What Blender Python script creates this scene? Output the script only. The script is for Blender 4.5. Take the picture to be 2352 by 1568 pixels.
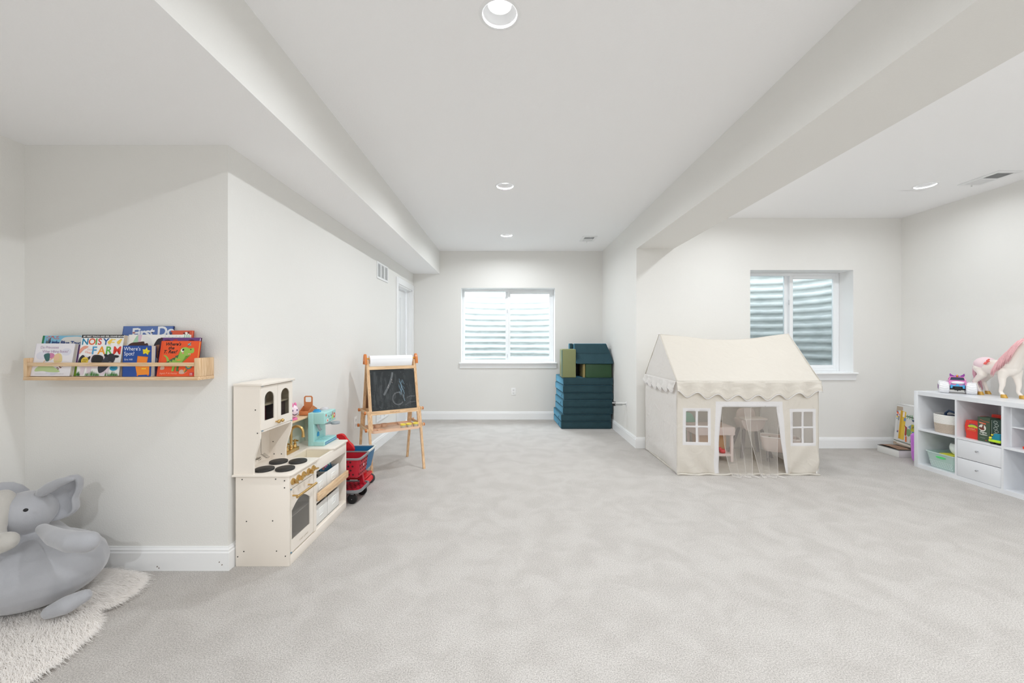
import bpy, bmesh, math, random
from mathutils import Vector, Matrix, noise
R = math.radians
sc = bpy.context.scene
for o in list(bpy.data.objects): bpy.data.objects.remove(o)

# ------------------------------------------------------------------ camera
HC = 1.275                      # camera height
F = 922.0                       # focal length in pixels of the 2352 px wide frame
cam = bpy.data.objects.new('camera', bpy.data.cameras.new('camera'))
sc.collection.objects.link(cam)
cam.data.sensor_width = 36.0
cam.data.lens = F / 2352 * 36.0
cam.data.shift_x = 5 / 2352
cam.data.shift_y = -1 / 2352
cam.data.clip_start = 0.05
cam.location = (0, 0, HC)
cam.rotation_euler = (R(90), 0, 0)
sc.camera = cam

# ------------------------------------------------------------------ world, exposure
world = bpy.data.worlds.new('sky'); sc.world = world
world.use_nodes = True
bg = world.node_tree.nodes['Background']
bg.inputs[0].default_value = (0.97, 0.985, 1.0, 1)
bg.inputs[1].default_value = 24.0
sc.view_settings.view_transform = 'Standard'
sc.view_settings.look = 'None'
sc.view_settings.gamma = 1
sc.view_settings.use_curve_mapping = False
sc.view_settings.exposure = 0.05
sc.cycles.max_bounces = 14
sc.cycles.diffuse_bounces = 9
sc.cycles.transparent_max_bounces = 24
sc.cycles.sample_clamp_indirect = 6
CAN_POWER = 20.0
CAN_COL = (0.935, 0.972, 1.0)
CANS = [(-0.045, 5.554, 1.0), (-0.045, 3.794, 1.0), (-0.045, 1.801, 0.9), (-0.045, -0.1, 0.95), (-0.045, -2.0, 3.1),
        (3.915, 3.784, 0.31), (2.40, 3.78, 0.55), (3.915, 1.85, 0.34), (2.40, 1.85, 0.7), (3.915, -0.1, 0.6), (2.40, -0.1, 0.9), (3.1, -2.0, 2.0)]

# ------------------------------------------------------------------ helpers
def lin(c):
    out = []
    for v in c[:3]:
        v = v / 255.0
        out.append(v / 12.92 if v <= 0.04045 else ((v + 0.055) / 1.055) ** 2.4)
    return (*out, 1.0)

MATS = {}
def mat(name, col, rough=0.5, metal=0.0, bump=None, var=None, spec=0.5, sheen=0.0, coat=0.0, trans=0.0, alpha=1.0, emit=None, stint=None):
    """procedural principled material; bump=(scale,strength), var=(scale,amount)"""
    if name in MATS: return MATS[name]
    m = bpy.data.materials.new(name); m.use_nodes = True
    nt = m.node_tree; b = nt.nodes['Principled BSDF']
    b.inputs['Base Color'].default_value = lin(col)
    b.inputs['Roughness'].default_value = rough
    b.inputs['Metallic'].default_value = metal
    b.inputs['Specular IOR Level'].default_value = spec
    if sheen: b.inputs['Sheen Weight'].default_value = sheen; b.inputs['Sheen Roughness'].default_value = 0.4
    if stint: b.inputs['Sheen Tint'].default_value = lin(stint)
    if coat: b.inputs['Coat Weight'].default_value = coat
    if trans: b.inputs['Transmission Weight'].default_value = trans
    if alpha < 1: b.inputs['Alpha'].default_value = alpha
    if emit:
        b.inputs['Emission Color'].default_value = (*emit[0], 1); b.inputs['Emission Strength'].default_value = emit[1]
    tc = None
    if bump or var:
        tc = nt.nodes.new('ShaderNodeTexCoord')
    if bump:
        n = nt.nodes.new('ShaderNodeTexNoise'); n.inputs['Scale'].default_value = bump[0]; n.inputs['Detail'].default_value = 3
        nt.links.new(tc.outputs['Object'], n.inputs['Vector'])
        bp = nt.nodes.new('ShaderNodeBump'); bp.inputs['Strength'].default_value = bump[1]; bp.inputs['Distance'].default_value = bump[2] if len(bump) > 2 else 0.01
        nt.links.new(n.outputs['Fac'], bp.inputs['Height']); nt.links.new(bp.outputs['Normal'], b.inputs['Normal'])
    if var:
        n = nt.nodes.new('ShaderNodeTexNoise'); n.inputs['Scale'].default_value = var[0]; n.inputs['Detail'].default_value = 4
        nt.links.new(tc.outputs['Object'], n.inputs['Vector'])
        mx = nt.nodes.new('ShaderNodeMix'); mx.data_type = 'RGBA'
        c = lin(col)
        mx.inputs['A'].default_value = tuple(max(0, v * (1 - var[1])) for v in c[:3]) + (1,)
        mx.inputs['B'].default_value = tuple(min(1, v * (1 + var[1])) for v in c[:3]) + (1,)
        nt.links.new(n.outputs['Fac'], mx.inputs['Factor'])
        nt.links.new(mx.outputs['Result'], b.inputs['Base Color'])
    MATS[name] = m
    return m

def wood_mat(name, c1, c2, axis='X', scale=6.0, rough=0.45):
    if name in MATS: return MATS[name]
    m = bpy.data.materials.new(name); m.use_nodes = True
    nt = m.node_tree; b = nt.nodes['Principled BSDF']; b.inputs['Roughness'].default_value = rough
    tc = nt.nodes.new('ShaderNodeTexCoord'); mp = nt.nodes.new('ShaderNodeMapping')
    s = {'X': (0.6, 7, 7), 'Y': (7, 0.6, 7), 'Z': (7, 7, 0.6)}[axis]
    mp.inputs['Scale'].default_value = tuple(v * scale for v in s)
    n = nt.nodes.new('ShaderNodeTexNoise'); n.inputs['Scale'].default_value = 2.2; n.inputs['Detail'].default_value = 5; n.inputs['Distortion'].default_value = 0.8
    cr = nt.nodes.new('ShaderNodeValToRGB')
    cr.color_ramp.elements[0].position = 0.36; cr.color_ramp.elements[0].color = lin(c1)
    cr.color_ramp.elements[1].position = 0.62; cr.color_ramp.elements[1].color = lin(c2)
    nt.links.new(tc.outputs['Object'], mp.inputs['Vector']); nt.links.new(mp.outputs['Vector'], n.inputs['Vector'])
    nt.links.new(n.outputs['Fac'], cr.inputs['Fac']); nt.links.new(cr.outputs['Color'], b.inputs['Base Color'])
    MATS[name] = m
    return m

def cloth_mat(name, col, transl=0.35, wr=0.25, holes=0.0):
    """thin woven cloth: diffuse + translucent, optionally partly see-through like tulle"""
    if name in MATS: return MATS[name]
    m = bpy.data.materials.new(name); m.use_nodes = True
    nt = m.node_tree; nt.nodes.clear()
    out = nt.nodes.new('ShaderNodeOutputMaterial')
    d = nt.nodes.new('ShaderNodeBsdfDiffuse'); d.inputs['Color'].default_value = lin(col)
    t = nt.nodes.new('ShaderNodeBsdfTranslucent'); t.inputs['Color'].default_value = lin(col)
    mx = nt.nodes.new('ShaderNodeMixShader'); mx.inputs[0].default_value = transl
    nt.links.new(d.outputs[0], mx.inputs[1]); nt.links.new(t.outputs[0], mx.inputs[2])
    if wr:
        tc = nt.nodes.new('ShaderNodeTexCoord'); n = nt.nodes.new('ShaderNodeTexNoise'); n.inputs['Scale'].default_value = 7; n.inputs['Detail'].default_value = 4; n.inputs['Distortion'].default_value = 1.4
        bp = nt.nodes.new('ShaderNodeBump'); bp.inputs['Strength'].default_value = wr; bp.inputs['Distance'].default_value = 0.02
        nt.links.new(tc.outputs['Object'], n.inputs['Vector']); nt.links.new(n.outputs['Fac'], bp.inputs['Height'])
        nt.links.new(bp.outputs['Normal'], d.inputs['Normal'])
    last = mx
    if holes:
        tr = nt.nodes.new('ShaderNodeBsdfTransparent')
        m2 = nt.nodes.new('ShaderNodeMixShader'); m2.inputs[0].default_value = holes
        nt.links.new(mx.outputs[0], m2.inputs[1]); nt.links.new(tr.outputs[0], m2.inputs[2]); last = m2
    nt.links.new(last.outputs[0], out.inputs['Surface'])
    MATS[name] = m
    return m

def glass_mat(name, tint=(235, 242, 245), refl=0.06, see=0.94):
    if name in MATS: return MATS[name]
    m = bpy.data.materials.new(name); m.use_nodes = True
    nt = m.node_tree; nt.nodes.clear()
    out = nt.nodes.new('ShaderNodeOutputMaterial')
    t = nt.nodes.new('ShaderNodeBsdfTransparent'); t.inputs['Color'].default_value = lin(tint)
    g = nt.nodes.new('ShaderNodeBsdfGlossy'); g.inputs['Roughness'].default_value = 0.02
    fr = nt.nodes.new('ShaderNodeFresnel'); fr.inputs['IOR'].default_value = 1.45
    mx = nt.nodes.new('ShaderNodeMixShader')
    ge = nt.nodes.new('ShaderNodeNewGeometry'); inv = nt.nodes.new('ShaderNodeMath'); inv.operation = 'SUBTRACT'; inv.inputs[0].default_value = 1
    mu = nt.nodes.new('ShaderNodeMath'); mu.operation = 'MULTIPLY'
    nt.links.new(ge.outputs['Backfacing'], inv.inputs[1]); nt.links.new(fr.outputs[0], mu.inputs[0]); nt.links.new(inv.outputs[0], mu.inputs[1])
    nt.links.new(mu.outputs[0], mx.inputs[0]); nt.links.new(t.outputs[0], mx.inputs[1]); nt.links.new(g.outputs[0], mx.inputs[2])
    nt.links.new(mx.outputs[0], out.inputs['Surface'])
    MATS[name] = m
    return m

WM = {}
class MB:
    def __init__(s, *mats, M=None):
        s.bm = bmesh.new(); s.mats = list(mats); s.mi = 0; s.M = M or Matrix()
    def use(s, m):
        if m not in s.mats: s.mats.append(m)
        s.mi = s.mats.index(m); return s
    def v(s, p): return s.bm.verts.new(s.M @ Vector(p))
    def f(s, vs):
        try:
            fc = s.bm.faces.new(vs); fc.material_index = s.mi; return fc
        except ValueError: return None
    def poly(s, pts): return s.f([s.v(p) for p in pts])
    def box(s, x0, y0, z0, x1, y1, z1, bev=0.0, seg=2):
        P = [(x0,y0,z0),(x1,y0,z0),(x1,y1,z0),(x0,y1,z0),(x0,y0,z1),(x1,y0,z1),(x1,y1,z1),(x0,y1,z1)]
        V = [s.v(p) for p in P]
        fs = [s.f([V[i] for i in q]) for q in ((3,2,1,0),(4,5,6,7),(0,1,5,4),(1,2,6,5),(2,3,7,6),(3,0,4,7))]
        if bev:
            es = {e for f in fs for e in f.edges}
            r = bmesh.ops.bevel(s.bm, geom=list(es), offset=bev, segments=seg, affect='EDGES', profile=0.5)
            for f in r['faces']: f.material_index = s.mi
        return s
    def prism(s, pts, vec, bev=0.0):
        vec = Vector(vec); a = [s.v(p) for p in pts]; b = [s.v(Vector(p) + vec) for p in pts]
        n = len(pts); fs = [s.f(a[::-1]), s.f(b)]
        for i in range(n): fs.append(s.f([a[i], a[(i+1) % n], b[(i+1) % n], b[i]]))
        if bev:
            es = {e for f in fs[:2] for e in f.edges}
            r = bmesh.ops.bevel(s.bm, geom=list(es), offset=bev, segments=3, affect='EDGES', profile=0.5)
            for f in r['faces']: f.material_index = s.mi
        return s
    def rings(s, rings, closed=True, cap0=True, cap1=True):
        R_ = [[s.v(p) for p in r] for r in rings]
        for a, b in zip(R_, R_[1:]):
            n = len(a)
            for i in range(n if closed else n-1): s.f([a[i], a[(i+1) % n], b[(i+1) % n], b[i]])
        if cap0 and closed: s.f(R_[0][::-1])
        if cap1 and closed: s.f(R_[-1])
        return s
    def tube(s, pts, r, n=10, cap=True, flat=1.0, ref=None):
        pts = [Vector(p) for p in pts]; rr = r if isinstance(r, (list, tuple)) else [r] * len(pts)
        rings = []; up = None
        for i, p in enumerate(pts):
            t = (pts[min(i+1, len(pts)-1)] - pts[max(i-1, 0)]).normalized()
            if up is None:
                up = Vector(ref) if ref else (Vector((0, 0, 1)) if abs(t.z) < 0.9 else Vector((1, 0, 0)))
            a = (up - t * up.dot(t))
            if a.length < 1e-6: a = t.orthogonal()
            a.normalize(); b = t.cross(a); up = a
            rings.append([p + (a * math.cos(2*math.pi*k/n) + b * math.sin(2*math.pi*k/n) * flat) * rr[i] for k in range(n)])
        return s.rings(rings, cap0=cap, cap1=cap)
    def cyl(s, p0, p1, r0, r1=None, n=24, cap=True):
        return s.tube([p0, p1], [r0, r0 if r1 is None else r1], n=n, cap=cap)
    def lathe(s, prof, c=(0, 0, 0), n=24, axis='Z', cap0=True, cap1=True):
        c = Vector(c); rings = []
        for r, h in prof:
            ring = []
            for k in range(n):
                a = 2*math.pi*k/n; u, w = r*math.cos(a), r*math.sin(a)
                ring.append(c + (Vector((u, w, h)) if axis == 'Z' else Vector((h, u, w)) if axis == 'X' else Vector((w, h, u))))
            rings.append(ring)
        return s.rings(rings, cap0=cap0, cap1=cap1)
    def sph(s, c, r, n=16, rot=None):
        rx, ry, rz = r if isinstance(r, (tuple, list)) else (r, r, r)
        c = Vector(c); m = rot or Matrix.Identity(3)
        rings = []
        for i in range(1, n//2):
            th = math.pi * i / (n//2)
            rings.append([c + m @ Vector((rx*math.sin(th)*math.cos(2*math.pi*k/n), ry*math.sin(th)*math.sin(2*math.pi*k/n), -rz*math.cos(th))) for k in range(n)])
        V = [[s.v(p) for p in r_] for r_ in rings]
        for a, b in zip(V, V[1:]):
            for i in range(n): s.f([a[i], a[(i+1) % n], b[(i+1) % n], b[i]])
        lo = s.v(c + m @ Vector((0, 0, -rz))); hi = s.v(c + m @ Vector((0, 0, rz)))
        for i in range(n):
            s.f([lo, V[0][(i+1) % n], V[0][i]]); s.f([hi, V[-1][i], V[-1][(i+1) % n]])
        return s
    def capsule(s, p0, p1, r0, r1, n=14):
        p0, p1 = Vector(p0), Vector(p1); s.sph(p0, r0, n); s.sph(p1, r1, n); s.tube([p0, p1], [r0, r1], n=n); return s
    def grid(s, fn, nu, nv, keep=None, mfn=None):
        V = [[s.v(fn(i/nu, j/nv)) for j in range(nv+1)] for i in range(nu+1)]
        for i in range(nu):
            for j in range(nv):
                u, v = (i+.5)/nu, (j+.5)/nv
                if keep and not keep(u, v): continue
                if mfn: s.mi = mfn(u, v)
                s.f([V[i][j], V[i+1][j], V[i+1][j+1], V[i][j+1]])
        return s
    def text(s, txt, size, mtx, ext=0.0, align='LEFT', shear=0.0, sx=1.0, bold=0.0, sp=1.0):
        cu = bpy.data.curves.new('t', 'FONT'); cu.body = txt; cu.size = size; cu.align_x = align; cu.extrude = ext; cu.shear = shear
        cu.offset = bold; cu.space_character = sp; cu.resolution_u = 3
        ob = bpy.data.objects.new('t', cu); sc.collection.objects.link(ob)
        bpy.context.view_layer.update()
        me = bpy.data.meshes.new_from_object(ob)
        n0 = len(s.bm.verts); f0 = len(s.bm.faces)
        me.transform(s.M @ mtx @ Matrix.Diagonal((sx, 1, 1, 1)))
        s.bm.from_mesh(me); s.bm.faces.ensure_lookup_table()
        for f in s.bm.faces[f0:]: f.material_index = s.mi
        bpy.data.objects.remove(ob); bpy.data.curves.remove(cu); bpy.data.meshes.remove(me)
        return s
    def build(s, name, parent=None, local=False, smooth=35, mods=(), recalc=True):
        if recalc: bmesh.ops.recalc_face_normals(s.bm, faces=s.bm.faces[:])
        me = bpy.data.meshes.new(name)
        wm = WM.get(parent.name, Matrix()) if parent else Matrix()
        if not local and parent: s.bm.transform(wm.inverted())
        s.bm.to_mesh(me); s.bm.free()
        for m in s.mats: me.materials.append(m)
        if smooth is not None:
            me.shade_smooth()
            if smooth < 180: me.set_sharp_from_angle(angle=R(smooth))
        ob = bpy.data.objects.new(name, me); sc.collection.objects.link(ob)
        if parent: ob.parent = parent
        WM[ob.name] = wm.copy()
        for t, kw in mods:
            md = ob.modifiers.new(t.lower(), t)
            for k, v in kw.items(): setattr(md, k, v)
        return ob

def tag(o, label=None, cat=None, group=None, kind=None):
    if label: o['label'] = label
    if cat: o['category'] = cat
    if group: o['group'] = group
    if kind: o['kind'] = kind
    return o

def thing(name, label, cat, loc=(0, 0, 0), rotz=0.0, group=None, rx=0.0, ry=0.0):
    o = bpy.data.objects.new(name, None); sc.collection.objects.link(o)
    o.empty_display_size = 0.05
    o.location = loc; o.rotation_euler = (rx, ry, rotz)
    WM[o.name] = Matrix.Translation(loc) @ o.rotation_euler.to_matrix().to_4x4()
    return tag(o, label, cat, group)

def struct(name, mb, **kw):
    return tag(mb.build(name, **kw), kind='structure')

def W(px, py, Y):      # photo pixel at a known depth -> point in the room
    return Vector(((px - 1171) * Y / F, Y, HC - (py - 783) * Y / F))

def mtx(o, x, y, z):   # matrix from origin and axes
    m = Matrix.Identity(4)
    for i, a in enumerate((x, y, z)):
        for k in range(3): m[k][i] = a[k]
    for k in range(3): m[k][3] = o[k]
    return m
def faceX(o): return mtx(o, (0, 1, 0), (0, 0, 1), (1, 0, 0))       # readable by someone looking towards -X
def faceNX(o): return mtx(o, (0, -1, 0), (0, 0, 1), (-1, 0, 0))    # readable by someone looking towards +X
def faceNY(o): return mtx(o, (1, 0, 0), (0, 0, 1), (0, -1, 0))     # readable by someone looking towards +Y

# ------------------------------------------------------------------ common materials
def wall_material(name, col):
    m = mat(name, col, 0.85, bump=(140, 0.22, 0.004), spec=0.25)
    return m
M_WALL = wall_material('wall_paint', (229, 228, 225))
M_CEIL = wall_material('ceiling_paint', (246, 246, 247))
M_TRIM = mat('trim_paint', (240, 241, 242), 0.4)
M_WHITE = mat('white_plastic', (240, 240, 240), 0.35)
M_CREAM = mat('cream_paint', (236, 228, 218), 0.4)
M_GOLD = mat('brushed_gold', (205, 170, 110), 0.3, metal=0.9)
M_BLACK = mat('black', (18, 18, 20), 0.5)
M_STEEL = mat('steel', (150, 150, 152), 0.3, metal=0.9)
M_PINE = wood_mat('pine_x', (208, 172, 132), (228, 199, 163), 'X')
M_PINEY = wood_mat('pine_y', (208, 172, 132), (228, 199, 163), 'Y')
M_PINEZ = wood_mat('pine_z', (206, 170, 130), (228, 199, 163), 'Z')

def carpet_mat():
    m = bpy.data.materials.new('carpet'); m.use_nodes = True
    nt = m.node_tree; b = nt.nodes['Principled BSDF']; b.inputs['Roughness'].default_value = 0.95; b.inputs['Specular IOR Level'].default_value = 0.1
    tc = nt.nodes.new('ShaderNodeTexCoord')
    n1 = nt.nodes.new('ShaderNodeTexNoise'); n1.inputs['Scale'].default_value = 190; n1.inputs['Detail'].default_value = 8; n1.inputs['Roughness'].default_value = 0.85
    n2 = nt.nodes.new('ShaderNodeTexNoise'); n2.inputs['Scale'].default_value = 5.5; n2.inputs['Detail'].default_value = 5; n2.inputs['Distortion'].default_value = 0.6
    for n in (n1, n2): nt.links.new(tc.outputs['Object'], n.inputs['Vector'])
    cr = nt.nodes.new('ShaderNodeValToRGB')
    e = cr.color_ramp.elements
    e[0].position = 0.33; e[0].color = lin((118, 113, 109)); e[1].position = 0.60; e[1].color = lin((217, 213, 209))
    nt.links.new(n1.outputs['Fac'], cr.inputs['Fac'])
    cr2 = nt.nodes.new('ShaderNodeValToRGB'); e = cr2.color_ramp.elements
    e[0].position = 0.38; e[0].color = (0.91, 0.905, 0.90, 1); e[1].position = 0.62; e[1].color = (1, 1, 1, 1)
    nt.links.new(n2.outputs['Fac'], cr2.inputs['Fac'])
    mx = nt.nodes.new('ShaderNodeMix'); mx.data_type = 'RGBA'; mx.blend_type = 'MULTIPLY'; mx.inputs['Factor'].default_value = 1
    nt.links.new(cr.outputs['Color'], mx.inputs['A']); nt.links.new(cr2.outputs['Color'], mx.inputs['B'])
    nt.links.new(mx.outputs['Result'], b.inputs['Base Color'])
    bp = nt.nodes.new('ShaderNodeBump'); bp.inputs['Strength'].default_value = 0.35; bp.inputs['Distance'].default_value = 0.006
    nt.links.new(n1.outputs['Fac'], bp.inputs['Height']); nt.links.new(bp.outputs['Normal'], b.inputs['Normal'])
    return m
M_CARPET = carpet_mat()

# ================================================================== THE ROOM
H = 2.74; SOF = 2.37                   # ceiling, soffit underside
XL = -1.5756; YB = 6.543               # left wall, back wall
XF = -2.711; YF = 2.2435               # far-left wall, wall with the book shelf
XS = -1.1425                           # soffit face
B0, B1 = 1.51, 1.95                    # beam sides
YR = 4.787; XR = 4.668                 # back and right walls of the right-hand room
YN = -3.3                              # wall behind the camera
T = 0.30

fl = MB(M_CARPET); fl.poly([(XF-T, YN-T, 0), (XR+T, YN-T, 0), (XR+T, YB+T, 0), (XF-T, YB+T, 0)])
fl.poly([(XF-T, YN-T, -0.1), (XF-T, YB+T, -0.1), (XR+T, YB+T, -0.1), (XR+T, YN-T, -0.1)])
struct('floor', fl, recalc=False)

def ceiling(x0, x1, y0, y1, holes, z):
    mb = MB(M_CEIL); q = 0.13; r = 0.079
    xs = sorted({x0, x1} | {x+d for x, _, _w in holes for d in (-q, q)}); ys = sorted({y0, y1} | {y+d for _, y, _w in holes for d in (-q, q)})
    for a, b in zip(xs, xs[1:]):
        for c, d in zip(ys, ys[1:]):
            hole = next((h for h in holes if a < h[0] < b and c < h[1] < d and b-a < 0.27 and d-c < 0.27), None)
            if not hole:
                mb.poly([(a, c, z), (a, d, z), (b, d, z), (b, c, z)])
            else:
                n = 32; ci = []; sq = []
                for k in range(n):
                    an = 2*math.pi*(k+.5)/n + 0; cx, cy = math.cos(an), math.sin(an); m_ = max(abs(cx), abs(cy))
                    ci.append((hole[0]+cx*r, hole[1]+cy*r, z)); sq.append((hole[0]+cx/m_*q, hole[1]+cy/m_*q, z))
                # square ring, corners snapped
                C = [mb.v(p) for p in ci]; S = [mb.v(p) for p in sq]
                for k in range(n):
                    mb.f([C[k], S[k], S[(k+1) % n], C[(k+1) % n]])
                for sx, sy in ((1, 1), (-1, 1), (-1, -1), (1, -1)):
                    k = [i for i in range(n) if (sq[i][0]-hole[0])*sx > 0.0 and (sq[i][1]-hole[1])*sy > 0.0]
                    k.sort(key=lambda i: -min(abs(sq[i][0]-hole[0]), abs(sq[i][1]-hole[1])))
                    mb.f([S[k[0]], mb.v((hole[0]+sx*q, hole[1]+sy*q, z)), S[k[1]]])
    bmesh.ops.remove_doubles(mb.bm, verts=mb.bm.verts[:], dist=1e-5)
    return mb
mc = [c for c in CANS if c[0] < 1]; rc = [c for c in CANS if c[0] > 1]
mb = ceiling(XS, B0, YN, YB, mc, H)
m2 = ceiling(B1, XR, YN, YR, rc, H)
me_ = bpy.data.meshes.new('x'); m2.bm.to_mesh(me_); mb.bm.from_mesh(me_); m2.bm.free()
mb.box(XS-T, YN, H+0.35, XR+T, YB+T, H+0.45)             # structure above the fittings
struct('ceiling', mb, smooth=None)

# dropped soffit on the left and the beam on the right
mb = MB(M_CEIL); mb.box(XF-T, YN, SOF, XS, YB, H+0.4)
for f in mb.bm.faces:
    pass
mb.mats.append(M_WALL)
for f in mb.bm.faces:
    if abs(f.calc_center_median().x - XS) < 1e-3: f.material_index = 1
struct('ceiling_soffit', mb, smooth=None)
mb = MB(M_WALL); mb.box(B0, YN, SOF+0.004, B1, YR, H+0.4); struct('ceiling_beam', mb, smooth=None)

W1 = (-0.795, 0.738, 0.925, 2.141)       # window in the back wall x0,x1,z0,z1
W2 = (2.866, 4.098, 0.90, 2.123)         # window in the right-hand room
def wall_y(name, y, x0, x1, z1, win=None, t=0.27):
    mb = MB(M_WALL)
    if win:
        a, b, c, d = win
        mb.box(x0, y, -0.05, a, y+t, z1); mb.box(b, y, -0.05, x1, y+t, z1)
        mb.box(a, y, -0.05, b, y+t, c); mb.box(a, y, d, b, y+t, z1)
    else: mb.box(x0, y, -0.05, x1, y+t, z1)
    return struct(name, mb, smooth=None)
wall_y('wall_back', YB, XL-T, B0+0.10, H+0.4, W1)
wall_y('wall_back_right', YR, B0+0.12, XR+T, H+0.4, W2)
mb = MB(M_WALL); mb.box(B0, YR, -0.05, B0+0.12, YB, H+0.4); struct('wall_middle', mb, smooth=None)
mb = MB(M_WALL); mb.box(XF-T, YF, -0.05, XL-0.12, YF+0.15, SOF+0.01); struct('wall_front_left', mb, smooth=None)
# left wall with the door opening
DY0, DY1, DZ = 5.645, 6.45, 2.085
mb = MB(M_WALL)
mb.box(XL-0.12, YF, -0.05, XL, DY0, SOF+0.01); mb.box(XL-0.12, DY1, -0.05, XL, YB, SOF+0.01); mb.box(XL-0.12, DY0, DZ, XL, DY1, SOF+0.01)
struct('wall_left', mb, smooth=None)
mb = MB(M_WALL); mb.box(XF-0.12, YN, -0.05, XF, YF+0.1, SOF+0.01); struct('wall_far_left', mb, smooth=None)
mb = MB(M_WALL); mb.box(XR, YN, -0.05, XR+0.12, YR+0.2, H+0.4); struct('wall_right', mb, smooth=None)
mb = MB(M_WALL); mb.box(XF-T, YN-0.12, -0.05, XR+T, YN, H+0.4); struct('wall_rear', mb, smooth=None)

# baseboards (profile follows each wall)
BP = [(0, 0), (0.016, 0), (0.016, 0.098), (0.012, 0.106), (0.0125, 0.114), (0.007, 0.122), (0.005, 0.130), (0, 0.130)]
def baseboard(name, p0, p1, nrm, m0=0, m1=0):
    """run along the wall; m0/m1 = +1 outside mitre, -1 inside mitre"""
    p0, p1, nrm = Vector(p0), Vector(p1), Vector(nrm); d = (p1-p0).normalized()
    mb = MB(M_TRIM)
    mb.rings([[p0 + nrm*t + Vector((0, 0, z)) - d*t*m0 for t, z in BP], [p1 + nrm*t + Vector((0, 0, z)) + d*t*m1 for t, z in BP]])
    if name == 'baseboard_front_left':
        mb.use(mat('scuff', (110, 90, 75), 0.8))
        for x, z in ((-1.95, 0.012), (-1.96, 0.02), (-1.60, 0.03), (-1.615, 0.045)):
            mb.poly([(x, YF-0.0165, z), (x+0.006, YF-0.0165, z+0.002), (x+0.005, YF-0.0165, z+0.009), (x+0.001, YF-0.0165, z+0.006)])
    return struct(name, mb, smooth=20)
baseboard('baseboard_back', (XL, YB, 0), (B0, YB, 0), (0, -1, 0), -1, -1)
baseboard('baseboard_middle', (B0, YB, 0), (B0, YR, 0), (-1, 0, 0), -1, 1)
baseboard('baseboard_back_right', (B0, YR, 0), (XR, YR, 0), (0, -1, 0), 1, -1)
baseboard('baseboard_right', (XR, YR, 0), (XR, YN, 0), (-1, 0, 0), -1, 0)
baseboard('baseboard_front_left', (XF, YF, 0), (XL, YF, 0), (0, -1, 0), -1, 1)
baseboard('baseboard_left', (XL, YF, 0), (XL, DY0-0.09, 0), (1, 0, 0), 1, 0)
baseboard('baseboard_far_left', (XF, YN, 0), (XF, YF, 0), (1, 0, 0), 0, -1)

# ------------------------------------------------------------------ windows and wells
M_GLASS = glass_mat('window_glass')
M_VINYL = mat('window_vinyl', (240, 242, 244), 0.35)
def galv():
    m = bpy.data.materials.new('galvanised_steel'); m.use_nodes = True
    nt = m.node_tree; b = nt.nodes['Principled BSDF']; b.inputs['Roughness'].default_value = 0.5; b.inputs['Metallic'].default_value = 0.0
    tc = nt.nodes.new('ShaderNodeTexCoord'); n = nt.nodes.new('ShaderNodeTexNoise'); n.inputs['Scale'].default_value = 5; n.inputs['Detail'].default_value = 8
    mp = nt.nodes.new('ShaderNodeMapping'); mp.inputs['Scale'].default_value = (1, 1, 4)
    nt.links.new(tc.outputs['Object'], mp.inputs['Vector']); nt.links.new(mp.outputs['Vector'], n.inputs['Vector'])
    cr = nt.nodes.new('ShaderNodeValToRGB'); e = cr.color_ramp.elements
    e[0].position = 0.3; e[0].color = lin((196, 198, 197)); e[1].position = 0.6; e[1].color = lin((228, 229, 227))
    nt.links.new(n.outputs['Fac'], cr.inputs['Fac']); nt.links.new(cr.outputs['Color'], b.inputs['Base Color'])
    return m
M_GALV = galv()
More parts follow.
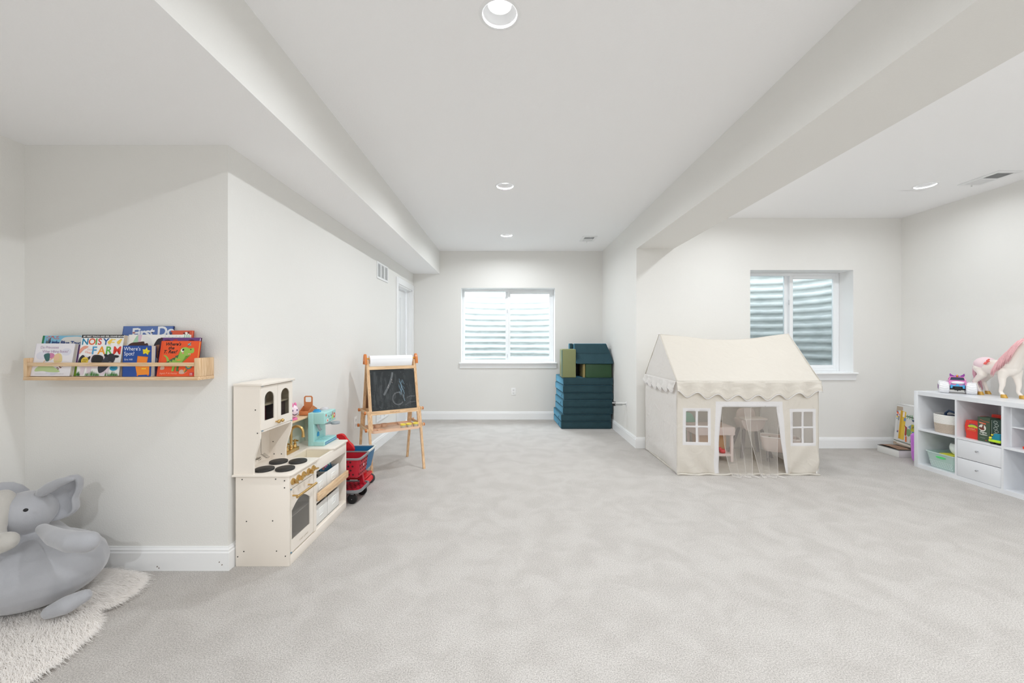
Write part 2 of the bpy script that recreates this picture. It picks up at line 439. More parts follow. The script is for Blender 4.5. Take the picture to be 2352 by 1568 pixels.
def window(num, win, yw, shear_side):
    x0, x1, z0, z1 = win; yf = yw + 0.205; d = 0.05
    mb = MB(M_VINYL); w = 0.045
    def frame(mb, a, b, c, e, y0, y1, w, wt=None):
        wt = wt or w
        mb.box(a, y0, c, a+w, y1, e, 0.003); mb.box(b-w, y0, c, b, y1, e, 0.003)
        mb.box(a+w, y0, c, b-w, y1, c+w, 0.003); mb.box(a+w, y0, e-wt, b-w, y1, e, 0.003)
    e = 0.002
    root = thing('window_%d' % num, None, None, (x0, yf, z0)); tag(root, kind='structure')
    frame(mb, x0+e, x1-e, z0+e, z1-e, yf, yf+0.065, 0.034)
    mb.build('window_frame', root)
    xm = (x0+x1)/2
    s = MB(M_VINYL); frame(s, xm-0.004, x1-0.034, z0+0.034, z1-0.034, yf-0.004, yf+0.028, 0.042, 0.042)   # sliding sash on the right
    s.box(xm-0.045, yf+0.03, z0+0.034, xm+0.0, yf+0.062, z1-0.034, 0.003)
    sash = s.build('sash', root)
    lk = MB(mat('latch_grey', (200, 203, 206), 0.4)); 
    for zz in (z0 + (z1-z0)*0.70, z0+0.1): lk.box(xm-0.02, yf-0.010, zz-0.03, xm-0.008, yf, zz+0.03, 0.003)
    lk.build('latch', sash)
    for a, b, yy in ((x0+0.034, xm-0.04, yf+0.045), (xm+0.036, x1-0.074, yf+0.014)):
        g = MB(M_GLASS); g.box(a, yy, z0+0.036, b, yy+0.004, z1-0.036)
        g.build('glass_pane', root, smooth=None)
    # sill with apron
    s = MB(M_TRIM); s.box(x0+0.001, yw+0.0, z0-0.022, x1-0.001, yf+0.02, z0+0.002)
    s.box(x0-0.032, yw-0.042, z0-0.022, x1+0.032, yw-0.001, z0+0.002, 0.008, 3)
    s.prism([(x0-0.02, yw-0.001, z0-0.09), (x0-0.02, yw-0.014, z0-0.09), (x0-0.02, yw-0.018, z0-0.05), (x0-0.02, yw-0.03, z0-0.022), (x0-0.02, yw-0.001, z0-0.022)], (x1-x0+0.04, 0, 0))
    s.build('window_sill', root, smooth=30)
    # reveal lining is painted white
    l = MB(mat('reveal_paint', (240, 240, 240), 0.7)); t = 0.0015
    l.box(x0, yw+0.001, z0, x0+t, yf, z1); l.box(x1-t, yw+0.001, z0, x1, yf, z1); l.box(x0, yw+0.001, z1-t, x1, yf, z1)
    l.build('reveal', root, smooth=None)
    # corrugated steel window well outside
    wx = xm; rw = (x1-x0)/2 + 0.16; rd = 0.92; yo = yw + 0.272
    g = MB(M_GALV); nA = 56; zb = 0.35; zt = 2.62; nz = int((zt-zb)/0.0092)
    def fn(u, v):
        a = math.pi*u; z = zb + (zt-zb)*v; ph = ((z*1.0) % 0.108)/0.108
        c = 0.013*math.tanh(2.2*math.sin(2*math.pi*ph))
        k = 0.30
        cx = math.copysign(abs(math.cos(a))**0.75, math.cos(a)); sy = math.sin(a)**0.75 if math.sin(a) > 0 else 0
        return (wx - (rw+c)*cx, yo + (rd+c)*sy, z)
    g.grid(fn, nA, nz)
    struct('window_well_%d' % num, g, smooth=180, recalc=False)
    gr = MB(mat('gravel', (150, 145, 138), 0.9, bump=(60, 0.9, 0.03), var=(60, 0.5)))
    gr.box(wx-rw-0.1, yo, 0.3, wx+rw+0.1, yo+rd+0.15, 0.5); struct('gravel_bed_%d' % num, gr, smooth=None)
window(1, W1, YB, 0)
window(2, W2, YR, 0)

# ------------------------------------------------------------------ door
root = thing('door_1', None, None, (XL, (DY0+DY1)/2, 0)); tag(root, kind='structure')
c = MB(M_TRIM); cw = 0.088; ct = 0.016
c.box(XL, DY0-cw, 0, XL+ct, DY0, DZ+cw, 0.004); c.box(XL, DY1, 0, XL+ct, DY1+cw, DZ+cw, 0.004); c.box(XL, DY0, DZ, XL+ct, DY1, DZ+cw, 0.004)
c.box(XL-0.12, DY0-0.001, 0, XL+0.002, DY0+0.018, DZ, 0.001); c.box(XL-0.12, DY1-0.018, 0, XL+0.002, DY1+0.001, DZ, 0.001); c.box(XL-0.12, DY0, DZ-0.018, XL+0.002, DY1, DZ+0.001, 0.001)
c.box(XL-0.075, DY1-0.030, 0, XL-0.045, DY1-0.016, DZ-0.018); c.box(XL-0.075, DY0+0.016, 0, XL-0.045, DY0+0.030, DZ-0.018)
c.build('door_frame', root)
d = MB(mat('door_paint', (236, 238, 240), 0.4)); xd = XL-0.085
d.box(xd-0.035, DY0+0.022, 0.012, xd, DY1-0.024, DZ-0.022)
for z0, z1 in ((0.22, 0.90), (1.05, DZ-0.15)):
    for y0, y1 in ((DY0+0.12, (DY0+DY1)/2-0.04), ((DY0+DY1)/2+0.04, DY1-0.12)):
        d.box(xd-0.001, y0, z0, xd+0.006, y1, z1, 0.005)
dl = d.build('door_leaf', root)
k = MB(mat('satin_nickel', (190, 188, 184), 0.3, metal=0.9)); k.cyl((xd, DY0+0.09, 0.95), (xd+0.05, DY0+0.09, 0.95), 0.01); k.sph((xd+0.055, DY0+0.09, 0.95), 0.026)
k.build('door_handle', dl)

# ------------------------------------------------------------------ recessed ceiling lights
M_REFL = mat('reflector_white', (200, 200, 200), 0.5)
M_LENS = mat('lit_lens', (255, 255, 255), 0.5, emit=((1.0, 1.0, 1.0), 1.6))
def can(x, y, label, pw):
    root = thing('recessed_light', label, 'ceiling light', (x, y, H), group='recessed ceiling lights')
    t = MB(M_TRIM); t.lathe([(0.0770, 0.004), (0.0775, -0.002), (0.086, -0.004), (0.0955, -0.0005), (0.0955, 0.0)], (0, 0, 0), 40, cap0=False, cap1=False)
    t.build('trim_ring', root, local=True, smooth=60, recalc=False)
    t = MB(M_REFL); t.lathe([(0.0770, 0.001), (0.0755, 0.010), (0.062, 0.034), (0.053, 0.041)], (0, 0, 0), 40, cap0=False, cap1=False)
    t.build('reflector', root, local=True, smooth=60, recalc=False)
    t = MB(M_LENS); t.lathe([(0.054, 0.042), (0.001, 0.044)], (0, 0, 0), 32, cap0=False)
    t.build('lens', root, local=True, smooth=60, recalc=False)
    L = bpy.data.lights.new('lamp', 'AREA'); L.shape = 'DISK'; L.size = 0.098; L.energy = CAN_POWER * pw; L.color = CAN_COL; L.spread = R(176)
    lo = bpy.data.objects.new('lamp', L); sc.collection.objects.link(lo); lo.parent = root; lo.location = (0, 0, 0.010)
    return root
CANLAB = {0: 'recessed ceiling light farthest back, just in front of the back wall window',
          1: 'middle recessed ceiling light of the row down the centre of the room',
          2: 'nearest and largest recessed ceiling light, cut by the top edge of the photo',
          5: 'recessed ceiling light in the right-hand room, beside the ceiling vent',
          6: 'recessed ceiling light of the right-hand room hidden behind the beam'}
for i, (x, y, pw) in enumerate(CANS):
    can(x, y, CANLAB.get(i, 'recessed ceiling light out of the view'), pw)

# ------------------------------------------------------------------ vents and outlets
M_DARK = mat('vent_dark', (40, 40, 42), 0.8)
M_GRIL = mat('vent_white', (236, 237, 238), 0.4)
def wall_vent(y0, y1, z0, z1, label):
    root = thing('wall_vent', label, 'vent', (XL, (y0+y1)/2, z0), group='return air vents on the left wall')
    b = MB(M_DARK); b.box(XL+0.0005, y0+0.02, z0+0.02, XL+0.003, y1-0.02, z1-0.02); b.build('duct_opening', root, smooth=None)
    f = MB(M_GRIL); e = 0.022; xo = XL+0.010
    f.box(XL, y0, z0, xo, y1, z0+e, 0.002); f.box(XL, y0, z1-e, xo, y1, z1, 0.002)
    w = (y1-y0-2*e-2*0.025)/3
    ys = [y0+e+i*(w+0.025) for i in range(3)]
    f.box(XL, y0, z0+e, xo, y0+e, z1-e, 0.001); f.box(XL, y1-e, z0+e, xo, y1, z1-e, 0.001)
    for i in (1, 2): f.box(XL, ys[i]-0.025, z0+e, xo, ys[i], z1-e, 0.001)
    f.build('frame', root)
    s = MB(M_GRIL); n = 12; st = (z1-z0-2*e)/n
    for yy in ys:
        for k in range(n):
            z = z0+e+k*st
            s.prism([(XL+0.003, yy, z+st*0.55), (xo-0.001, yy, z-0.000), (xo-0.001, yy, z+0.0045), (XL+0.003, yy, z+st*0.55+0.004)], (0, w, 0))
    s.build('louvre', root, smooth=None)
wall_vent(4.746, 5.170, 2.021, 2.224, 'white return air vent high on the left wall beside the door')
wall_vent(4.72, 5.17, 0.31, 0.53, 'white return air vent low on the left wall behind the easel')
def ceil_vent(x0, x1, y0, y1, label):
    root = thing('ceiling_vent', label, 'vent', ((x0+x1)/2, (y0+y1)/2, H), group='ceiling air registers')
    b = MB(mat('vent_grey', (120, 120, 120), 0.8)); b.box(x0+0.035, y0+0.035, H-0.003, x1-0.035, y1-0.035, H-0.0005); b.build('duct_opening', root, smooth=None)
    f = MB(M_GRIL); e = 0.034; ym = (y0+y1)/2
    for a in ((x0, y0, x1, y0+e), (x0, y1-e, x1, y1), (x0, y0+e, x0+e, y1-e), (x1-e, y0+e, x1, y1-e), (x0+e, ym-0.008, x1-e, ym+0.008)):
        f.box(a[0], a[1], H-0.009, a[2], a[3], H, 0.002)
    f.build('frame', root)
    s = MB(M_GRIL); n = 14
    for h in (0, 1):
        a, b_ = (y0+e, ym-0.008) if h == 0 else (ym+0.008, y1-e)
        for k in range(n):
            y = a + (b_-a)*k/n; dy = (b_-a)/n*0.9*(1 if h == 0 else -1)
            s.poly([(x0+e, y, H-0.009), (x1-e, y, H-0.009), (x1-e, y+dy*0.9, H-0.001), (x0+e, y+dy*0.9, H-0.001)])
    s.build('louvre', root, smooth=None)
    l = MB(M_GRIL); l.box((x0+x1)/2-0.004, y1-0.03, H-0.028, (x0+x1)/2+0.004, y1-0.022, H-0.008); l.build('lever', root, smooth=None)
ceil_vent(1.02, 1.227, 5.60, 5.89, 'small white ceiling air vent near the back right corner, above the foam cushions')
ceil_vent(4.20, 4.41, 3.45, 3.77, 'white ceiling air vent in the right-hand room near the right wall')
def outlet(M, label):
    root = thing('wall_outlet', label, 'outlet', M.to_translation(), group='wall outlets')
    p = MB(M_WHITE, M=M); p.box(-0.037, -0.06, 0, 0.037, 0.06, 0.006, 0.002); p.build('cover_plate', root)
    p = MB(mat('outlet_face', (228, 228, 228), 0.4), M=M)
    for s_ in (-1, 1):
        p.use(MATS['outlet_face']); p.lathe([(0.0165, 0.004), (0.0165, 0.008)], (0, s_*0.024, 0), 20)
        p.use(M_DARK)
        for dx in (-0.006, 0.006): p.box(dx-0.001, s_*0.024, 0.008, dx+0.001, s_*0.024+0.008, 0.0086)
        p.box(-0.002, s_*0.024-0.010, 0.008, 0.002, s_*0.024-0.006, 0.0086)
    p.build('socket', root)
outlet(faceNY(Vector((0.060, YB, 0.452))), 'white wall outlet low on the back wall below the window')
outlet(faceX(Vector((XL, 4.09, 0.445))), 'white wall outlet low on the left wall beside the easel')

# ================================================================== LEFT WALL: BOOK SHELF AND BOOKS
SY0, SY1 = 2.125, YF; SX0, SX1 = -2.578, -1.652; SZ = 1.067
root = thing('book_ledge', 'long pale pine picture ledge on the left wall holding picture books', 'shelf', ((SX0+SX1)/2, YF, SZ))
b = MB(M_PINE); b.box(SX0, SY0, SZ, SX1, SY1, SZ+0.018, 0.0015); b.build('shelf_board', root)
for x in (SX0, SX1-0.021):
    b = MB(M_PINEZ); b.box(x, SY0, SZ+0.018, x+0.021, SY1, SZ+0.118, 0.004); b.build('end_panel', root)
b = MB(M_PINE); b.box(SX0+0.021, SY0+0.001, SZ+0.074, SX1-0.021, SY0+0.011, SZ+0.094, 0.0015); b.build('front_rail', root)
b = MB(mat('raw_pine_back', (214, 180, 140), 0.6)); b.box(SX0+0.021, SY1-0.008, SZ+0.018, SX1-0.021, SY1-0.001, SZ+0.05); b.build('back_rail', root)

def C(r, g, b_): return mat('ink_%d_%d_%d' % (r, g, b_), (r, g, b_), 0.45)
PAGES = mat('page_block', (226, 220, 208), 0.8, bump=(300, 0.3, 0.002))
def sc_poly(pts, n=5):   # smooth closed outline through points (Catmull-Rom)
    out = []; m = len(pts)
    for i in range(m):
        p0, p1, p2, p3 = (Vector((*pts[(i+k) % m], 0)) for k in (-1, 0, 1, 2))
        for k in range(n):
            t = k/n
            q = 0.5*((2*p1) + (p2-p0)*t + (2*p0-5*p1+4*p2-p3)*t*t + (3*p1-p0-3*p2+p3)*t**3)
            out.append((q.x, q.y))
    return out
def ell(cx, cy, rx, ry, n=20, a0=0.0): return [(cx+rx*math.cos(2*math.pi*k/n)*math.cos(a0)-ry*math.sin(2*math.pi*k/n)*math.sin(a0), cy+rx*math.cos(2*math.pi*k/n)*math.sin(a0)+ry*math.sin(2*math.pi*k/n)*math.cos(a0)) for k in range(n)]

class Art:
    """flat printed shapes on a cover: u right, v up, metres, on the plane y=-layer"""
    def __init__(s, mb, y0=0.0, base=None): s.mb = mb; s.k = 1; s.y0 = y0; s.base = base
    def p(s, pts, col):
        s.mb.use(C(*col)); y = s.y0 - 0.00005*s.k; s.k += 1
        P = [(u, y, v) for u, v in pts] if s.base is None else [s.base @ Vector((u, v, 0.00005*s.k)) for u, v in pts]
        f = s.mb.poly(P)
        if f: bmesh.ops.triangulate(s.mb.bm, faces=[f])
        return s
    def sm(s, pts, col, n=5): return s.p(sc_poly(pts, n), col)
    def e(s, cx, cy, rx, ry, col, a=0.0): return s.p(ell(cx, cy, rx, ry, a0=a), col)
    def t(s, txt, x, z, size, col, **kw):
        s.mb.use(C(*col)); s.k += 1
        M = faceNY(Vector((x, s.y0 - 0.00005*s.k, z))) if s.base is None else s.base @ Matrix.Translation((x, z, 0.00005*s.k))
        rot = kw.pop('rot', 0)
        if rot: M = M @ Matrix.Rotation(rot, 4, 'Z')
        s.mb.text(txt, size, M, **kw); return s

def book(label, X, yf, w, h, t, lean, cover, spine=None, art=None, board=False, ry=0.0, page=None, name='picture_book', z=SZ+0.018):
    root = thing(name, label, 'book', (X, yf, z + t*math.sin(lean)), group='picture books on the wall ledge', rx=-lean, ry=ry)
    c = MB(C(*cover)); ct = 0.0022
    r = 0.006 if board else 0.0015
    def rr(y0, y1, mat_):
        c.use(mat_)
        pts = [(0, 0), (w-r, 0)] + [(w-r+r*math.sin(a), r-r*math.cos(a)) for a in (0.5, 1.0)] + [(w, r), (w, h-r)] + [(w-r+r*math.cos(a), h-r+r*math.sin(a)) for a in (0.5, 1.0)] + [(w-r, h), (0, h)]
        c.prism([(u, y0, v) for u, v in pts], (0, y1-y0, 0))
    rr(0, ct, C(*cover)); rr(t-ct, t, C(*(spine or cover)))
    c.use(C(*(spine or cover))); c.box(-0.0015, 0.0, 0, 0.0015, t, h)
    if art:
        a = Art(c); art(a, w, h)
    c.build('cover', root, local=True, smooth=None, recalc=False)
    p = MB(page or PAGES); ins = 0.0008 if board else 0.003
    if board:
        n = max(4, int(t/0.0035)); 
        for k in range(n):
            y = ct + (t-2*ct)*k/n
            p.box(0.001, y+0.0002, 0.0004, w-0.0012-(k % 2)*0.0006, y+(t-2*ct)/n-0.0002, h-0.001-(k % 3)*0.0005)
    else: p.box(0.001, ct, 0.003, w-ins, t-ct, h-ins)
    p.build('pages', root, local=True, smooth=None)
    return root

# --- back row
def art_first(a, w, h):
    a.t('First Do', 0.052, h-0.067, 0.078, (226, 228, 232), bold=0.002, rot=R(4), sp=0.9)
    a.p([(0.062+0.008*math.cos(R(90+36*k))*(1 if k % 2 == 0 else .42), h-0.036+0.008*math.sin(R(90+36*k))*(1 if k % 2 == 0 else .42)) for k in range(10)], (190, 45, 50))
book('dark blue hardback book, tallest on the ledge, only its top edge and right side showing', -2.010, 2.187, 0.142, 0.276, 0.006, 0.165, (32, 50, 110), (24, 34, 80))
book('large blue picture book with big white lettering, rear row of the ledge', -2.140, 2.180, 0.272, 0.275, 0.006, 0.165, (84, 112, 172), (60, 84, 150), art_first)
def art_panda(a, w, h):
    a.p([(w-0.0065, 0), (w-0.001, 0), (w-0.001, h), (w-0.0065, h)], (226, 112, 84))
    a.t('III', w-0.128, h-0.022, 0.016, (60, 70, 110), bold=0.002)
    a.e(w-0.038, h-0.026, 0.018, 0.018, (240, 238, 232)); a.e(w-0.049, h-0.016, 0.006, 0.006, (120, 40, 40)); a.e(w-0.026, h-0.012, 0.006, 0.006, (120, 40, 40))
    a.e(w-0.042, h-0.025, 0.004, 0.005, (70, 40, 40)); a.e(w-0.030, h-0.025, 0.004, 0.005, (70, 40, 40)); a.e(w-0.022, h-0.046, 0.006, 0.008, (60, 130, 80))
book('orange-red hardback with a small white face at its corner, rear right of ledge', -1.865, 2.171, 0.122, 0.250, 0.007, 0.165, (208, 88, 60), (190, 70, 48), art_panda)
def art_truck(a, w, h):
    a.p([(0.0, 0), (0.010, 0), (0.010, h), (0, h)], (30, 122, 78))
    a.sm([(0.10, h-0.10), (0.105, h-0.02), (0.16, h-0.006), (0.22, h-0.012), (0.236, h-0.06), (0.22, h-0.12)], (214, 212, 208))
    for q in ([(0.012, h-0.08), (0.024, h-0.05), (0.020, h-0.012), (0.026, h-0.03), (0.046, h-0.010), (0.030, h-0.044), (0.05, h-0.028), (0.034, h-0.058), (0.034, h-0.10), (0.014, h-0.12)],): a.sm(q, (96, 112, 122), 4)
    random.seed(4)
    for k in range(16): a.e(0.018+random.random()*0.075, h-0.004-random.random()*0.016, 0.0028, 0.0028, (214, 92, 84))
    a.t("Little Blue Truck's", 0.040, h-0.048, 0.030, (26, 62, 128), bold=0.0009, rot=R(-1.5), sp=0.92)
    a.p([(0.0, 0.0), (w, 0.0), (w, 0.09), (0.0, 0.09)], (122, 156, 40)); a.e(w-0.03, 0.12, 0.03, 0.05, (110, 78, 130)); a.e(w-0.012, 0.07, 0.01, 0.012, (210, 180, 60))
book('green-spined picture book with tree and blue lettering, behind the leftmost white book', -2.556, 2.163, 0.240, 0.221, 0.010, 0.165, (122, 182, 210), (30, 122, 78), art_truck)
def art_braid(a, w, h):
    a.sm([(0.01, h-0.09), (0.03, h-0.035), (0.046, h-0.004), (0.062, h-0.004), (0.06, h-0.04), (0.056, h-0.08)], (172, 210, 180))
    a.p([(0.05, h-0.001), (0.072, h-0.001), (0.07, h-0.035), (0.056, h-0.045)], (218, 190, 208))
    a.sm([(0.074, h-0.004), (0.12, h-0.02), (0.13, h-0.06), (0.09, h-0.05)], (232, 230, 228))
    a.sm([(0.0, h-0.064), (0.02, h-0.046), (0.05, h-0.042), (0.086, h-0.038), (0.092, h-0.05), (0.108, h-0.048), (0.112, h-0.075), (0.06, h-0.10), (0.0, h-0.09)], (72, 42, 40))
    a.sm([(0.145, h-0.064), (0.156, h-0.03), (0.172, h-0.02), (0.20, h-0.03), (0.236, h-0.03), (0.24, h-0.09), (0.18, h-0.062)], (38, 34, 42))
    a.sm([(0.148, h-0.066), (0.19, h-0.056), (0.22, h-0.07), (0.215, h-0.13), (0.17, h-0.13)], (150, 100, 76))
    a.e(0.183, h-0.094, 0.012, 0.004, (40, 26, 24))
    for k in range(3): a.p([(0.302+k*0.012, h-0.001), (0.307+k*0.012, h-0.001), (0.311+k*0.012, h-0.028), (0.306+k*0.012, h-0.028)], (150, 204, 170))
    for k in range(6): a.e(0.2+k*0.02, h-0.008-0.004*(k % 3), 0.004, 0.0016, (176, 212, 186), 0.4)
book('wide white picture book with dark painted hair shapes, in the middle of the ledge', -2.086, 2.1625, 0.336, 0.227, 0.0075, 0.165, (240, 238, 234), (230, 228, 224), art_braid)
def art_purple(a, w, h):
    a.p([(0, 0), (0.0125, 0), (0.0125, h), (0, h)], (58, 24, 48))
    for k, (u, c_) in enumerate(((0.04, (90, 24, 66)), (0.085, (176, 50, 60)), (0.11, (110, 60, 120)), (0.125, (110, 60, 120)), (0.17, (90, 24, 66)))):
        a.sm([(u-0.018, h-0.016), (u, h-0.010+0.002*(k % 2)), (u+0.016, h-0.018), (u, h-0.03)], c_)
    a.p([(w-0.006, h-0.03), (w-0.002, h-0.03), (w-0.001, h-0.004), (w-0.004, h-0.004)], (232, 228, 232))
book('purple hardback with a dark plum spine, directly behind the orange dinosaur book', -1.902, 2.1525, 0.219, 0.210, 0.0085, 0.17, (104, 62, 130), (58, 24, 48), art_purple)
# --- front row
def art_princess(a, w, h):
    for u, v, r_ in ((0.03, 0.11, 0.05), (0.16, 0.13, 0.045), (0.10, 0.03, 0.06)): a.e(u+0.01, v, r_*0.6, r_*0.45, (222, 222, 234))
    a.t('Do Princesses', 0.026, h-0.028, 0.0205, (168, 140, 172), sp=0.85)
    a.t('Wear Hiking Boots?', 0.040, h-0.050, 0.0205, (168, 140, 172), sp=0.84)
    a.sm([(0.065, h-0.058), (0.088, h-0.052), (0.106, h-0.058), (0.108, h-0.074), (0.09, h-0.082), (0.078, h-0.07)], (208, 130, 172))
    a.sm([(0.052, h-0.062), (0.068, h-0.053), (0.082, h-0.056), (0.086, h-0.078), (0.084, h-0.094), (0.070, h-0.096), (0.058, h-0.08)], (56, 104, 104))
    a.sm([(0.112, h-0.060), (0.136, h-0.054), (0.150, h-0.07), (0.152, h-0.10), (0.116, h-0.104), (0.108, h-0.08)], (226, 206, 150))
    a.e(0.122, h-0.076, 0.015, 0.017, (232, 196, 160)); 
    a.p([(0.085, h-0.088), (0.108, h-0.074), (0.110, h-0.078), (0.089, h-0.093)], (226, 190, 154)); a.p([(0.060, h-0.092), (0.066, h-0.09), (0.054, h-0.114), (0.049, h-0.112)], (226, 190, 154))
    a.sm([(0.052, h-0.122), (0.09, h-0.116), (0.10, h-0.124), (0.05, h-0.128)], (150, 112, 90))
    a.sm([(0.018, 0.026), (0.03, 0.050), (0.07, 0.060), (0.11, 0.052), (0.152, 0.024), (0.10, 0.021), (0.06, 0.027)], (184, 206, 150))
    for u, v in ((0.136, 0.044), (0.142, 0.038), (0.154, 0.046), (0.163, 0.054), (0.148, 0.050)): a.e(u, v, 0.005, 0.003, (126, 84, 70), 0.4)
    for k in range(30):
        if k not in (13, 14, 15): a.p([(0.022+k*0.0052, 0.0105), (0.0255+k*0.0052, 0.0105), (0.0255+k*0.0052, 0.0115+0.002*(k*7%3)/2), (0.022+k*0.0052, 0.0125)], (170, 168, 172))
book('white book with lilac lettering and a bending cartoon girl, leftmost in the front row', -2.556, 2.140, 0.208, 0.176, 0.020, 0.16, (234, 232, 238), (222, 220, 224), art_princess)
def art_noisy(a, w, h):
    a.p([(0, h-0.0165), (w, h-0.0165), (w, h), (0, h)], (18, 18, 20))
    a.t('MY FIRST TOUCH AND FEEL SOUND BOOK', 0.008, h-0.0125, 0.0112, (240, 240, 240), bold=0.0003, sx=1.01)
    x = 0.004; sz = 0.048
    for ch, c_, dx in (('N', (22, 128, 168), 0.036), ('O', (222, 96, 48), 0.037), ('I', (80, 158, 62), 0.0135), ('S', (214, 76, 70), 0.0295), ('Y', (24, 84, 152), 0.03)):
        a.t(ch, x, h-0.053, sz, c_, bold=0.0012); x += dx
    x = 0.064
    for ch, c_, dx in (('F', (76, 158, 206), 0.034), ('A', (238, 158, 48), 0.0405), ('R', (96, 178, 72), 0.040), ('M', (226, 60, 44), 0.044)):
        a.t(ch, x, h-0.104, 0.058, c_, bold=0.0015); x += dx
    for u in (0.155, 0.205):
        a.sm([(u-0.011, h-0.040), (u, h-0.028), (u+0.012, h-0.024), (u+0.009, h-0.044), (u-0.002, h-0.051)], (240, 202, 84)); a.e(u+0.010, h-0.027, 0.0055, 0.0055, (240, 202, 84))
        for d in (-0.004, 0.004): a.p([(u+d, h-0.050), (u+d+0.0012, h-0.050), (u+d+0.002, h-0.058), (u+d+0.0008, h-0.058)], (226, 150, 60))
    a.e(0.178, h-0.026, 0.009, 0.003, (240, 214, 110)); a.e(0.174, h-0.041, 0.010, 0.003, (240, 214, 110))
    a.sm([(-0.0005, h-0.082), (0.012, h-0.066), (0.026, h-0.060), (0.045, h-0.064), (0.034, h-0.074), (0.022, h-0.080), (0.008, h-0.098), (0.001, h-0.104)], (230, 158, 138))
    a.t('Oink!', 0.040, h-0.085, 0.014, (240, 170, 150)); a.t('Oink!', 0.028, h-0.097, 0.017, (236, 140, 110), rot=R(-12))
    a.sm([(0.002, 0.060), (0.006, 0.092), (0.024, 0.112), (0.05, 0.106), (0.078, 0.115), (0.10, 0.112), (0.14, 0.106), (0.165, 0.10), (0.17, 0.06), (0.13, 0.044), (0.08, 0.040), (0.03, 0.046)], (226, 216, 220))
    a.sm([(0.002, 0.056), (0.004, 0.092), (0.018, 0.112), (0.030, 0.108), (0.040, 0.096), (0.062, 0.106), (0.060, 0.088), (0.040, 0.082), (0.034, 0.06)], (36, 38, 46))
    for k, (u, v) in enumerate(((0.020, 0.006), (0.055, 0.008), (0.128, 0.006), (0.150, 0.010))): a.p([(u, v), (u+0.018, v), (u+0.022, 0.05), (u-0.002, 0.05)], (220, 206, 216))
    a.sm([(0.070, 0.080), (0.076, 0.108), (0.10, 0.114), (0.128, 0.106), (0.136, 0.086), (0.13, 0.068), (0.09, 0.060)], (48, 40, 44)); a.e(0.104, 0.086, 0.027, 0.025, (8, 8, 9))
    a.e(0.036, 0.082, 0.0195, 0.0195, (226, 196, 60)); a.t('TOUCH', 0.0245, 0.084, 0.0075, (50, 46, 30), bold=0.0002); a.t('& FEEL', 0.024, 0.075, 0.0075, (50, 46, 30))
    a.sm([(0.118, 0.020), (0.112, 0.050), (0.136, 0.088), (0.146, 0.108), (0.172, 0.116), (0.196, 0.104), (0.192, 0.076), (0.168, 0.050), (0.150, 0.028), (0.13, 0.016)], (50, 54, 66))
    a.sm([(0.136, 0.118), (0.140, 0.104), (0.158, 0.104), (0.154, 0.114)], (26, 28, 36)); a.sm([(0.192, 0.112), (0.216, 0.108), (0.210, 0.098), (0.194, 0.100)], (26, 28, 36))
    a.sm([(0.160, 0.116), (0.178, 0.120), (0.190, 0.112), (0.186, 0.080), (0.176, 0.068), (0.164, 0.076), (0.158, 0.096)], (40, 42, 52))
    a.e(0.173, 0.074, 0.008, 0.004, (120, 118, 126))
    a.e(0.196, 0.042, 0.021, 0.014, (34, 150, 188)); a.t('Moo!', 0.181, 0.038, 0.014, (14, 50, 80))
    random.seed(7); a.mb.use(C(74, 140, 60)); k0 = a.k
    for g0, g1 in ((0.0, 0.018), (0.046, 0.122), (0.150, 0.222)):
        for k in range(44):
            u = g0+(g1-g0)*random.random(); a.k = k0+k % 7
            hh = 0.012+0.022*random.random()*math.sin(math.pi*min(1, max(0.15, (u-g0)/(g1-g0))))
            a.p([(u, 0.001), (u+0.003, 0.001), (u+0.0015+random.uniform(-.004, .004), hh)], random.choice([(58, 124, 48), (92, 156, 74), (42, 100, 40)]))
book('white board book with a cow, chicks and grass under a black top band', -2.315, 2.142, 0.227, 0.222, 0.026, 0.14, (240, 240, 240), (228, 226, 224), art_noisy, board=True, page=mat('board_pages', (206, 190, 170), 0.8))
def art_spot(a, w, h):
    a.t("Where's", 0.004, h-0.026, 0.028, (238, 240, 244), sx=0.92); a.t('Spot?', 0.005, h-0.052, 0.028, (238, 240, 244), sx=0.92); a.t('Eric Hill', 0.008, h-0.078, 0.0135, (226, 230, 238))
    cx, cy = 0.123, h-0.030
    a.p([(cx+0.022*math.cos(R(80+36*k))*(1 if k % 2 == 0 else .45), cy+0.022*math.sin(R(80+36*k))*(1 if k % 2 == 0 else .45)) for k in range(10)], (246, 224, 40))
    a.t('A lift-the-', cx-0.010, cy+0.001, 0.0048, (110, 100, 20)); a.t('flap book', cx-0.009, cy-0.005, 0.0048, (110, 100, 20))
    a.p([(0.074, 0.070), (0.078, h-0.055), (0.134, h-0.060), (0.128, 0.070)], (222, 118, 30)); a.p([(0.079, 0.074), (0.082, h-0.060), (0.129, h-0.065), (0.124, 0.074)], (236, 132, 38))
    a.p([(0.066, 0.062), (0.142, 0.068), (0.142, 0.012), (0.078, 0.008)], (236, 138, 34)); a.p([(0.074, 0.010), (0.084, 0.010), (0.084, 0.004), (0.078, 0.002)], (222, 112, 26)); a.p([(0.130, 0.012), (0.142, 0.012), (0.140, 0.006), (0.132, 0.006)], (222, 112, 26))
    for d in (0, 0.008, 0.016): a.e(0.105+d, 0.043, 0.004, 0.004, (246, 196, 60))
book('small thick blue board book with a yellow star and an orange chest on its cover', -2.056, 2.130, 0.150, 0.165, 0.030, 0.03, (20, 70, 150), (16, 52, 120), art_spot, board=True, page=mat('board_pages_white', (226, 222, 212), 0.8))
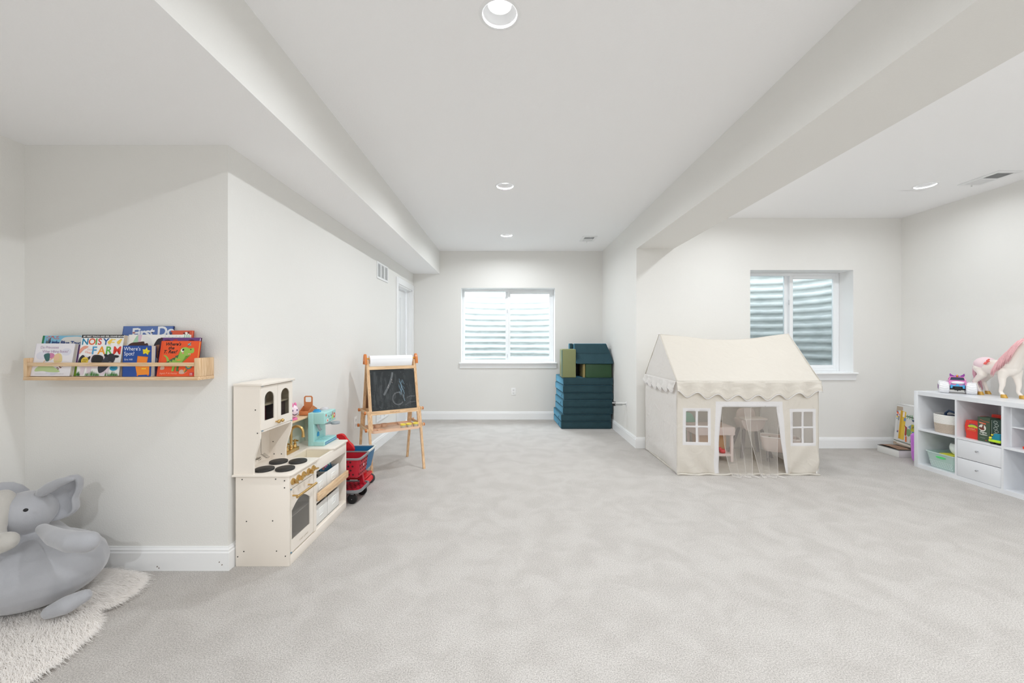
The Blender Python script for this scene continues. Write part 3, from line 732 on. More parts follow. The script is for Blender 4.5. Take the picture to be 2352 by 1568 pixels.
def art_trex(a, w, h):
    a.p([(0, 0), (0.011, 0), (0.011, h), (0, h)], (226, 76, 28))
    a.t("Where's", 0.022, h-0.025, 0.024, (30, 20, 20), bold=0.0007, shear=0.3); a.t('the', 0.040, h-0.046, 0.024, (30, 20, 20), bold=0.0007, shear=0.3); a.t('T. Rex?', 0.016, h-0.067, 0.024, (30, 20, 20), bold=0.0007, shear=0.3)
    a.e(0.152, h-0.017, 0.011, 0.003, (110, 186, 190), 0.9); a.e(0.152, h-0.020, 0.011, 0.003, (110, 186, 190), -0.35); a.p([(0.142, h-0.030), (0.1435, h-0.032), (0.162, h-0.010), (0.160, h-0.009)], (60, 40, 70))
    a.sm([(0.105, h-0.060), (0.112, h-0.040), (0.135, h-0.034), (0.158, h-0.042), (0.176, h-0.038), (0.182, h-0.054), (0.176, h-0.066), (0.150, h-0.070), (0.166, h-0.076), (0.158, h-0.081), (0.140, h-0.082), (0.132, h-0.10), (0.125, h-0.118), (0.105, h-0.136), (0.080, h-0.140), (0.062, h-0.134), (0.046, h-0.118), (0.036, h-0.092), (0.020, h-0.078), (0.034, h-0.080), (0.048, h-0.092), (0.056, h-0.106), (0.080, h-0.100), (0.102, h-0.078)], (146, 188, 78), 4)
    a.p([(0.148, h-0.071), (0.164, h-0.070), (0.166, h-0.0745), (0.150, h-0.0745)], (200, 70, 60))
    for k in range(3): a.p([(0.150+k*0.0055, h-0.070), (0.155+k*0.0055, h-0.070), (0.1525+k*0.0055, h-0.0735)], (245, 245, 240))
    a.e(0.119, h-0.052, 0.0085, 0.009, (240, 236, 226)); a.e(0.122, h-0.049, 0.006, 0.0055, (20, 16, 16)); a.e(0.163, h-0.047, 0.003, 0.0035, (20, 16, 16)); a.e(0.1235, h-0.066, 0.0045, 0.0045, (236, 140, 128))
    for u, v in ((0.084, h-0.078), (0.070, h-0.090), (0.056, h-0.098), (0.040, h-0.110)): a.p([(u-0.003, v-0.006), (u+0.017, v+0.002), (u+0.014, v-0.016)], (68, 104, 64))
    a.e(0.105, h-0.104, 0.012, 0.004, (220, 160, 70))
    a.p([(0.076, h-0.130), (0.092, h-0.132), (0.082, h-0.156), (0.088, h-0.164), (0.074, h-0.164), (0.078, h-0.150)], (146, 188, 78)); a.p([(0.100, h-0.134), (0.112, h-0.130), (0.110, h-0.158), (0.115, h-0.164), (0.099, h-0.164)], (82, 122, 60))
    a.sm([(0.014, 0.036), (0.016, 0.054), (0.030, 0.054), (0.036, 0.046), (0.032, 0.036)], (206, 178, 160), 3); a.sm([(0.118, 0.014), (0.118, 0.030), (0.128, 0.036), (0.140, 0.030), (0.144, 0.014)], (206, 178, 160), 3)
    a.e(0.144, 0.032, 0.004, 0.010, (226, 160, 60), -0.2); a.e(0.152, 0.028, 0.003, 0.012, (96, 122, 60), -0.6); a.e(0.152, 0.020, 0.003, 0.011, (236, 110, 90), -0.9)
    a.e(0.164, 0.056, 0.018, 0.018, (60, 140, 140)); a.e(0.164, 0.057, 0.012, 0.012, (232, 200, 80))
    a.t('Ingela P Arrhenius', 0.014, 0.012, 0.0125, (246, 186, 160), shear=0.3); a.p([(0.172, 0.004), (0.1955, 0.004), (0.1955, 0.021), (0.173, 0.021)], (196, 30, 50)); a.t('nosy', 0.1745, 0.0135, 0.0075, (240, 210, 210), bold=0.0003); a.t('crow', 0.1745, 0.006, 0.0075, (240, 210, 210), bold=0.0003)
book('orange board book with a green dinosaur on its cover, rightmost in the front row', -1.880, 2.137, 0.203, 0.191, 0.014, 0.17, (232, 84, 34), (220, 70, 30), art_trex, page=mat('coloured_pages', (226, 176, 96), 0.7))

# ================================================================== SOFT RUG AND PLUSH ELEPHANT
def blob(name, parts, m, root, voxel=0.012, smooth_it=8, local=False, mods2=()):
    mb = MB(m)
    for p in parts:
        if p[0] == 'c': mb.capsule(p[1], p[2], p[3], p[4])
        elif p[0] == 'e': mb.sph(p[1], p[2], 20, rot=p[3] if len(p) > 3 else None)
        elif p[0] == 't': mb.tube(p[1], p[2], n=14); mb.sph(p[1][0], p[2][0], 12); mb.sph(p[1][-1], p[2][-1], 12)
    return mb.build(name, root, local=local, smooth=180, mods=(('REMESH', dict(mode='VOXEL', voxel_size=voxel, use_smooth_shade=True)), ('SMOOTH', dict(factor=0.5, iterations=smooth_it))) + tuple(mods2))

def rug():
    out = [(-1.94, 2.07), (-1.915, 1.99), (-1.92, 1.92), (-1.96, 1.86), (-1.87, 1.80), (-1.83, 1.71), (-1.81, 1.61), (-1.815, 1.52), (-1.83, 1.42), (-1.88, 1.32), (-1.98, 1.24),
           (-2.15, 1.20), (-2.32, 1.25), (-2.44, 1.36), (-2.50, 1.50), (-2.46, 1.62), (-2.42, 1.72), (-2.50, 1.85), (-2.48, 2.00), (-2.40, 2.12), (-2.20, 2.16), (-2.06, 2.15), (-1.98, 2.12)]
    pts = sc_poly(out, 6)
    root = thing('sheepskin_rug', 'long-haired white sheepskin rug under the plush elephant', 'rug', (-2.1, 1.7, 0))
    b = MB(mat('rug_hide', (206, 196, 188), 0.9)); b.prism([(x, y, 0.002) for x, y in pts], (0, 0, 0.010)); b.build('hide', root, smooth=None)
    def inside(x, y):
        c = False; n = len(pts)
        for i in range(n):
            x1, y1 = pts[i]; x2, y2 = pts[(i+1) % n]
            if (y1 > y) != (y2 > y) and x < (x2-x1)*(y-y1)/(y2-y1)+x1: c = not c
        return c
    random.seed(11)
    fur = MB(cloth_mat('sheep_wool', (255, 253, 251), 0.5, 0)); V = []; Fc = []
    cx, cy = -2.12, 1.72
    def strand(x, y, L, ang, zz):
        w = random.uniform(0.0008, 0.0016); dx, dy = math.cos(ang), math.sin(ang); sx, sy = -dy*w, dx*w
        z = 0.010; i0 = len(V); c1 = random.uniform(-0.25, 0.25)
        for k, (d, hh, ww) in enumerate(((0, 0, 1), (0.38, zz*0.8, 0.95), (0.72, zz, 0.6), (1.0, zz*0.55, 0.12))):
            a = ang + c1*d; px, py = x + math.cos(a)*L*d, y + math.sin(a)*L*d
            V.append((px+sx*ww, py+sy*ww, z+hh)); V.append((px-sx*ww, py-sy*ww, z+hh))
        for k in range(3): Fc.append((i0+2*k, i0+2*k+1, i0+2*k+3, i0+2*k+2))
    n = 0
    while n < 42000:
        x, y = random.uniform(-2.52, -1.74), random.uniform(1.18, 2.18)
        if not inside(x, y): continue
        n += 1
        a = math.atan2((y-cy)*0.8-0.25, (x-cx)+0.30) + 0.9*noise.noise(Vector((x*6, y*6, 3))) + random.uniform(-0.22, 0.22)
        strand(x, y, random.uniform(0.06, 0.10), a, random.uniform(0.010, 0.030))
    m = len(pts)
    for i in range(m):
        x1, y1 = pts[i]; x2, y2 = pts[(i+1) % m]
        nx, ny = (y2-y1), -(x2-x1); ln = math.hypot(nx, ny) or 1
        if (x1+nx/ln*0.01 - cx)**2 + (y1+ny/ln*0.01-cy)**2 < (x1-cx)**2+(y1-cy)**2: nx, ny = -nx, -ny
        for k in range(44):
            t = random.random()
            strand(x1+(x2-x1)*t, y1+(y2-y1)*t, random.uniform(0.025, 0.06), math.atan2(ny, nx)+random.uniform(-0.6, 0.6), random.uniform(0.004, 0.018))
    me = bpy.data.meshes.new('fur'); me.from_pydata(V, [], Fc); me.materials.append(MATS['sheep_wool']); me.shade_smooth()
    o = bpy.data.objects.new('fur', me); sc.collection.objects.link(o); o.parent = root; me.transform(WM[root.name].inverted()); tag(o, kind='stuff')
rug()

M_PLUSH = mat('grey_plush', (170, 171, 176), 0.95, bump=(420, 0.5, 0.002), var=(7, 0.12), sheen=0.6, spec=0.1)
M_PLUSH2 = mat('beige_grey_plush', (186, 183, 178), 0.95, bump=(420, 0.5, 0.002), var=(7, 0.08), sheen=0.6, spec=0.1)
root = thing('plush_elephant', 'big grey plush elephant slumped in the left corner on the white rug', 'stuffed toy', (-2.3, 1.98, 0))
rz = lambda a, ax='Z': Matrix.Rotation(R(a), 3, ax)
hc = W(58, 1177, 1.93)
blob('body', [('e', (-2.30, 1.935, 0.180), (0.290, 0.245, 0.165)), ('e', (-2.42, 1.95, 0.26), (0.20, 0.20, 0.14)), ('e', (-2.32, 1.95, 0.26), (0.13, 0.14, 0.11)),
              ('e', hc, (0.108, 0.115, 0.102)), ('e', hc + Vector((-0.06, -0.03, -0.02)), (0.085, 0.095, 0.088)),
              ('t', [W(96, 1213, 1.87), W(128, 1233, 1.80), W(168, 1244, 1.775), W(202, 1244, 1.79)], [0.024, 0.038, 0.045, 0.046]),
              ('t', [(-2.50, 1.85, 0.36), (-2.56, 1.75, 0.30), (-2.53, 1.68, 0.26)], [0.04, 0.05, 0.055]),
              ('t', [W(114, 1405, 1.79), W(152, 1389, 1.80), W(194, 1368, 1.83)], [0.030, 0.040, 0.030]),
              ('c', (-2.50, 1.78, 0.08), (-2.48, 1.64, 0.09), 0.06, 0.05)], M_PLUSH, root, 0.0095, 7)
blob('trunk', [('t', [W(4, 1148, 1.87), W(-8, 1180, 1.83), W(-22, 1215, 1.79), W(-18, 1243, 1.76), W(0, 1249, 1.75), W(15, 1243, 1.75)], [0.048, 0.050, 0.048, 0.045, 0.044, 0.042])], M_PLUSH2, root, 0.009, 6)
e = MB(M_BLACK); e.sph(W(59, 1171, 1.822), (0.0095, 0.0075, 0.0075), 14); eye = e.build('eye', root)
ear_px = [(84, 1137), (100, 1121), (126, 1105), (152, 1094), (170, 1092), (179, 1100), (180, 1118), (175, 1132), (169, 1146), (171, 1160), (170, 1172), (160, 1183), (142, 1192), (120, 1197), (103, 1196), (96, 1180), (88, 1160)]
e = MB(M_PLUSH); oy = 1.955
pts = [W(x, y, oy + 0.0008*(x-84)) for x, y in sc_poly(ear_px, 3)]
cen = sum(pts, Vector())/len(pts); e.rings([[cen+(p-cen)*s_+Vector((0, dy, 0)) for p in pts] for s_, dy in ((0.02, 0.028), (0.45, 0.024), (0.8, 0.008), (0.95, -0.010), (1.0, 0.0), (1.0, 0.018), (0.93, 0.032), (0.5, 0.045), (0.02, 0.048))])
ear = e.build('ear', root, smooth=180)
e = MB(M_PLUSH); fold = [(86, 1139), (98, 1129), (116, 1118), (136, 1108), (156, 1101), (170, 1099)]
e.tube([W(x, y, oy-0.018) for x, y in fold], [0.016, 0.024, 0.025, 0.021, 0.015, 0.008], n=14, flat=0.75); e.build('ear_fold', ear, smooth=180)
e = MB(M_PLUSH); e.sph((-2.50, 1.98, 0.47), (0.10, 0.03, 0.11), 18, rz(35)); e.build('ear', root, smooth=180)

# ================================================================== TOY KITCHEN
KX0, KX1 = -1.552, -1.250            # back and front of the base
KY0, KY1 = 2.272, 3.079              # near and far ends
CT = 0.5195                          # counter top height
root = thing('toy_kitchen', 'cream wooden toy kitchen with gold knobs standing against the left wall', 'toy kitchen', ((KX0+KX1)/2, (KY0+KY1)/2, 0))
KIT = root
M_PALEGREEN = mat('pale_green_board', (214, 218, 206), 0.5)
def S_side(y0, y1, xf_top, xf_bot, ztop, zmid, zlow, name='hutch_side'):
    pts = [(KX0-0.012, CT), (xf_bot, CT)]
    n = 10
    for k in range(n+1):
        t = k/n; st = t*t*(3-2*t)
        pts.append((xf_bot+(xf_top-xf_bot)*st, zlow+(zmid-zlow)*t))
    pts += [(xf_top, ztop), (KX0-0.012, ztop)]
    b = MB(M_CREAM); b.prism([(x, y0, z) for x, z in pts], (0, y1-y0, 0)); return b.build(name, root, smooth=50)
# base
b = MB(M_CREAM); b.box(KX0, KY0, 0, KX1, KY0+0.015, CT-0.012, 0.001); b.build('side_panel', root)
b = MB(M_CREAM); b.box(KX0, KY1-0.015, 0, KX1-0.004, KY1, CT-0.012, 0.001); b.build('side_panel', root)
b = MB(M_CREAM); b.box(KX0, 2.557, 0.06, KX1+0.001, 2.593, CT-0.012); b.box(KX0, KY0+0.015, 0.06, KX0+0.008, KY1-0.015, CT-0.012); b.build('inner_panel', root)
b = MB(M_CREAM); b.box(KX0, KY0+0.015, 0.0, KX1+0.001, KY1-0.015, 0.052, 0.001); b.box(KX0, KY0+0.015, 0.052, KX1-0.012, KY1-0.015, 0.062); b.build('kickboard', root)
b = MB(M_CREAM); b.box(KX0, 2.595, 0.214, KX1-0.012, KY1-0.016, 0.226); b.build('middle_shelf', root)
# counter (with the sink cut out)
b = MB(M_CREAM); z0 = CT-0.012
c0, c1 = 2.610, 2.828; xb = -1.432
pts = [(KX0-0.015, KY0-0.010), (-1.262, KY0-0.010), (-1.248, KY0-0.004), (-1.238, KY0+0.012), (-1.238, c0)]
b.prism([(x, y, z0) for x, y in pts + [(KX0-0.015, c0)]], (0, 0, 0.012), 0.002)
b.box(KX0-0.015, c0, z0, xb, c1, CT)
b.prism([(KX0-0.015, c1, z0), (xb, c1, z0), (-1.262, c1, z0), (-1.238, c1+0.02, z0), (-1.238, KY1-0.012, z0), (-1.250, KY1+0.002, z0), (KX0-0.015, KY1+0.002, z0)], (0, 0, 0.012), 0.002)
b.build('countertop', root, smooth=40)
b = MB(mat('sink_cream', (226, 218, 200), 0.4)); zb = CT-0.085
b.box(xb-0.006, c0, zb, xb-0.0005, c1, CT-0.0125); b.box(xb, c0-0.004, zb, -1.262, c0-0.0005, CT-0.0125); b.box(xb, c1+0.0005, zb, -1.262, c1+0.004, CT-0.0125); b.box(xb, c0, zb-0.004, -1.262, c1, zb)
for x, y in ((-1.40, 2.63), (-1.33, 2.80)): b.cyl((x, y, zb), (x, y, zb+0.001), 0.004, n=10)
b.build('sink_basin', root)
b = MB(M_CREAM); b.box(-1.263, 2.595, 0.432, -1.248, KY1-0.015, CT-0.014, 0.001); b.build('sink_apron', root)
b = MB(M_CREAM); b.box(-1.262, KY0+0.016, 0.432, -1.247, 2.556, CT-0.013, 0.001); b.build('control_panel', root)
# knobs
for i, (y, tw) in enumerate(((2.303, 0.5), (2.362, -0.9), (2.422, 1.4), (2.482, 0.0), (2.541, 1.5))):
    k = MB(M_GOLD); o = Vector((-1.247, y, 0.470))
    k.lathe([(0.0185, 0), (0.0195, 0.002), (0.0195, 0.005), (0.0155, 0.007), (0.0155, 0.012), (0.012, 0.014)], o, 28, 'X')
    A = Matrix.Translation(o) @ Matrix.Rotation(tw, 4, 'X'); k.M = A; k.box(0.012, -0.004, -0.014, 0.034, 0.004, 0.014, 0.002)
    k.build('control_knob', root)
# burners
for x, y in ((-1.437, 2.352), (-1.440, 2.500), (-1.322, 2.362), (-1.323, 2.507)):
    k = MB(mat('burner_black', (40, 39, 38), 0.55)); k.lathe([(0.0505, 0), (0.052, 0.002), (0.052, 0.010), (0.0505, 0.0115)], (x, y, CT), 40); k.build('burner', root, smooth=50)
# oven door with arched window
d0, d1, dz0, dz1 = KY0+0.020, 2.553, 0.064, 0.427; wy0, wy1, wz0, wz1, wzp = 2.302, 2.512, 0.133, 0.303, 0.352
arch = [(wy0+(wy1-wy0)*k/14, wz1+(wzp-wz1)*math.sin(math.pi*k/14)) for k in range(15)]
b = MB(M_CREAM)
def ring_xface(b, outer, inner, x0, x1):
    """frame between two loops (y,z) with the same vertex count, from x0 to x1"""
    n = len(outer); L = [[b.v((x, y, z)) for y, z in lp] for lp, x in ((outer, x0), (inner, x0), (inner, x1), (outer, x1))]
    for i in range(n):
        j = (i+1) % n
        for a, c in ((0, 1), (1, 2), (2, 3), (3, 0)): b.f([L[a][i], L[a][j], L[c][j], L[c][i]])
inner = [(wy0, wz0)] + arch + [(wy1, wz0)]
outer = [(d0, dz0)] + [(d0+(d1-d0)*k/14, dz1) for k in range(15)] + [(d1, dz0)]
ring_xface(b, outer, inner, -1.258, -1.250)
b.use(mat('light_brown_print', (150, 130, 100), 0.6)); b.text('TINY LAND', 0.014, faceX(Vector((-1.2495, 2.385, 0.088))), sp=1.5)
door = b.build('oven_door', root, smooth=30)
b = MB(mat('smoked_acrylic', (120, 120, 118), 0.12, spec=0.8, trans=0.0, alpha=0.38)); b.prism([(-1.2575, y, z) for y, z in inner], (0.002, 0, 0)); b.build('oven_window', door, smooth=None)
b = MB(M_GOLD); b.cyl((-1.212, 2.288, 0.386), (-1.212, 2.515, 0.386), 0.0075, n=16)
for y in (2.312, 2.488): b.cyl((-1.250, y, 0.386), (-1.212, y, 0.386), 0.005, n=12)
b.build('oven_handle', door)
b = MB(M_CREAM); b.box(KX0+0.01, KY0+0.016, 0.245, -1.275, 2.555, 0.253); b.build('oven_rack', root)
# rail across the shelves
b = MB(M_PINEY); b.box(-1.247, 2.594, 0.240, -1.229, KY1-0.018, 0.292, 0.004); b.use(M_STEEL)
for y in (2.625, 3.03): b.cyl((-1.229, y, 0.262), (-1.2285, y, 0.262), 0.0025, n=8)
b.build('shelf_rail', root)
# hutch
HT = 1.020; HX = -1.412; HY1 = 2.612
S_side(KY0, KY0+0.014, HX-0.003, -1.452, HT, 0.740, 0.570)
S_side(2.598, 2.612, HX-0.003, -1.452, HT, 0.740, 0.570)
b = MB(M_CREAM); b.box(KX0-0.012, KY0-0.004, HT, HX+0.012, HY1+0.006, HT+0.014, 0.002); b.build('hutch_top', root)
b = MB(M_CREAM); b.box(KX0-0.01, KY0+0.014, 0.752, HX-0.004, 2.598, 0.764); b.build('hutch_floor', root)
b = MB(M_CREAM); b.box(KX0-0.012, KY0+0.014, CT, KX0-0.004, 2.598, HT); b.build('hutch_back', root)
b = MB(M_CREAM); b.box(KX0-0.004, KY0+0.014, 0.897, HX-0.02, 2.598, 0.906); b.build('hutch_shelf', root)
hz0, hz1 = 0.766, 1.0155
for i, (y0, y1) in enumerate(((KY0+0.006, 2.4405), (2.4435, 2.606))):
    b = MB(M_CREAM); ym = (y0+y1)/2; a0, a1 = ym-0.047, ym+0.047; zb_, zs = hz0+0.050, hz1-0.075
    inner = [(a0, zb_)] + [(ym-0.047*math.cos(math.pi*k/12), zs+0.040*math.sin(math.pi*k/12)) for k in range(13)] + [(a1, zb_)]
    outer = [(y0, hz0)] + [(y0+(y1-y0)*k/12, hz1) for k in range(13)] + [(y1, hz0)]
    ring_xface(b, outer, inner, HX-0.006, HX)
    dr = b.build('hutch_door', root, smooth=30)
    b = MB(glass_mat('hutch_glass', (228, 226, 220))); b.prism([(HX-0.0055, y, z) for y, z in inner], (0.001, 0, 0)); b.build('door_pane', dr, smooth=None)
    b = MB(M_GOLD); ky = y1-0.018 if i == 0 else y0+0.018
    b.lathe([(0.005, 0), (0.004, 0.006), (0.006, 0.010), (0.0105, 0.015), (0.011, 0.021), (0.008, 0.026), (0.002, 0.0275)], (HX, ky, hz0+0.024), 18, 'X'); b.build('door_knob', dr, smooth=60)
# right-hand open shelf above the counter
b = MB(M_PINEY); b.box(KX0-0.01, 2.613, 0.721, -1.460, 3.068, 0.732, 0.001); b.build('wooden_shelf', root)
b = MB(M_PALEGREEN); b.box(KX0-0.012, 2.613, CT, KX0-0.005, 3.063, 0.721); b.build('back_panel', root)
b = MB(M_PALEGREEN)
pts = [(KX0-0.01, CT), (-1.515, CT), (-1.510, 0.56), (-1.505, 0.62), (-1.500, 0.655), (-1.490, 0.675), (-1.472, 0.686), (-1.464, 0.70), (-1.462, 0.721), (KX0-0.01, 0.721)]
b.prism([(x, 3.052, z) for x, z in pts], (0, 0.014, 0)); b.build('shelf_end_panel', root, smooth=50)
# screws
for x, z, y in ((-1.515, 0.492, KY0), (-1.325, 0.494, KY0), (-1.275, 0.485, KY0), (-1.275, 0.445, KY0), (-1.49, 0.255, KY0), (-1.342, 0.258, KY0), (-1.505, 0.085, KY0), (-1.32, 0.087, KY0), (-1.540, 0.055, KY0), (-1.27, 0.058, KY0),
                (-1.440, 0.885, KY0), (-1.428, 0.753, KY0)):
    b = MB(mat('screw_dark', (70, 70, 68), 0.4, metal=0.7)); b.cyl((x, y+0.001, z), (x, y-0.0015, z), 0.0034, n=12); b.build('screw', root)
for x, z in ((-1.532, 0.625), (-1.525, 0.545), (-1.478, 0.545)):
    b = MB(MATS['screw_dark']); b.cyl((x, 2.599, z), (x, 2.5965, z), 0.0034, n=12); b.build('screw', root)
M_HNG = mat('hinge_blue', (110, 150, 175), 0.4, metal=0.4)
for y, z in ((KY0+0.02, hz1+0.0005), (2.600, hz1+0.0005), (KY0+0.02, hz0-0.006), (2.600, hz0-0.006)): b = MB(M_HNG); b.box(HX-0.004, y-0.006, z, HX+0.003, y+0.006, z+0.004, 0.001); b.build('hinge', root)
for z in (dz1-0.004, dz0-0.002): b = MB(M_HNG); b.box(-1.252, d0-0.002, z, -1.2465, d0+0.006, z+0.008, 0.001); b.build('hinge', root)
# faucet
b = MB(M_GOLD); b.box(-1.512, 2.655, CT, -1.470, 2.805, CT+0.022, 0.003); fb = b.build('faucet_base', root)
fx, fy = -1.488, 2.730
b = MB(M_GOLD); pts = [(fx, fy, CT+0.02), (fx, fy, 0.655)] + [(fx+0.041*(1-math.cos(a)), fy, 0.655+0.041*math.sin(a)) for a in [math.pi*k/12 for k in range(1, 13)]] + [(fx+0.0825, fy, 0.630)]
b.tube(pts, 0.0088, n=16); b.cyl((fx+0.0825, fy, 0.640), (fx+0.083, fy, 0.622), 0.0105, n=18)
b.lathe([(0.013, 0), (0.015, 0.006), (0.012, 0.012), (0.014, 0.020), (0.010, 0.030)], (fx, fy, CT+0.020), 20); b.build('spout', root)
for y in (2.680, 2.780):
    b = MB(M_GOLD); b.lathe([(0.013, 0), (0.015, 0.006), (0.011, 0.014), (0.009, 0.022), (0.012, 0.028), (0.007, 0.032), (0.006, 0.05)], (fx, y, CT+0.020), 18)
    z = CT+0.066; b.cyl((fx-0.018, y, z), (fx+0.024, y, z), 0.0042, 0.0055, n=12); b.cyl((fx, y-0.018, z), (fx, y+0.018, z), 0.0042, n=12); b.sph((fx, y, z+0.004), 0.007, 12); b.build('tap_handle', root)
# hooks
for y, x in ((2.335, -1.49), (2.405, -1.49)):
    b = MB(M_GOLD); b.tube([(x, y+0.014*math.sin(a), 0.738-0.014*math.cos(a)) for a in [math.pi*2*k/16 for k in range(15)]], 0.0012, n=6); b.build('hook', root)
M_WIRE = mat('dark_wire', (120, 112, 100), 0.35, metal=0.8)
w = thing('toy_whisk', 'small wire whisk hanging from the left hook in the toy kitchen', 'utensil', (-1.49, 2.335, 0.724))
b = MB(M_WIRE); b.tube([(-1.49, 2.329, 0.722), (-1.489, 2.328, 0.62), (-1.486, 2.333, 0.600)], 0.0011, n=6); b.tube([(-1.49, 2.341, 0.722), (-1.489, 2.334, 0.62), (-1.486, 2.334, 0.600)], 0.0011, n=6); b.build('handle', w)
b = MB(M_WIRE); c = Vector((-1.476, 2.342, 0.590))
for k in range(2): b.tube([c+Vector((0.016*math.cos(a)*(1-k*.3), 0.026*math.sin(a)*(1-k*.3), -0.006*k+0.004*math.cos(a))) for a in [2*math.pi*j/18 for j in range(19)]], 0.0011, n=6)
for k in range(9):
    a = 2*math.pi*k/9; b.tube([c+Vector((0.016*math.cos(a), 0.026*math.sin(a), 0)), c+Vector((0.019*math.cos(a+.3), 0.031*math.sin(a+.3), -0.008)), c+Vector((0.010*math.cos(a+.5), 0.016*math.sin(a+.5), -0.014))], 0.0007, n=5)
b.build('wire_head', w)
w = thing('toy_ladle', 'small slotted wire ladle hanging from the right hook in the toy kitchen', 'utensil', (-1.49, 2.405, 0.724))
b = MB(M_WIRE); b.tube([(-1.49, 2.405, 0.724), (-1.49, 2.404, 0.62), (-1.487, 2.402, 0.598)], 0.0012, n=6); b.build('handle', w)
b = MB(M_WIRE)
for k in range(6): b.tube([(-1.487+0.004*k, 2.396+0.003*k, 0.598-0.005*k), (-1.482+0.004*k, 2.410+0.003*k, 0.594-0.005*k), (-1.476+0.004*k, 2.420+0.003*k, 0.600-0.005*k)], 0.0013, n=6)
b.build('slotted_head', w)
# things inside the hutch
b = MB(mat('mauve_box', (150, 70, 90), 0.6)); b.box(-1.54, 2.34, 0.765, -1.47, 2.42, 0.885, 0.002); tag(b.build('toy_box'), 'dark red box inside the left door of the kitchen hutch', 'box')
b = MB(mat('clear_blue_cup', (70, 76, 92), 0.25)); b.lathe([(0.024, 0), (0.031, 0.075), (0.029, 0.075), (0.022, 0.004)], (-1.455, 2.325, 0.765), 24)
b.use(M_WHITE)
for k in range(8): b.sph((-1.455+0.030*math.cos(k*.55-1.2), 2.325+0.030*math.sin(k*.55-1.2), 0.765+0.05+0.008*(k % 3)), 0.004, 8)
tag(b.build('play_tumbler'), 'dark tumbler with white dots inside the left door of the kitchen hutch', 'cup')
b = MB(mat('mauve_panel', (128, 108, 112), 0.6)); b.box(-1.54, 2.46, 0.765, -1.45, 2.59, 0.893, 0.002); tag(b.build('toy_box'), 'mauve box inside the right door of the kitchen hutch', 'box')
b = MB(mat('pale_can', (205, 205, 210), 0.5)); b.lathe([(0.026, 0), (0.027, 0.004), (0.027, 0.066), (0.025, 0.07)], (-1.49, 2.405, 0.907), 24); b.use(C(130, 130, 140)); b.tube([(-1.4632, 2.405, 0.93), (-1.4640, 2.412, 0.945), (-1.4632, 2.405, 0.96)], 0.0008, n=5)
tag(b.build('play_food_can'), 'pale play food can on the upper shelf of the kitchen hutch', 'can')

# bins on the shelves
M_BIN = mat('white_canvas', (232, 231, 228), 0.8, bump=(300, 0.2, 0.002))
binlab = ['white fabric bin, upper left on the toy kitchen shelves', 'white fabric bin with a blue ice cream book, upper right on the toy kitchen shelves',
          'white fabric bin, lower left on the toy kitchen shelves', 'white fabric bin, lower right on the toy kitchen shelves']
bins = []
for i, (y0, y1, z0, z1, xf) in enumerate(((2.598, 2.785, 0.228, 0.372, -1.270), (2.792, 2.98, 0.228, 0.370, -1.270), (2.598, 2.785, 0.064, 0.196, -1.266), (2.792, 2.975, 0.064, 0.196, -1.266))):
    r_ = thing('fabric_bin', binlab[i], 'bin', (-1.38, (y0+y1)/2, z0), group='white fabric bins in the toy kitchen')
    b = MB(M_BIN); x0 = -1.50; t = 0.004
    b.box(x0, y0, z0, xf, y1, z0+t); b.box(xf-t, y0, z0, xf, y1, z1, 0.001); b.box(x0, y0, z0, x0+t, y1, z1); b.box(x0, y0, z0, xf-t, y0+t, z1-0.004); b.box(x0, y1-t, z0, xf-t, y1, z1-0.004); b.build('bin_body', r_)
    ym = (y0+y1)/2; zm = z0+(z1-z0)*0.56
    b = MB(mat('label_plastic', (240, 240, 238), 0.2)); b.box(xf, ym-0.032, zm-0.026, xf+0.0015, ym+0.032, zm+0.026, 0.0007)
    for a_ in ((-0.032, -0.026, 0.032, -0.020), (-0.032, 0.020, 0.032, 0.026), (-0.032, -0.020, -0.026, 0.020), (0.026, -0.020, 0.032, 0.020)): b.box(xf+0.001, ym+a_[0], zm+a_[1], xf+0.004, ym+a_[2], zm+a_[3], 0.001)
    b.build('label_pocket', r_)
r_ = thing('play_book', 'blue ice cream picture book tilted in the upper right fabric bin', 'book', (-1.345, 2.80, 0.29))
b = MB(C(44, 112, 150)); base = mtx(Vector((-1.296, 2.797, 0.297)), Vector((0, 1, 0)), Vector((-0.34, 0, 0.94)), Vector((0.94, 0, 0.34))); b.M = base
b.box(0, 0, -0.006, 0.17, 0.135, 0); b.use(C(220, 226, 230)); b.text('ICE CREAM', 0.033, Matrix.Translation((0.006, 0.108, 0.0006)), bold=0.0008, sx=0.92)
for u, v, r2, cc in ((0.05, 0.085, 0.018, (170, 100, 100)), (0.085, 0.088, 0.014, (236, 120, 170)), (0.11, 0.09, 0.012, (240, 150, 190)), (0.145, 0.09, 0.014, (190, 225, 205))):
    b.use(C(*cc)); b.poly([(u+r2*math.cos(2*math.pi*k/16), v+r2*math.sin(2*math.pi*k/16), 0.0006) for k in range(16)])
b.build('cover', r_, smooth=None)
b = MB(M_BLACK); b.lathe([(0.03, 0), (0.036, 0.03), (0.034, 0.03), (0.02, 0.004)], (-1.31, 2.66, 0.352), 24); b.box(-1.36, 2.62, 0.335, -1.30, 2.72, 0.35, 0.004); tag(b.build('toy_pan'), 'black toy pan inside the upper left fabric bin', 'toy pan')
b = MB(mat('dark_teal', (30, 74, 80), 0.5)); b.lathe([(0.022, 0), (0.03, 0.03), (0.03, 0.12), (0.026, 0.13)], (-1.31, 2.635, 0.07), 24); tag(b.build('toy_bottle'), 'dark teal toy bottle inside the lower left fabric bin', 'toy bottle')
b = MB(mat('toy_red', (196, 50, 30), 0.45)); 
for k in range(4): b.sph((-1.31, 2.85+0.014*k, 0.195+0.006*(k % 2)), (0.014, 0.010, 0.016), 10)
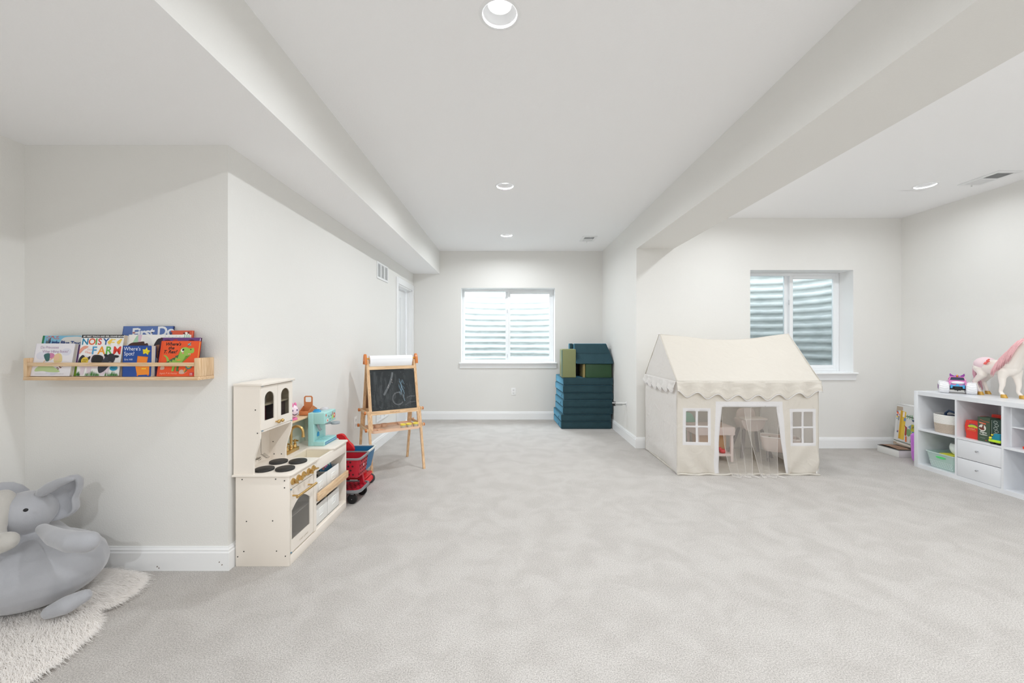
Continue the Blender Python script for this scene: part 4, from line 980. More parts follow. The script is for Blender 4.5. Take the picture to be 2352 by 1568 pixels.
b.use(mat('toy_yellow', (222, 190, 90), 0.5)); b.box(-1.33, 2.80, 0.18, -1.29, 2.835, 0.205, 0.004); tag(b.build('toy_food'), 'red and yellow toy food in the lower right fabric bin', 'toy food')

# pink piggy toy on the shelf
px_, py_, pz_ = -1.502, 2.77, 0.732
r_ = thing('piggy_bank', 'pink smiling piggy bank toy on the wooden shelf of the toy kitchen', 'toy', (px_, py_, pz_))
M_PIGC = mat('pale_pink', (236, 214, 226), 0.25, coat=0.5); M_PINK = mat('hot_pink', (232, 120, 172), 0.3)
b = MB(M_PIGC); b.sph((px_, py_, pz_+0.058), (0.040, 0.044, 0.047), 28); b.build('body', r_, smooth=180)
b = MB(M_PINK); b.lathe([(0.032, 0), (0.034, 0.004), (0.030, 0.014)], (px_, py_, pz_), 28); b.build('base', r_)
for dy in (-0.02, 0.018):
    b = MB(M_PINK); b.sph((px_+0.012, py_+dy, pz_+0.102), (0.008, 0.010, 0.017), 12, Matrix.Rotation(0.3 if dy > 0 else -0.3, 3, 'X')); b.build('ear', r_, smooth=180)
b = MB(C(60, 40, 90))
for a_ in (-0.95, -0.2): b.sph((px_+0.039*math.cos(a_), py_+0.043*math.sin(a_), pz_+0.068), (0.004, 0.004, 0.007), 12)
b.use(C(70, 30, 50)); b.tube([(px_+0.0395*math.cos(-0.57+t)*q, py_+0.0435*math.sin(-0.57+t)*q, pz_+0.052-0.015*math.cos(t*2.6)) for t, q in [((k-4)*0.13, 0.98-0.02*(1-abs(k-4)/4)) for k in range(9)]], [0.001, .0018, .0024, .003, .003, .003, .0024, .0018, .001], n=8); b.build('face', r_, smooth=60)

# terracotta carrier tray
x0, x1, y0, y1, cz = -1.534, -1.464, 2.923, 3.050, 0.732
r_ = thing('toy_caddy', 'brown plastic drink carrier caddy on the shelf of the toy kitchen', 'caddy', ((x0+x1)/2, (y0+y1)/2, cz))
M_TERRA = mat('terracotta_plastic', (196, 122, 74), 0.4)
b = MB(M_TERRA); t = 0.003; yp = 2.985
b.box(x0, y0, cz, x1, y1, cz+0.004, 0.001)
for xa in (x0, x1-t): b.prism([(xa, y0, cz), (xa, y1, cz), (xa, y1, cz+0.034), (xa, yp+0.01, cz+0.062), (xa, yp-0.005, cz+0.062), (xa, y0, cz+0.032)], (t, 0, 0))
b.box(x0+t, y0, cz, x1-t, y0+t, cz+0.032, 0.001); b.box(x0+t, y1-t, cz, x1-t, y1, cz+0.034, 0.001); b.build('tray', r_)
b = MB(M_TERRA); xa, xb_ = x0+0.003, x1-0.003; zt = 0.868; zm = zt-0.044
outer = [(xa, cz+.004), (xa, 0.80), (xa, zm), (xa, zt-0.010), (xa+0.010, zt), (xb_-0.010, zt), (xb_, zt-0.010), (xb_, zm), (xb_, 0.80), (xb_, cz+.004)]
inner = [(xa+0.024, zm-0.002), (xa+0.014, zm-0.002), (xa+0.010, zm+0.004), (xa+0.010, zt-0.014), (xa+0.014, zt-0.009), (xb_-0.014, zt-0.009), (xb_-0.010, zt-0.014), (xb_-0.010, zm+0.004), (xb_-0.014, zm-0.002), (xb_-0.024, zm-0.002)]
L = [[b.v((u, y, z)) for u, z in lp] for lp, y in ((outer, yp), (inner, yp), (inner, yp+0.004), (outer, yp+0.004))]
for i_ in range(10):
    j_ = (i_+1) % 10
    for p_, q_ in ((0, 1), (1, 2), (2, 3), (3, 0)): b.f([L[p_][i_], L[p_][j_], L[q_][j_], L[q_][i_]])
b.build('handle', r_)

# teal toy coffee machine
r_ = thing('toy_coffee_machine', 'aqua toy espresso machine with a smiling face on the toy kitchen counter', 'toy', (-1.39, 2.99, CT))
M_AQ = mat('aqua_plastic', (164, 212, 209), 0.35); M_AQ2 = mat('aqua_bright', (158, 216, 220), 0.3); M_GR = mat('grey_plastic', (150, 158, 164), 0.3); M_BL = mat('bright_blue', (44, 150, 204), 0.35)
y0, y1 = 2.884, 3.072; xb0, xf_ = -1.452, -1.332; Z0 = CT
b = MB(M_AQ); b.box(xb0, y0, Z0, -1.408, y1, 0.758, 0.006, 3); b.build('column', r_)
b = MB(M_AQ); b.box(-1.414, y0, Z0, xf_, y1+0.02, Z0+0.032, 0.006, 3); b.use(M_AQ2); b.box(-1.404, y0+0.012, Z0+0.031, xf_-0.006, y1+0.01, Z0+0.036, 0.002)
b.use(M_AQ)
for k in range(5): b.box(-1.395, y0+0.03+k*0.028, Z0+0.0355, xf_-0.012, y0+0.042+k*0.028, Z0+0.0385, 0.001)
b.build('drip_tray', r_)
b = MB(C(36, 120, 164)); b.box(xf_, y0+0.012, Z0+0.006, xf_+0.001, y1+0.010, Z0+0.026); b.use(C(180, 206, 216)); b.box(xf_+0.0005, y0+0.020, Z0+0.012, xf_+0.0014, y1+0.002, Z0+0.020)
b.use(C(36, 120, 164))
for k in range(12): b.box(xf_+0.001, y0+0.026+k*0.0135, Z0+0.0135, xf_+0.0018, y0+0.033+k*0.0135, Z0+0.0185)
b.build('front_sticker', r_, smooth=None)
b = MB(M_AQ); b.box(-1.414, y0, 0.676, xf_, y1, 0.758, 0.006, 3); b.build('head', r_)
b = MB(C(30, 30, 34)); A = Art(b, base=faceX(Vector((xf_+0.0001, y0, 0.676))))
A.e(0.074, 0.046, 0.005, 0.009, (24, 40, 44)); A.e(0.108, 0.048, 0.005, 0.009, (24, 40, 44)); A.e(0.0755, 0.049, 0.0018, 0.003, (240, 240, 240)); A.e(0.1095, 0.051, 0.0018, 0.003, (240, 240, 240))
A.sm([(0.078, 0.030), (0.084, 0.022), (0.092, 0.019), (0.100, 0.023), (0.105, 0.031), (0.099, 0.026), (0.091, 0.023), (0.084, 0.025)], (24, 40, 44), 3)
A.p([(0.020, 0.052), (0.034, 0.053), (0.034, 0.069), (0.020, 0.068)], (214, 96, 80)); A.p([(0.023, 0.056), (0.031, 0.057), (0.031, 0.060), (0.023, 0.059)], (240, 200, 180))
A.e(0.048, 0.022, 0.016, 0.013, (236, 232, 220)); A.e(0.050, 0.019, 0.007, 0.008, (206, 60, 60))
A.p([(0.120, 0.016), (0.145, 0.018), (0.147, 0.046), (0.120, 0.044)], (168, 212, 120)); A.p([(0.122, 0.044), (0.128, 0.044), (0.127, 0.070), (0.121, 0.066)], (190, 120, 90)); A.p([(0.133, 0.046), (0.138, 0.046), (0.140, 0.068), (0.135, 0.072)], (190, 120, 90))
A.sm([(0.150, 0.022), (0.168, 0.022), (0.176, 0.036), (0.172, 0.054), (0.156, 0.058), (0.146, 0.044)], (214, 84, 70)); A.e(0.160, 0.040, 0.007, 0.008, (238, 220, 200)); A.e(0.062, 0.050, 0.003, 0.004, (90, 190, 190))
b.build('face_sticker', r_, smooth=None)
b = MB(M_GR); b.cyl((-1.352, 2.965, 0.676), (-1.352, 2.965, 0.664), 0.028, 0.024, n=24); b.lathe([(0.030, 0), (0.031, 0.004), (0.031, 0.014), (0.028, 0.017)], (-1.296, 2.985, 0.660), 28); b.box(-1.35, 2.968, 0.662, -1.31, 2.992, 0.672, 0.003); b.build('portafilter', r_, smooth=50)
b = MB(M_GR); b.tube([(-1.395, 2.915, 0.680), (-1.392, 2.915, 0.655), (-1.382, 2.915, 0.638), (-1.372, 2.914, 0.628)], [0.009, 0.010, 0.009, 0.011], n=14); b.build('steam_wand', r_, smooth=50)
b = MB(M_BL); b.prism([(-1.408, 2.93, 0.580), (-1.408, 2.955, 0.580), (-1.408, 2.953, 0.602), (-1.408, 2.943, 0.612), (-1.408, 2.933, 0.602)], (0.008, 0, 0), 0.002); b.build('lever', r_)
b = MB(M_BL); b.lathe([(0.028, 0), (0.029, 0.006), (0.024, 0.012), (0.023, 0.013)], (-1.410, 2.935, 0.757), 28); b.box(-1.428, 2.927, 0.768, -1.392, 2.943, 0.778, 0.003); b.build('water_cap', r_, smooth=50)
b = MB(mat('smoky_clear', (196, 196, 200), 0.12, coat=0.8)); b.sph((-1.40, 3.035, 0.757), (0.034, 0.034, 0.022), 24); b.build('bean_dome', r_, smooth=180)

# ================================================================== SHOPPING CARTS
M_RED = mat('cart_red', (206, 22, 32), 0.4); M_CRIM = mat('basket_crimson', (176, 14, 40), 0.45); M_GREY = mat('cart_grey', (132, 134, 137), 0.5); M_BLUE = mat('basket_blue', (20, 104, 150), 0.4); M_TYRE = mat('tyre', (20, 20, 22), 0.6)
def rrect(x0, y0, x1, y1, r, n=4):
    out = []
    for cx, cy, a0 in ((x1-r, y0+r, -90), (x1-r, y1-r, 0), (x0+r, y1-r, 90), (x0+r, y0+r, 180)):
        for k in range(n+1): a = R(a0+90*k/n); out.append((cx+r*math.cos(a), cy+r*math.sin(a)))
    return out
def basket(root, mside, mrim, x0, x1, y0, y1, z0, z1, taper, holes=True, name='basket'):
    b = MB(mside); T_ = rrect(x0, y0, x1, y1, 0.03); B_ = rrect(x0+taper, y0+taper, x1-taper, y1-taper, 0.025)
    n = len(T_)
    def loop(L, z, s_=0): 
        cx = sum(p[0] for p in L)/n; cy = sum(p[1] for p in L)/n
        return [(cx+(p[0]-cx)*(1-s_), cy+(p[1]-cy)*(1-s_), z) for p in L]
    b.rings([loop(B_, z0), loop(T_, z1)], cap0=False, cap1=False); b.rings([loop(B_, z0+0.003, 0.03), loop(T_, z1, 0.022)], cap0=False, cap1=False)
    b.poly(loop(B_, z0)); b.poly(loop(B_, z0+0.003, 0.03))
    if holes:
        b.use(mat('hole_dark', (70, 6, 16), 0.7))
        nz = 4
        for k in range(nz):
            z = z0+(z1-z0)*(k+0.7)/(nz+0.6); f_ = (z-z0)/(z1-z0)
            yy0 = y0+taper*(1-f_); xx1 = x1-taper*(1-f_)
            m = int((x1-x0)/0.033)
            for j in range(m):
                x = x0+0.02+(j+0.5*(k % 2))*0.033
                if x < x1-taper-0.025: b.cyl((x, yy0-0.0004, z), (x, yy0-0.0012, z), 0.0078, n=12)
            m = int((y1-y0)/0.033)
            for j in range(m):
                y = y0+0.03+(j+0.5*(k % 2))*0.033
                if y < y1-0.035: b.cyl((xx1+0.0004, y, z), (xx1+0.0012, y, z), 0.0078, n=12)
    o = b.build(name, root, smooth=40)
    b = MB(mrim); b.rings([[(*p, z) for p in rrect(x0-d, y0-d, x1+d, y1+d, 0.032)] for d, z in ((0.001, z1-0.014), (0.006, z1-0.012), (0.006, z1), (-0.006, z1+0.001), (-0.006, z1-0.008))], cap0=False, cap1=False)
    b.build('rim', o, smooth=40); return o
def wheel(root, c, r, w_, tyre, hub, name='wheel'):
    b = MB(tyre); b.lathe([(r*.6, -w_/2), (r*.92, -w_/2), (r, -w_*.35), (r, w_*.35), (r*.92, w_/2), (r*.6, w_/2)], c, 28, 'Y', cap0=True, cap1=True)
    b.use(hub); b.lathe([(r*.6, -w_/2-0.001), (r*.2, -w_/2-0.003)], c, 20, 'Y'); b.lathe([(r*.6, w_/2+0.001), (r*.2, w_/2+0.003)], c, 20, 'Y')
    b.use(M_GREY); b.sph((c[0], c[1]-w_/2-0.002, c[2]), 0.004, 8); return b.build(name, root, smooth=40)
r_ = thing('toy_shopping_cart', 'red toy shopping cart with grey rims and black wheels beside the toy kitchen', 'toy cart', (-1.33, 3.24, 0), group='toy shopping carts')
basket(r_, M_CRIM, M_GREY, -1.48, -1.170, 3.130, 3.345, 0.205, 0.358, 0.018)
b = MB(M_GREY); b.rings([[(*p, z) for p in rrect(-1.49+d, 3.125+d, -1.165-d, 3.365-d, 0.045)] for d, z in ((0.012, 0.082), (0, 0.090), (0, 0.108), (0.010, 0.110), (0.014, 0.100))], cap0=False, cap1=False); b.build('deck_rim', r_, smooth=40)
b = MB(M_CRIM); b.prism([(*p, 0.094) for p in rrect(-1.478, 3.137, -1.177, 3.353, 0.035)], (0, 0, 0.006)); b.use(MATS['hole_dark'])
for i in range(8):
    for j in range(6):
        x, y = -1.455+i*0.036+0.018*(j % 2), 3.160+j*0.034
        if x < -1.195: b.lathe([(0.008, 0), (0.008, 0.0008)], (x, y, 0.100), 10)
b.build('deck', r_, smooth=40)
b = MB(M_CRIM); b.box(-1.44, 3.15, 0.10, -1.42, 3.33, 0.21, 0.003); b.build('upright', r_)
b = MB(M_CRIM); b.prism([(-1.20, 3.30, 0.10), (-1.23, 3.30, 0.10), (-1.25, 3.30, 0.206), (-1.22, 3.30, 0.206)], (0, 0.03, 0)); b.build('upright', r_)
for x, y in ((-1.236, 3.150), (-1.226, 3.335), (-1.45, 3.150), (-1.45, 3.335)):
    b = MB(M_GREY); b.box(x-0.012, y-0.010, 0.05, x+0.012, y+0.010, 0.086, 0.002)
    b.build('caster_fork', r_); wheel(r_, (x, y, 0.0375), 0.0375, 0.024, M_TYRE, M_TYRE)
b = MB(C(240, 240, 240)); A = Art(b, base=faceX(Vector((-1.1715-0.004, 3.19, 0.265)))); A.e(0.04, 0.02, 0.011, 0.011, (240, 235, 235)); A.e(0.04, 0.02, 0.0075, 0.0075, (200, 20, 40)); A.e(0.04, 0.02, 0.0038, 0.0038, (240, 235, 235)); b.build('round_logo', r_, smooth=None)
r_ = thing('toy_shopping_cart', 'red toy cart with a blue basket and grey-tyred wheels, behind the grey-rimmed cart', 'toy cart', (-1.36, 3.52, 0), group='toy shopping carts')
basket(r_, M_BLUE, mat('pale_rim', (214, 218, 214), 0.5), -1.52, -1.205, 3.400, 3.625, 0.17, 0.338, 0.03, holes=False)
b = MB(M_RED); b.prism([(*p, 0.10) for p in rrect(-1.50, 3.405, -1.23, 3.61, 0.03)], (0, 0, 0.012)); b.use(MATS['hole_dark'])
for i in range(6):
    for j in range(6): b.lathe([(0.009, 0), (0.009, 0.0008)], (-1.46+i*0.034+0.017*(j % 2), 3.425+j*0.034, 0.112), 10)
b.build('deck', r_, smooth=40)
b = MB(M_RED); b.cyl((-1.255, 3.425, 0.052), (-1.255, 3.60, 0.052), 0.030, n=24); b.box(-1.30, 3.42, 0.06, -1.25, 3.60, 0.11, 0.01); b.box(-1.30, 3.48, 0.105, -1.26, 3.54, 0.175, 0.01); b.build('front_bumper', r_, smooth=50)
for x in (-1.258, -1.48):
    for y in (3.410, 3.617): wheel(r_, (x, y, 0.0425), 0.0425, 0.020, mat('grey_tyre', (70, 72, 76), 0.6), M_RED)
b = MB(M_RED); rise = [(-1.525, 0.448), (-1.505, 0.460), (-1.472, 0.465), (-1.450, 0.456), (-1.43, 0.427), (-1.40, 0.39), (-1.37, 0.362), (-1.365, 0.31), (-1.48, 0.31), (-1.480, 0.37), (-1.484, 0.420), (-1.500, 0.436), (-1.522, 0.428)]
b.prism([(x, 3.495, z) for x, z in sc_poly(rise, 3)], (0, 0.032, 0), 0.004); b.build('handle_arm', r_, smooth=50)
b = MB(M_WHITE); b.cyl((-1.528, 3.44, 0.438), (-1.528, 3.548, 0.438), 0.012, n=16); b.build('push_handle', r_)
for c_, p_, rr, lab, ct_ in (((232, 170, 40), (-1.40, 3.20, 0.325), 0.028, 'orange play ball in the red shopping cart basket', 'ball'), ((235, 232, 225), (-1.43, 3.27, 0.335), 0.030, 'white play ball in the red shopping cart basket', 'ball'),
                             ((236, 234, 230), (-1.42, 3.56, 0.33), 0.030, 'white play ball in the blue basket', 'ball')):
    b = MB(C(*c_)); b.sph(p_, rr, 18); tag(b.build('play_ball', smooth=180), lab, ct_)

# ================================================================== EASEL
EM = Matrix.Translation((-1.208, 4.087, 0)) @ Matrix.Rotation(R(33.4), 4, 'Z')
r_ = thing('childrens_easel', 'wooden children\'s easel with a chalkboard and paper roll by the left wall', 'easel', (-1.208, 4.087, 0), R(33.4))
M_EW = wood_mat('easel_wood', (206, 164, 122), (232, 196, 154), 'Z', 5); M_EWX = wood_mat('easel_wood_x', (206, 168, 128), (232, 200, 160), 'X', 5); M_OR = mat('orange_plastic', (206, 122, 58), 0.35)
HD, HW, ZT = 0.250, 0.254, 1.085      # half depth at the floor, half width, apex
def EP(u, s_, z): return Vector((u, s_*HD*(1-z/1.13)*1.0, z))        # s_=-1 front, +1 rear
for s_ in (-1, 1):
    for u in (-HW, HW):
        b = MB(M_EW)
        for (z0, z1, off, ww) in ((0.0, 0.60, 0.0, 0.011), (0.40, ZT, 0.011, 0.013)):
            a, c = EP(u+(0.0 if off == 0 else -0.0), s_, z0), EP(u, s_, z1); sx = off*1.5*(-1 if u > 0 else 1)
            b.rings([[p+Vector((dx+sx, dy, 0)) for dx, dy in ((-ww, -ww*.9), (ww, -ww*.9), (ww, ww*.9), (-ww, ww*.9))] for p in (a, c)])
        b.build('leg', r_, local=True)
def slab(b, z0, z1, u0, u1, s_, t0, t1):
    P = [EP(u, s_, z) + Vector((0, s_*t, 0)) for t in (t0, t1) for z, u in ((z0, u0), (z0, u1), (z1, u1), (z1, u0))]
    V = [b.v(p) for p in P]
    for q in ((0, 1, 2, 3), (7, 6, 5, 4), (0, 4, 5, 1), (1, 5, 6, 2), (2, 6, 7, 3), (3, 7, 4, 0)): b.f([V[i] for i in q])
def board(s_, col):
    b = MB(M_EWX); slab(b, 0.560, 0.596, -0.237, 0.237, s_, -0.010, 0.012); slab(b, 0.992, 1.022, -0.237, 0.237, s_, -0.010, 0.012)
    if s_ < 0: b.use(C(150, 110, 76)); b.text('TINY LAND', 0.018, mtx(EP(-0.055, s_, 0.571)+Vector((0, -0.0130, 0)), (1, 0, 0), (0, 0.215, 0.9766), (0, -0.9766, 0.215)), sp=1.15)
    b.build('frame_rail', r_, local=True, smooth=None)
    b = MB(col); slab(b, 0.594, 0.994, -0.236, 0.236, s_, -0.004, 0.004)
    if s_ < 0:
        random.seed(3); up = Vector((0, 0.22, 1)).normalized()
        def chalk(pts, w_, c_, al):
            b.use(mat('chalk_%d_%d_%d_%d' % (*c_, al*100), c_, 0.95, alpha=al))
            for (u0, z0), (u1, z1) in zip(pts, pts[1:]):
                d = Vector((u1-u0, z1-z0)); 
                if d.length < 1e-5: continue
                n_ = Vector((-d.y, d.x)).normalized()*w_/2; k = random.uniform(0.0045, 0.0052)
                b.poly([EP(u0+n_.x, s_, z0+n_.y)+Vector((0, -k, 0)), EP(u0-n_.x, s_, z0-n_.y)+Vector((0, -k, 0)), EP(u1-n_.x, s_, z1-n_.y)+Vector((0, -k, 0)), EP(u1+n_.x, s_, z1+n_.y)+Vector((0, -k, 0))])
        chalk([(-0.10+0.0*k+0.10*math.sin(k/9*1.4), 0.74+0.22*k/9) for k in range(10)], 0.020, (150, 156, 160), 0.42)
        chalk([(0.04+0.055*math.cos(a), 0.70+0.060*math.sin(a)) for a in [2*math.pi*k/20 for k in range(19)]], 0.012, (150, 154, 158), 0.34)
        for k in range(26):
            u, z = 0.075+random.uniform(-.022, .022)+0.0, random.uniform(0.74, 0.90); chalk([(u, z), (u+random.uniform(-.006, .008)+0.01, z-random.uniform(.02, .05))], random.uniform(0.0015, 0.0035), (150, 184, 204), 0.7)
        chalk([(0.10, 0.74), (0.098, 0.70), (0.108, 0.67)], 0.004, (150, 184, 204), 0.7)
        for k in range(9):
            u, z = random.choice([(-0.055, 0.83), (-0.015, 0.88)]); u += random.uniform(-.008, .008); z += random.uniform(-.015, .015); chalk([(u, z), (u+0.004, z-0.014)], 0.002, (206, 190, 184), 0.7)
        for k in range(46):
            u, z = random.uniform(-0.21, 0.20), random.uniform(0.66, 0.97); L = random.uniform(.05, .16); chalk([(u, z), (u+random.uniform(-.012, .012), z-L*0.5), (u+random.uniform(-.02, .02), max(0.605, z-L))], random.uniform(0.004, 0.030), (128, 134, 138), 0.10)
        for k in range(60):
            u, z = random.uniform(-0.22, 0.22), random.uniform(0.604, 0.97) if k % 2 else random.uniform(0.604, 0.64); chalk([(u, z), (u+random.uniform(-.006, .006), z+random.uniform(-.006, .006))], 0.0018, (170, 174, 176), 0.5)
        chalk([(0.12, 0.985), (0.19, 0.986), (0.222, 0.978), (0.228, 0.93)], 0.003, (190, 192, 194), 0.5)
        chalk([(0.13, 0.70), (0.16, 0.715), (0.215, 0.712)], 0.012, (140, 145, 150), 0.25); chalk([(0.11, 0.63), (0.15, 0.655), (0.22, 0.66)], 0.012, (140, 145, 150), 0.25)
    b.build('board', r_, local=True, smooth=None, recalc=False)
board(-1, mat('chalkboard_black', (48, 52, 54), 0.85, var=(11, 0.55)))
board(1, mat('board_brown', (112, 74, 48), 0.6))
for u in (-HW, HW):     # side braces with orange knobs
    for z in (0.585, 0.425):
        y_ = HD*(1-z/1.13)+0.018
        b = MB(M_PINEY); sx = -0.026 if u < 0 else 0.014; b.box(u+sx, -y_, z-0.014, u+sx+0.012, y_, z+0.014, 0.002); b.build('side_brace', r_, local=True)
        for s_ in (-1, 1):
            b = MB(M_OR); uo = u + (-0.026 if u < 0 else 0.026); dx = -1 if u < 0 else 1
            b.M = Matrix.Translation((uo, s_*(y_-0.018), z)); b.rings([[(dx*h, (0.015+0.0022*math.cos(6*a))*f_*math.cos(a), (0.015+0.0022*math.cos(6*a))*f_*math.sin(a)) for a in [2*math.pi*k/36 for k in range(36)]] for h, f_ in ((0, .9), (0.004, 1), (0.012, 1), (0.016, .8))]); b.build('knob', r_, local=True, smooth=50)
    b = MB(M_OR)        # hinge cap holding the paper roll
    prof = [(-0.042, 1.045), (-0.034, 1.098), (-0.020, 1.132), (0.0, 1.146), (0.020, 1.132), (0.034, 1.098), (0.042, 1.045), (0.018, 1.045), (0.012, 1.080), (-0.012, 1.080), (-0.018, 1.045)]
    x0 = u-0.016 if u < 0 else u-0.010; b.prism([(x0, y, z) for y, z in prof], (0.026, 0, 0), 0.003); b.build('hinge_cap', r_, local=True, smooth=40)
b = MB(mat('yellow_dowel', (222, 176, 70), 0.5)); b.cyl((-HW+0.006, 0, 1.100), (HW-0.006, 0, 1.100), 0.008, n=14); b.build('dowel', r_, local=True)
pr = MB(mat('white_paper', (242, 243, 246), 0.7)); pr.lathe([(0.012, -0.218), (0.040, -0.218), (0.040, 0.212), (0.012, 0.212)], (0, 0, 1.090), 40, 'X')
pr.tube([(-0.216, -0.005, 1.132), (-0.216, -0.03, 1.10), (-0.216, -0.036, 1.06), (-0.216, -0.030, 1.022)], 0.0006, n=4)
pr.rings([[(-0.216, y, z), (0.205, y, z)] for y, z in ((-0.028, 1.118), (-0.041, 1.085), (-0.040, 1.05), (-0.030, 1.024))], closed=False)
o_ = pr.build('paper_roll', r_, local=True, smooth=50)
# tray
b = MB(mat('tray_beige', (236, 200, 172), 0.45)); tz = 0.395; tw, td = 0.232, 0.150
oy = -0.012
b.prism([(x, y+oy, tz) for x, y in rrect(-tw, -td-0.03, tw, td, 0.03)], (0, 0, 0.005)); 
def wallp(pts, h=0.024, t=0.005, closed=True):
    m = len(pts)
    for i in range(m if closed else m-1):
        a, c = Vector((*pts[i], 0)), Vector((*pts[(i+1) % m], 0)); d = (c-a)
        if d.length < 1e-6: continue
        n_ = Vector((-d.y, d.x, 0)).normalized()*t/2; d2 = d.normalized()*t*0.4
        b.prism([a+n_-d2+Vector((0, 0, tz)), a-n_-d2+Vector((0, 0, tz)), c-n_+d2+Vector((0, 0, tz)), c+n_+d2+Vector((0, 0, tz))], (0, 0, h))
wallp([(x, y+oy) for x, y in rrect(-tw, -td-0.03, tw, td, 0.03)])
wallp([(-tw, -0.075), (-0.13, -0.075), (-0.10, -0.13), (-0.09, -td-0.04)], 0.020, closed=False); wallp([(-0.165, -0.075), (-0.165, -0.19)], 0.018, closed=False)
wallp([(0.11, td-0.012), (0.10, 0.06), (0.14, 0.05), (tw, 0.05)], 0.020, closed=False); wallp([(-0.10, -0.10), (0.17, -0.10), (tw, -0.10)], 0.008, closed=False)
for cx, cy in ((-0.19, 0.06), (-0.115, 0.07), (-0.05, 0.085)): wallp([(cx+0.032*math.cos(2*math.pi*k/20), cy+0.032*math.sin(2*math.pi*k/20)) for k in range(20)], 0.032, 0.003)
b.build('tray', r_, local=True, smooth=None)
labs = ['yellow-lidded clear paint cup, left of the three on the easel tray', 'yellow-lidded clear paint cup, middle of the three on the easel tray', 'yellow-lidded clear paint cup, right of the three on the easel tray']
for i, u in enumerate((0.068, 0.128, 0.196)):
    p_ = EM @ Vector((u, -0.165, tz+0.005)); c_ = thing('paint_cup', labs[i], 'paint cup', p_, group='paint cups on the easel tray')
    b = MB(mat('cup_clear', (224, 220, 206), 0.2, alpha=0.75)); b.lathe([(0.019, 0), (0.021, 0.002), (0.026, 0.046), (0.024, 0.046), (0.019, 0.003)], (0, 0, 0), 24); b.build('cup', c_, local=True, smooth=50)
    b = MB(mat('cup_yellow', (236, 214, 90), 0.35)); b.lathe([(0.028, 0.040), (0.029, 0.044), (0.029, 0.052), (0.026, 0.054), (0.020, 0.050), (0.008, 0.044)], (0, 0, 0), 24); b.build('lid', c_, local=True, smooth=50)

# ================================================================== FOAM PLAY COUCH IN THE BACK CORNER
M_FOAM = mat('teal_suede', (46, 69, 76), 0.9, bump=(60, 0.35, 0.004), var=(9, 0.16), sheen=0.9, spec=0.15, stint=(120, 190, 225))
M_OLIVE = mat('olive_vinyl', (124, 129, 86), 0.5, bump=(400, 0.15, 0.001)); M_DGREEN = mat('dark_green_vinyl', (26, 66, 32), 0.45, bump=(400, 0.15, 0.001)); M_SEAM = mat('seam_dark', (22, 34, 40), 0.8)
names = ['bottom teal foam cushion of the stack in the back corner', 'second teal foam cushion from the bottom of the stack', 'third teal foam cushion from the bottom of the stack', 'fourth teal foam cushion of the stack, midway up',
         'third teal foam cushion from the top of the stack', 'second teal foam cushion from the top of the stack', 'topmost flat teal foam cushion, under the green blocks']
hs = [0.107, 0.103, 0.104, 0.107, 0.103, 0.107, 0.112]; z = 0.0
offs = [(-0.027, 0, -0.03), (-0.027, 0, 0.0), (0, 0, -0.02), (0, -0.005, -0.01), (0.012, 0, -0.03), (0.0, -0.005, -0.03), (0.008, 0, -0.02)]
for i, h in enumerate(hs):
    dx, dy, db = offs[i]; x0, x1, y0, y1 = 0.770+dx, 1.490+dx*0.7, 5.820+dy, 6.510+db*0.5
    r_ = thing('foam_cushion', names[i], 'cushion', ((x0+x1)/2, (y0+y1)/2, z), group='teal foam cushions in the back corner')
    b = MB(M_FOAM)
    P = [(x0, y0, z), (x1, y0, z), (x1, y1, z), (x0-0.035, y1, z), (x0, y0, z+h), (x1, y0, z+h), (x1, y1, z+h), (x0-0.035, y1, z+h)]
    V = [b.v(p) for p in P]; fs = [b.f([V[k] for k in q]) for q in ((3, 2, 1, 0), (4, 5, 6, 7), (0, 1, 5, 4), (1, 2, 6, 5), (2, 3, 7, 6), (3, 0, 4, 7))]
    bmesh.ops.bevel(b.bm, geom=b.bm.edges[:], offset=0.016, segments=4, affect='EDGES', profile=0.5)
    b.build('cover', r_, smooth=60)
    b = MB(M_SEAM)
    for zz in (z+0.012, z+h-0.012): b.tube([(x0+0.012, y0-0.0005, zz), (x1-0.012, y0-0.0005, zz)], 0.0012, n=5)
    b.build('piping', r_)
    if i in (0, 1, 3, 4):
        b = MB(M_SEAM); b.tube([(x0-0.012, y0+0.15, z+h*0.6), (x0-0.020, y0+0.148, z+h*0.45), (x0-0.016, y0+0.145, z+h*0.30)], 0.0022, n=6); b.build('zip_pull', r_)
    z += h
ZS = z
r_ = thing('foam_block', 'tall olive green foam block standing at the left on the teal cushions', 'foam block', (0.86, 5.92, ZS)); b = MB(M_OLIVE)
b.box(0.757, 5.825, ZS, 0.961, 6.10, ZS+0.415, 0.014, 4); b.build('cover', r_, smooth=60)
b = MB(mat('light_teal_edge', (80, 130, 140), 0.8)); b.tube([(0.757, 5.828, ZS+0.02), (0.757, 5.828, ZS+0.40)], 0.004, n=8); b.build('piping', r_)
r_ = thing('foam_block', 'low dark green foam block lying under the folded teal cushion', 'foam block', (1.27, 5.95, ZS)); b = MB(M_DGREEN)
b.box(1.098, 5.822, ZS, 1.480, 6.20, ZS+0.202, 0.010, 4); b.build('cover', r_, smooth=60)
b = MB(mat('khaki_panel', (140, 126, 78), 0.6)); b.box(1.062, 5.835, ZS, 1.0975, 6.20, ZS+0.198, 0.008, 3); b.build('end_panel', r_, smooth=60)
r_ = thing('foam_cushion', 'folded teal foam cushion with a slanted front, on top of the dark green block', 'cushion', (1.28, 6.0, ZS+0.203), group='teal foam cushions in the back corner')
zb = ZS+0.2035
b = MB(M_FOAM); prof = [(5.790, zb), (5.800, zb+0.012), (5.905, zb+0.150), (5.985, zb+0.288), (6.04, zb+0.292), (6.16, zb+0.285), (6.16, zb)]
L = [(0.978, 1.030, 0), (1.497, 1.40, 1)]
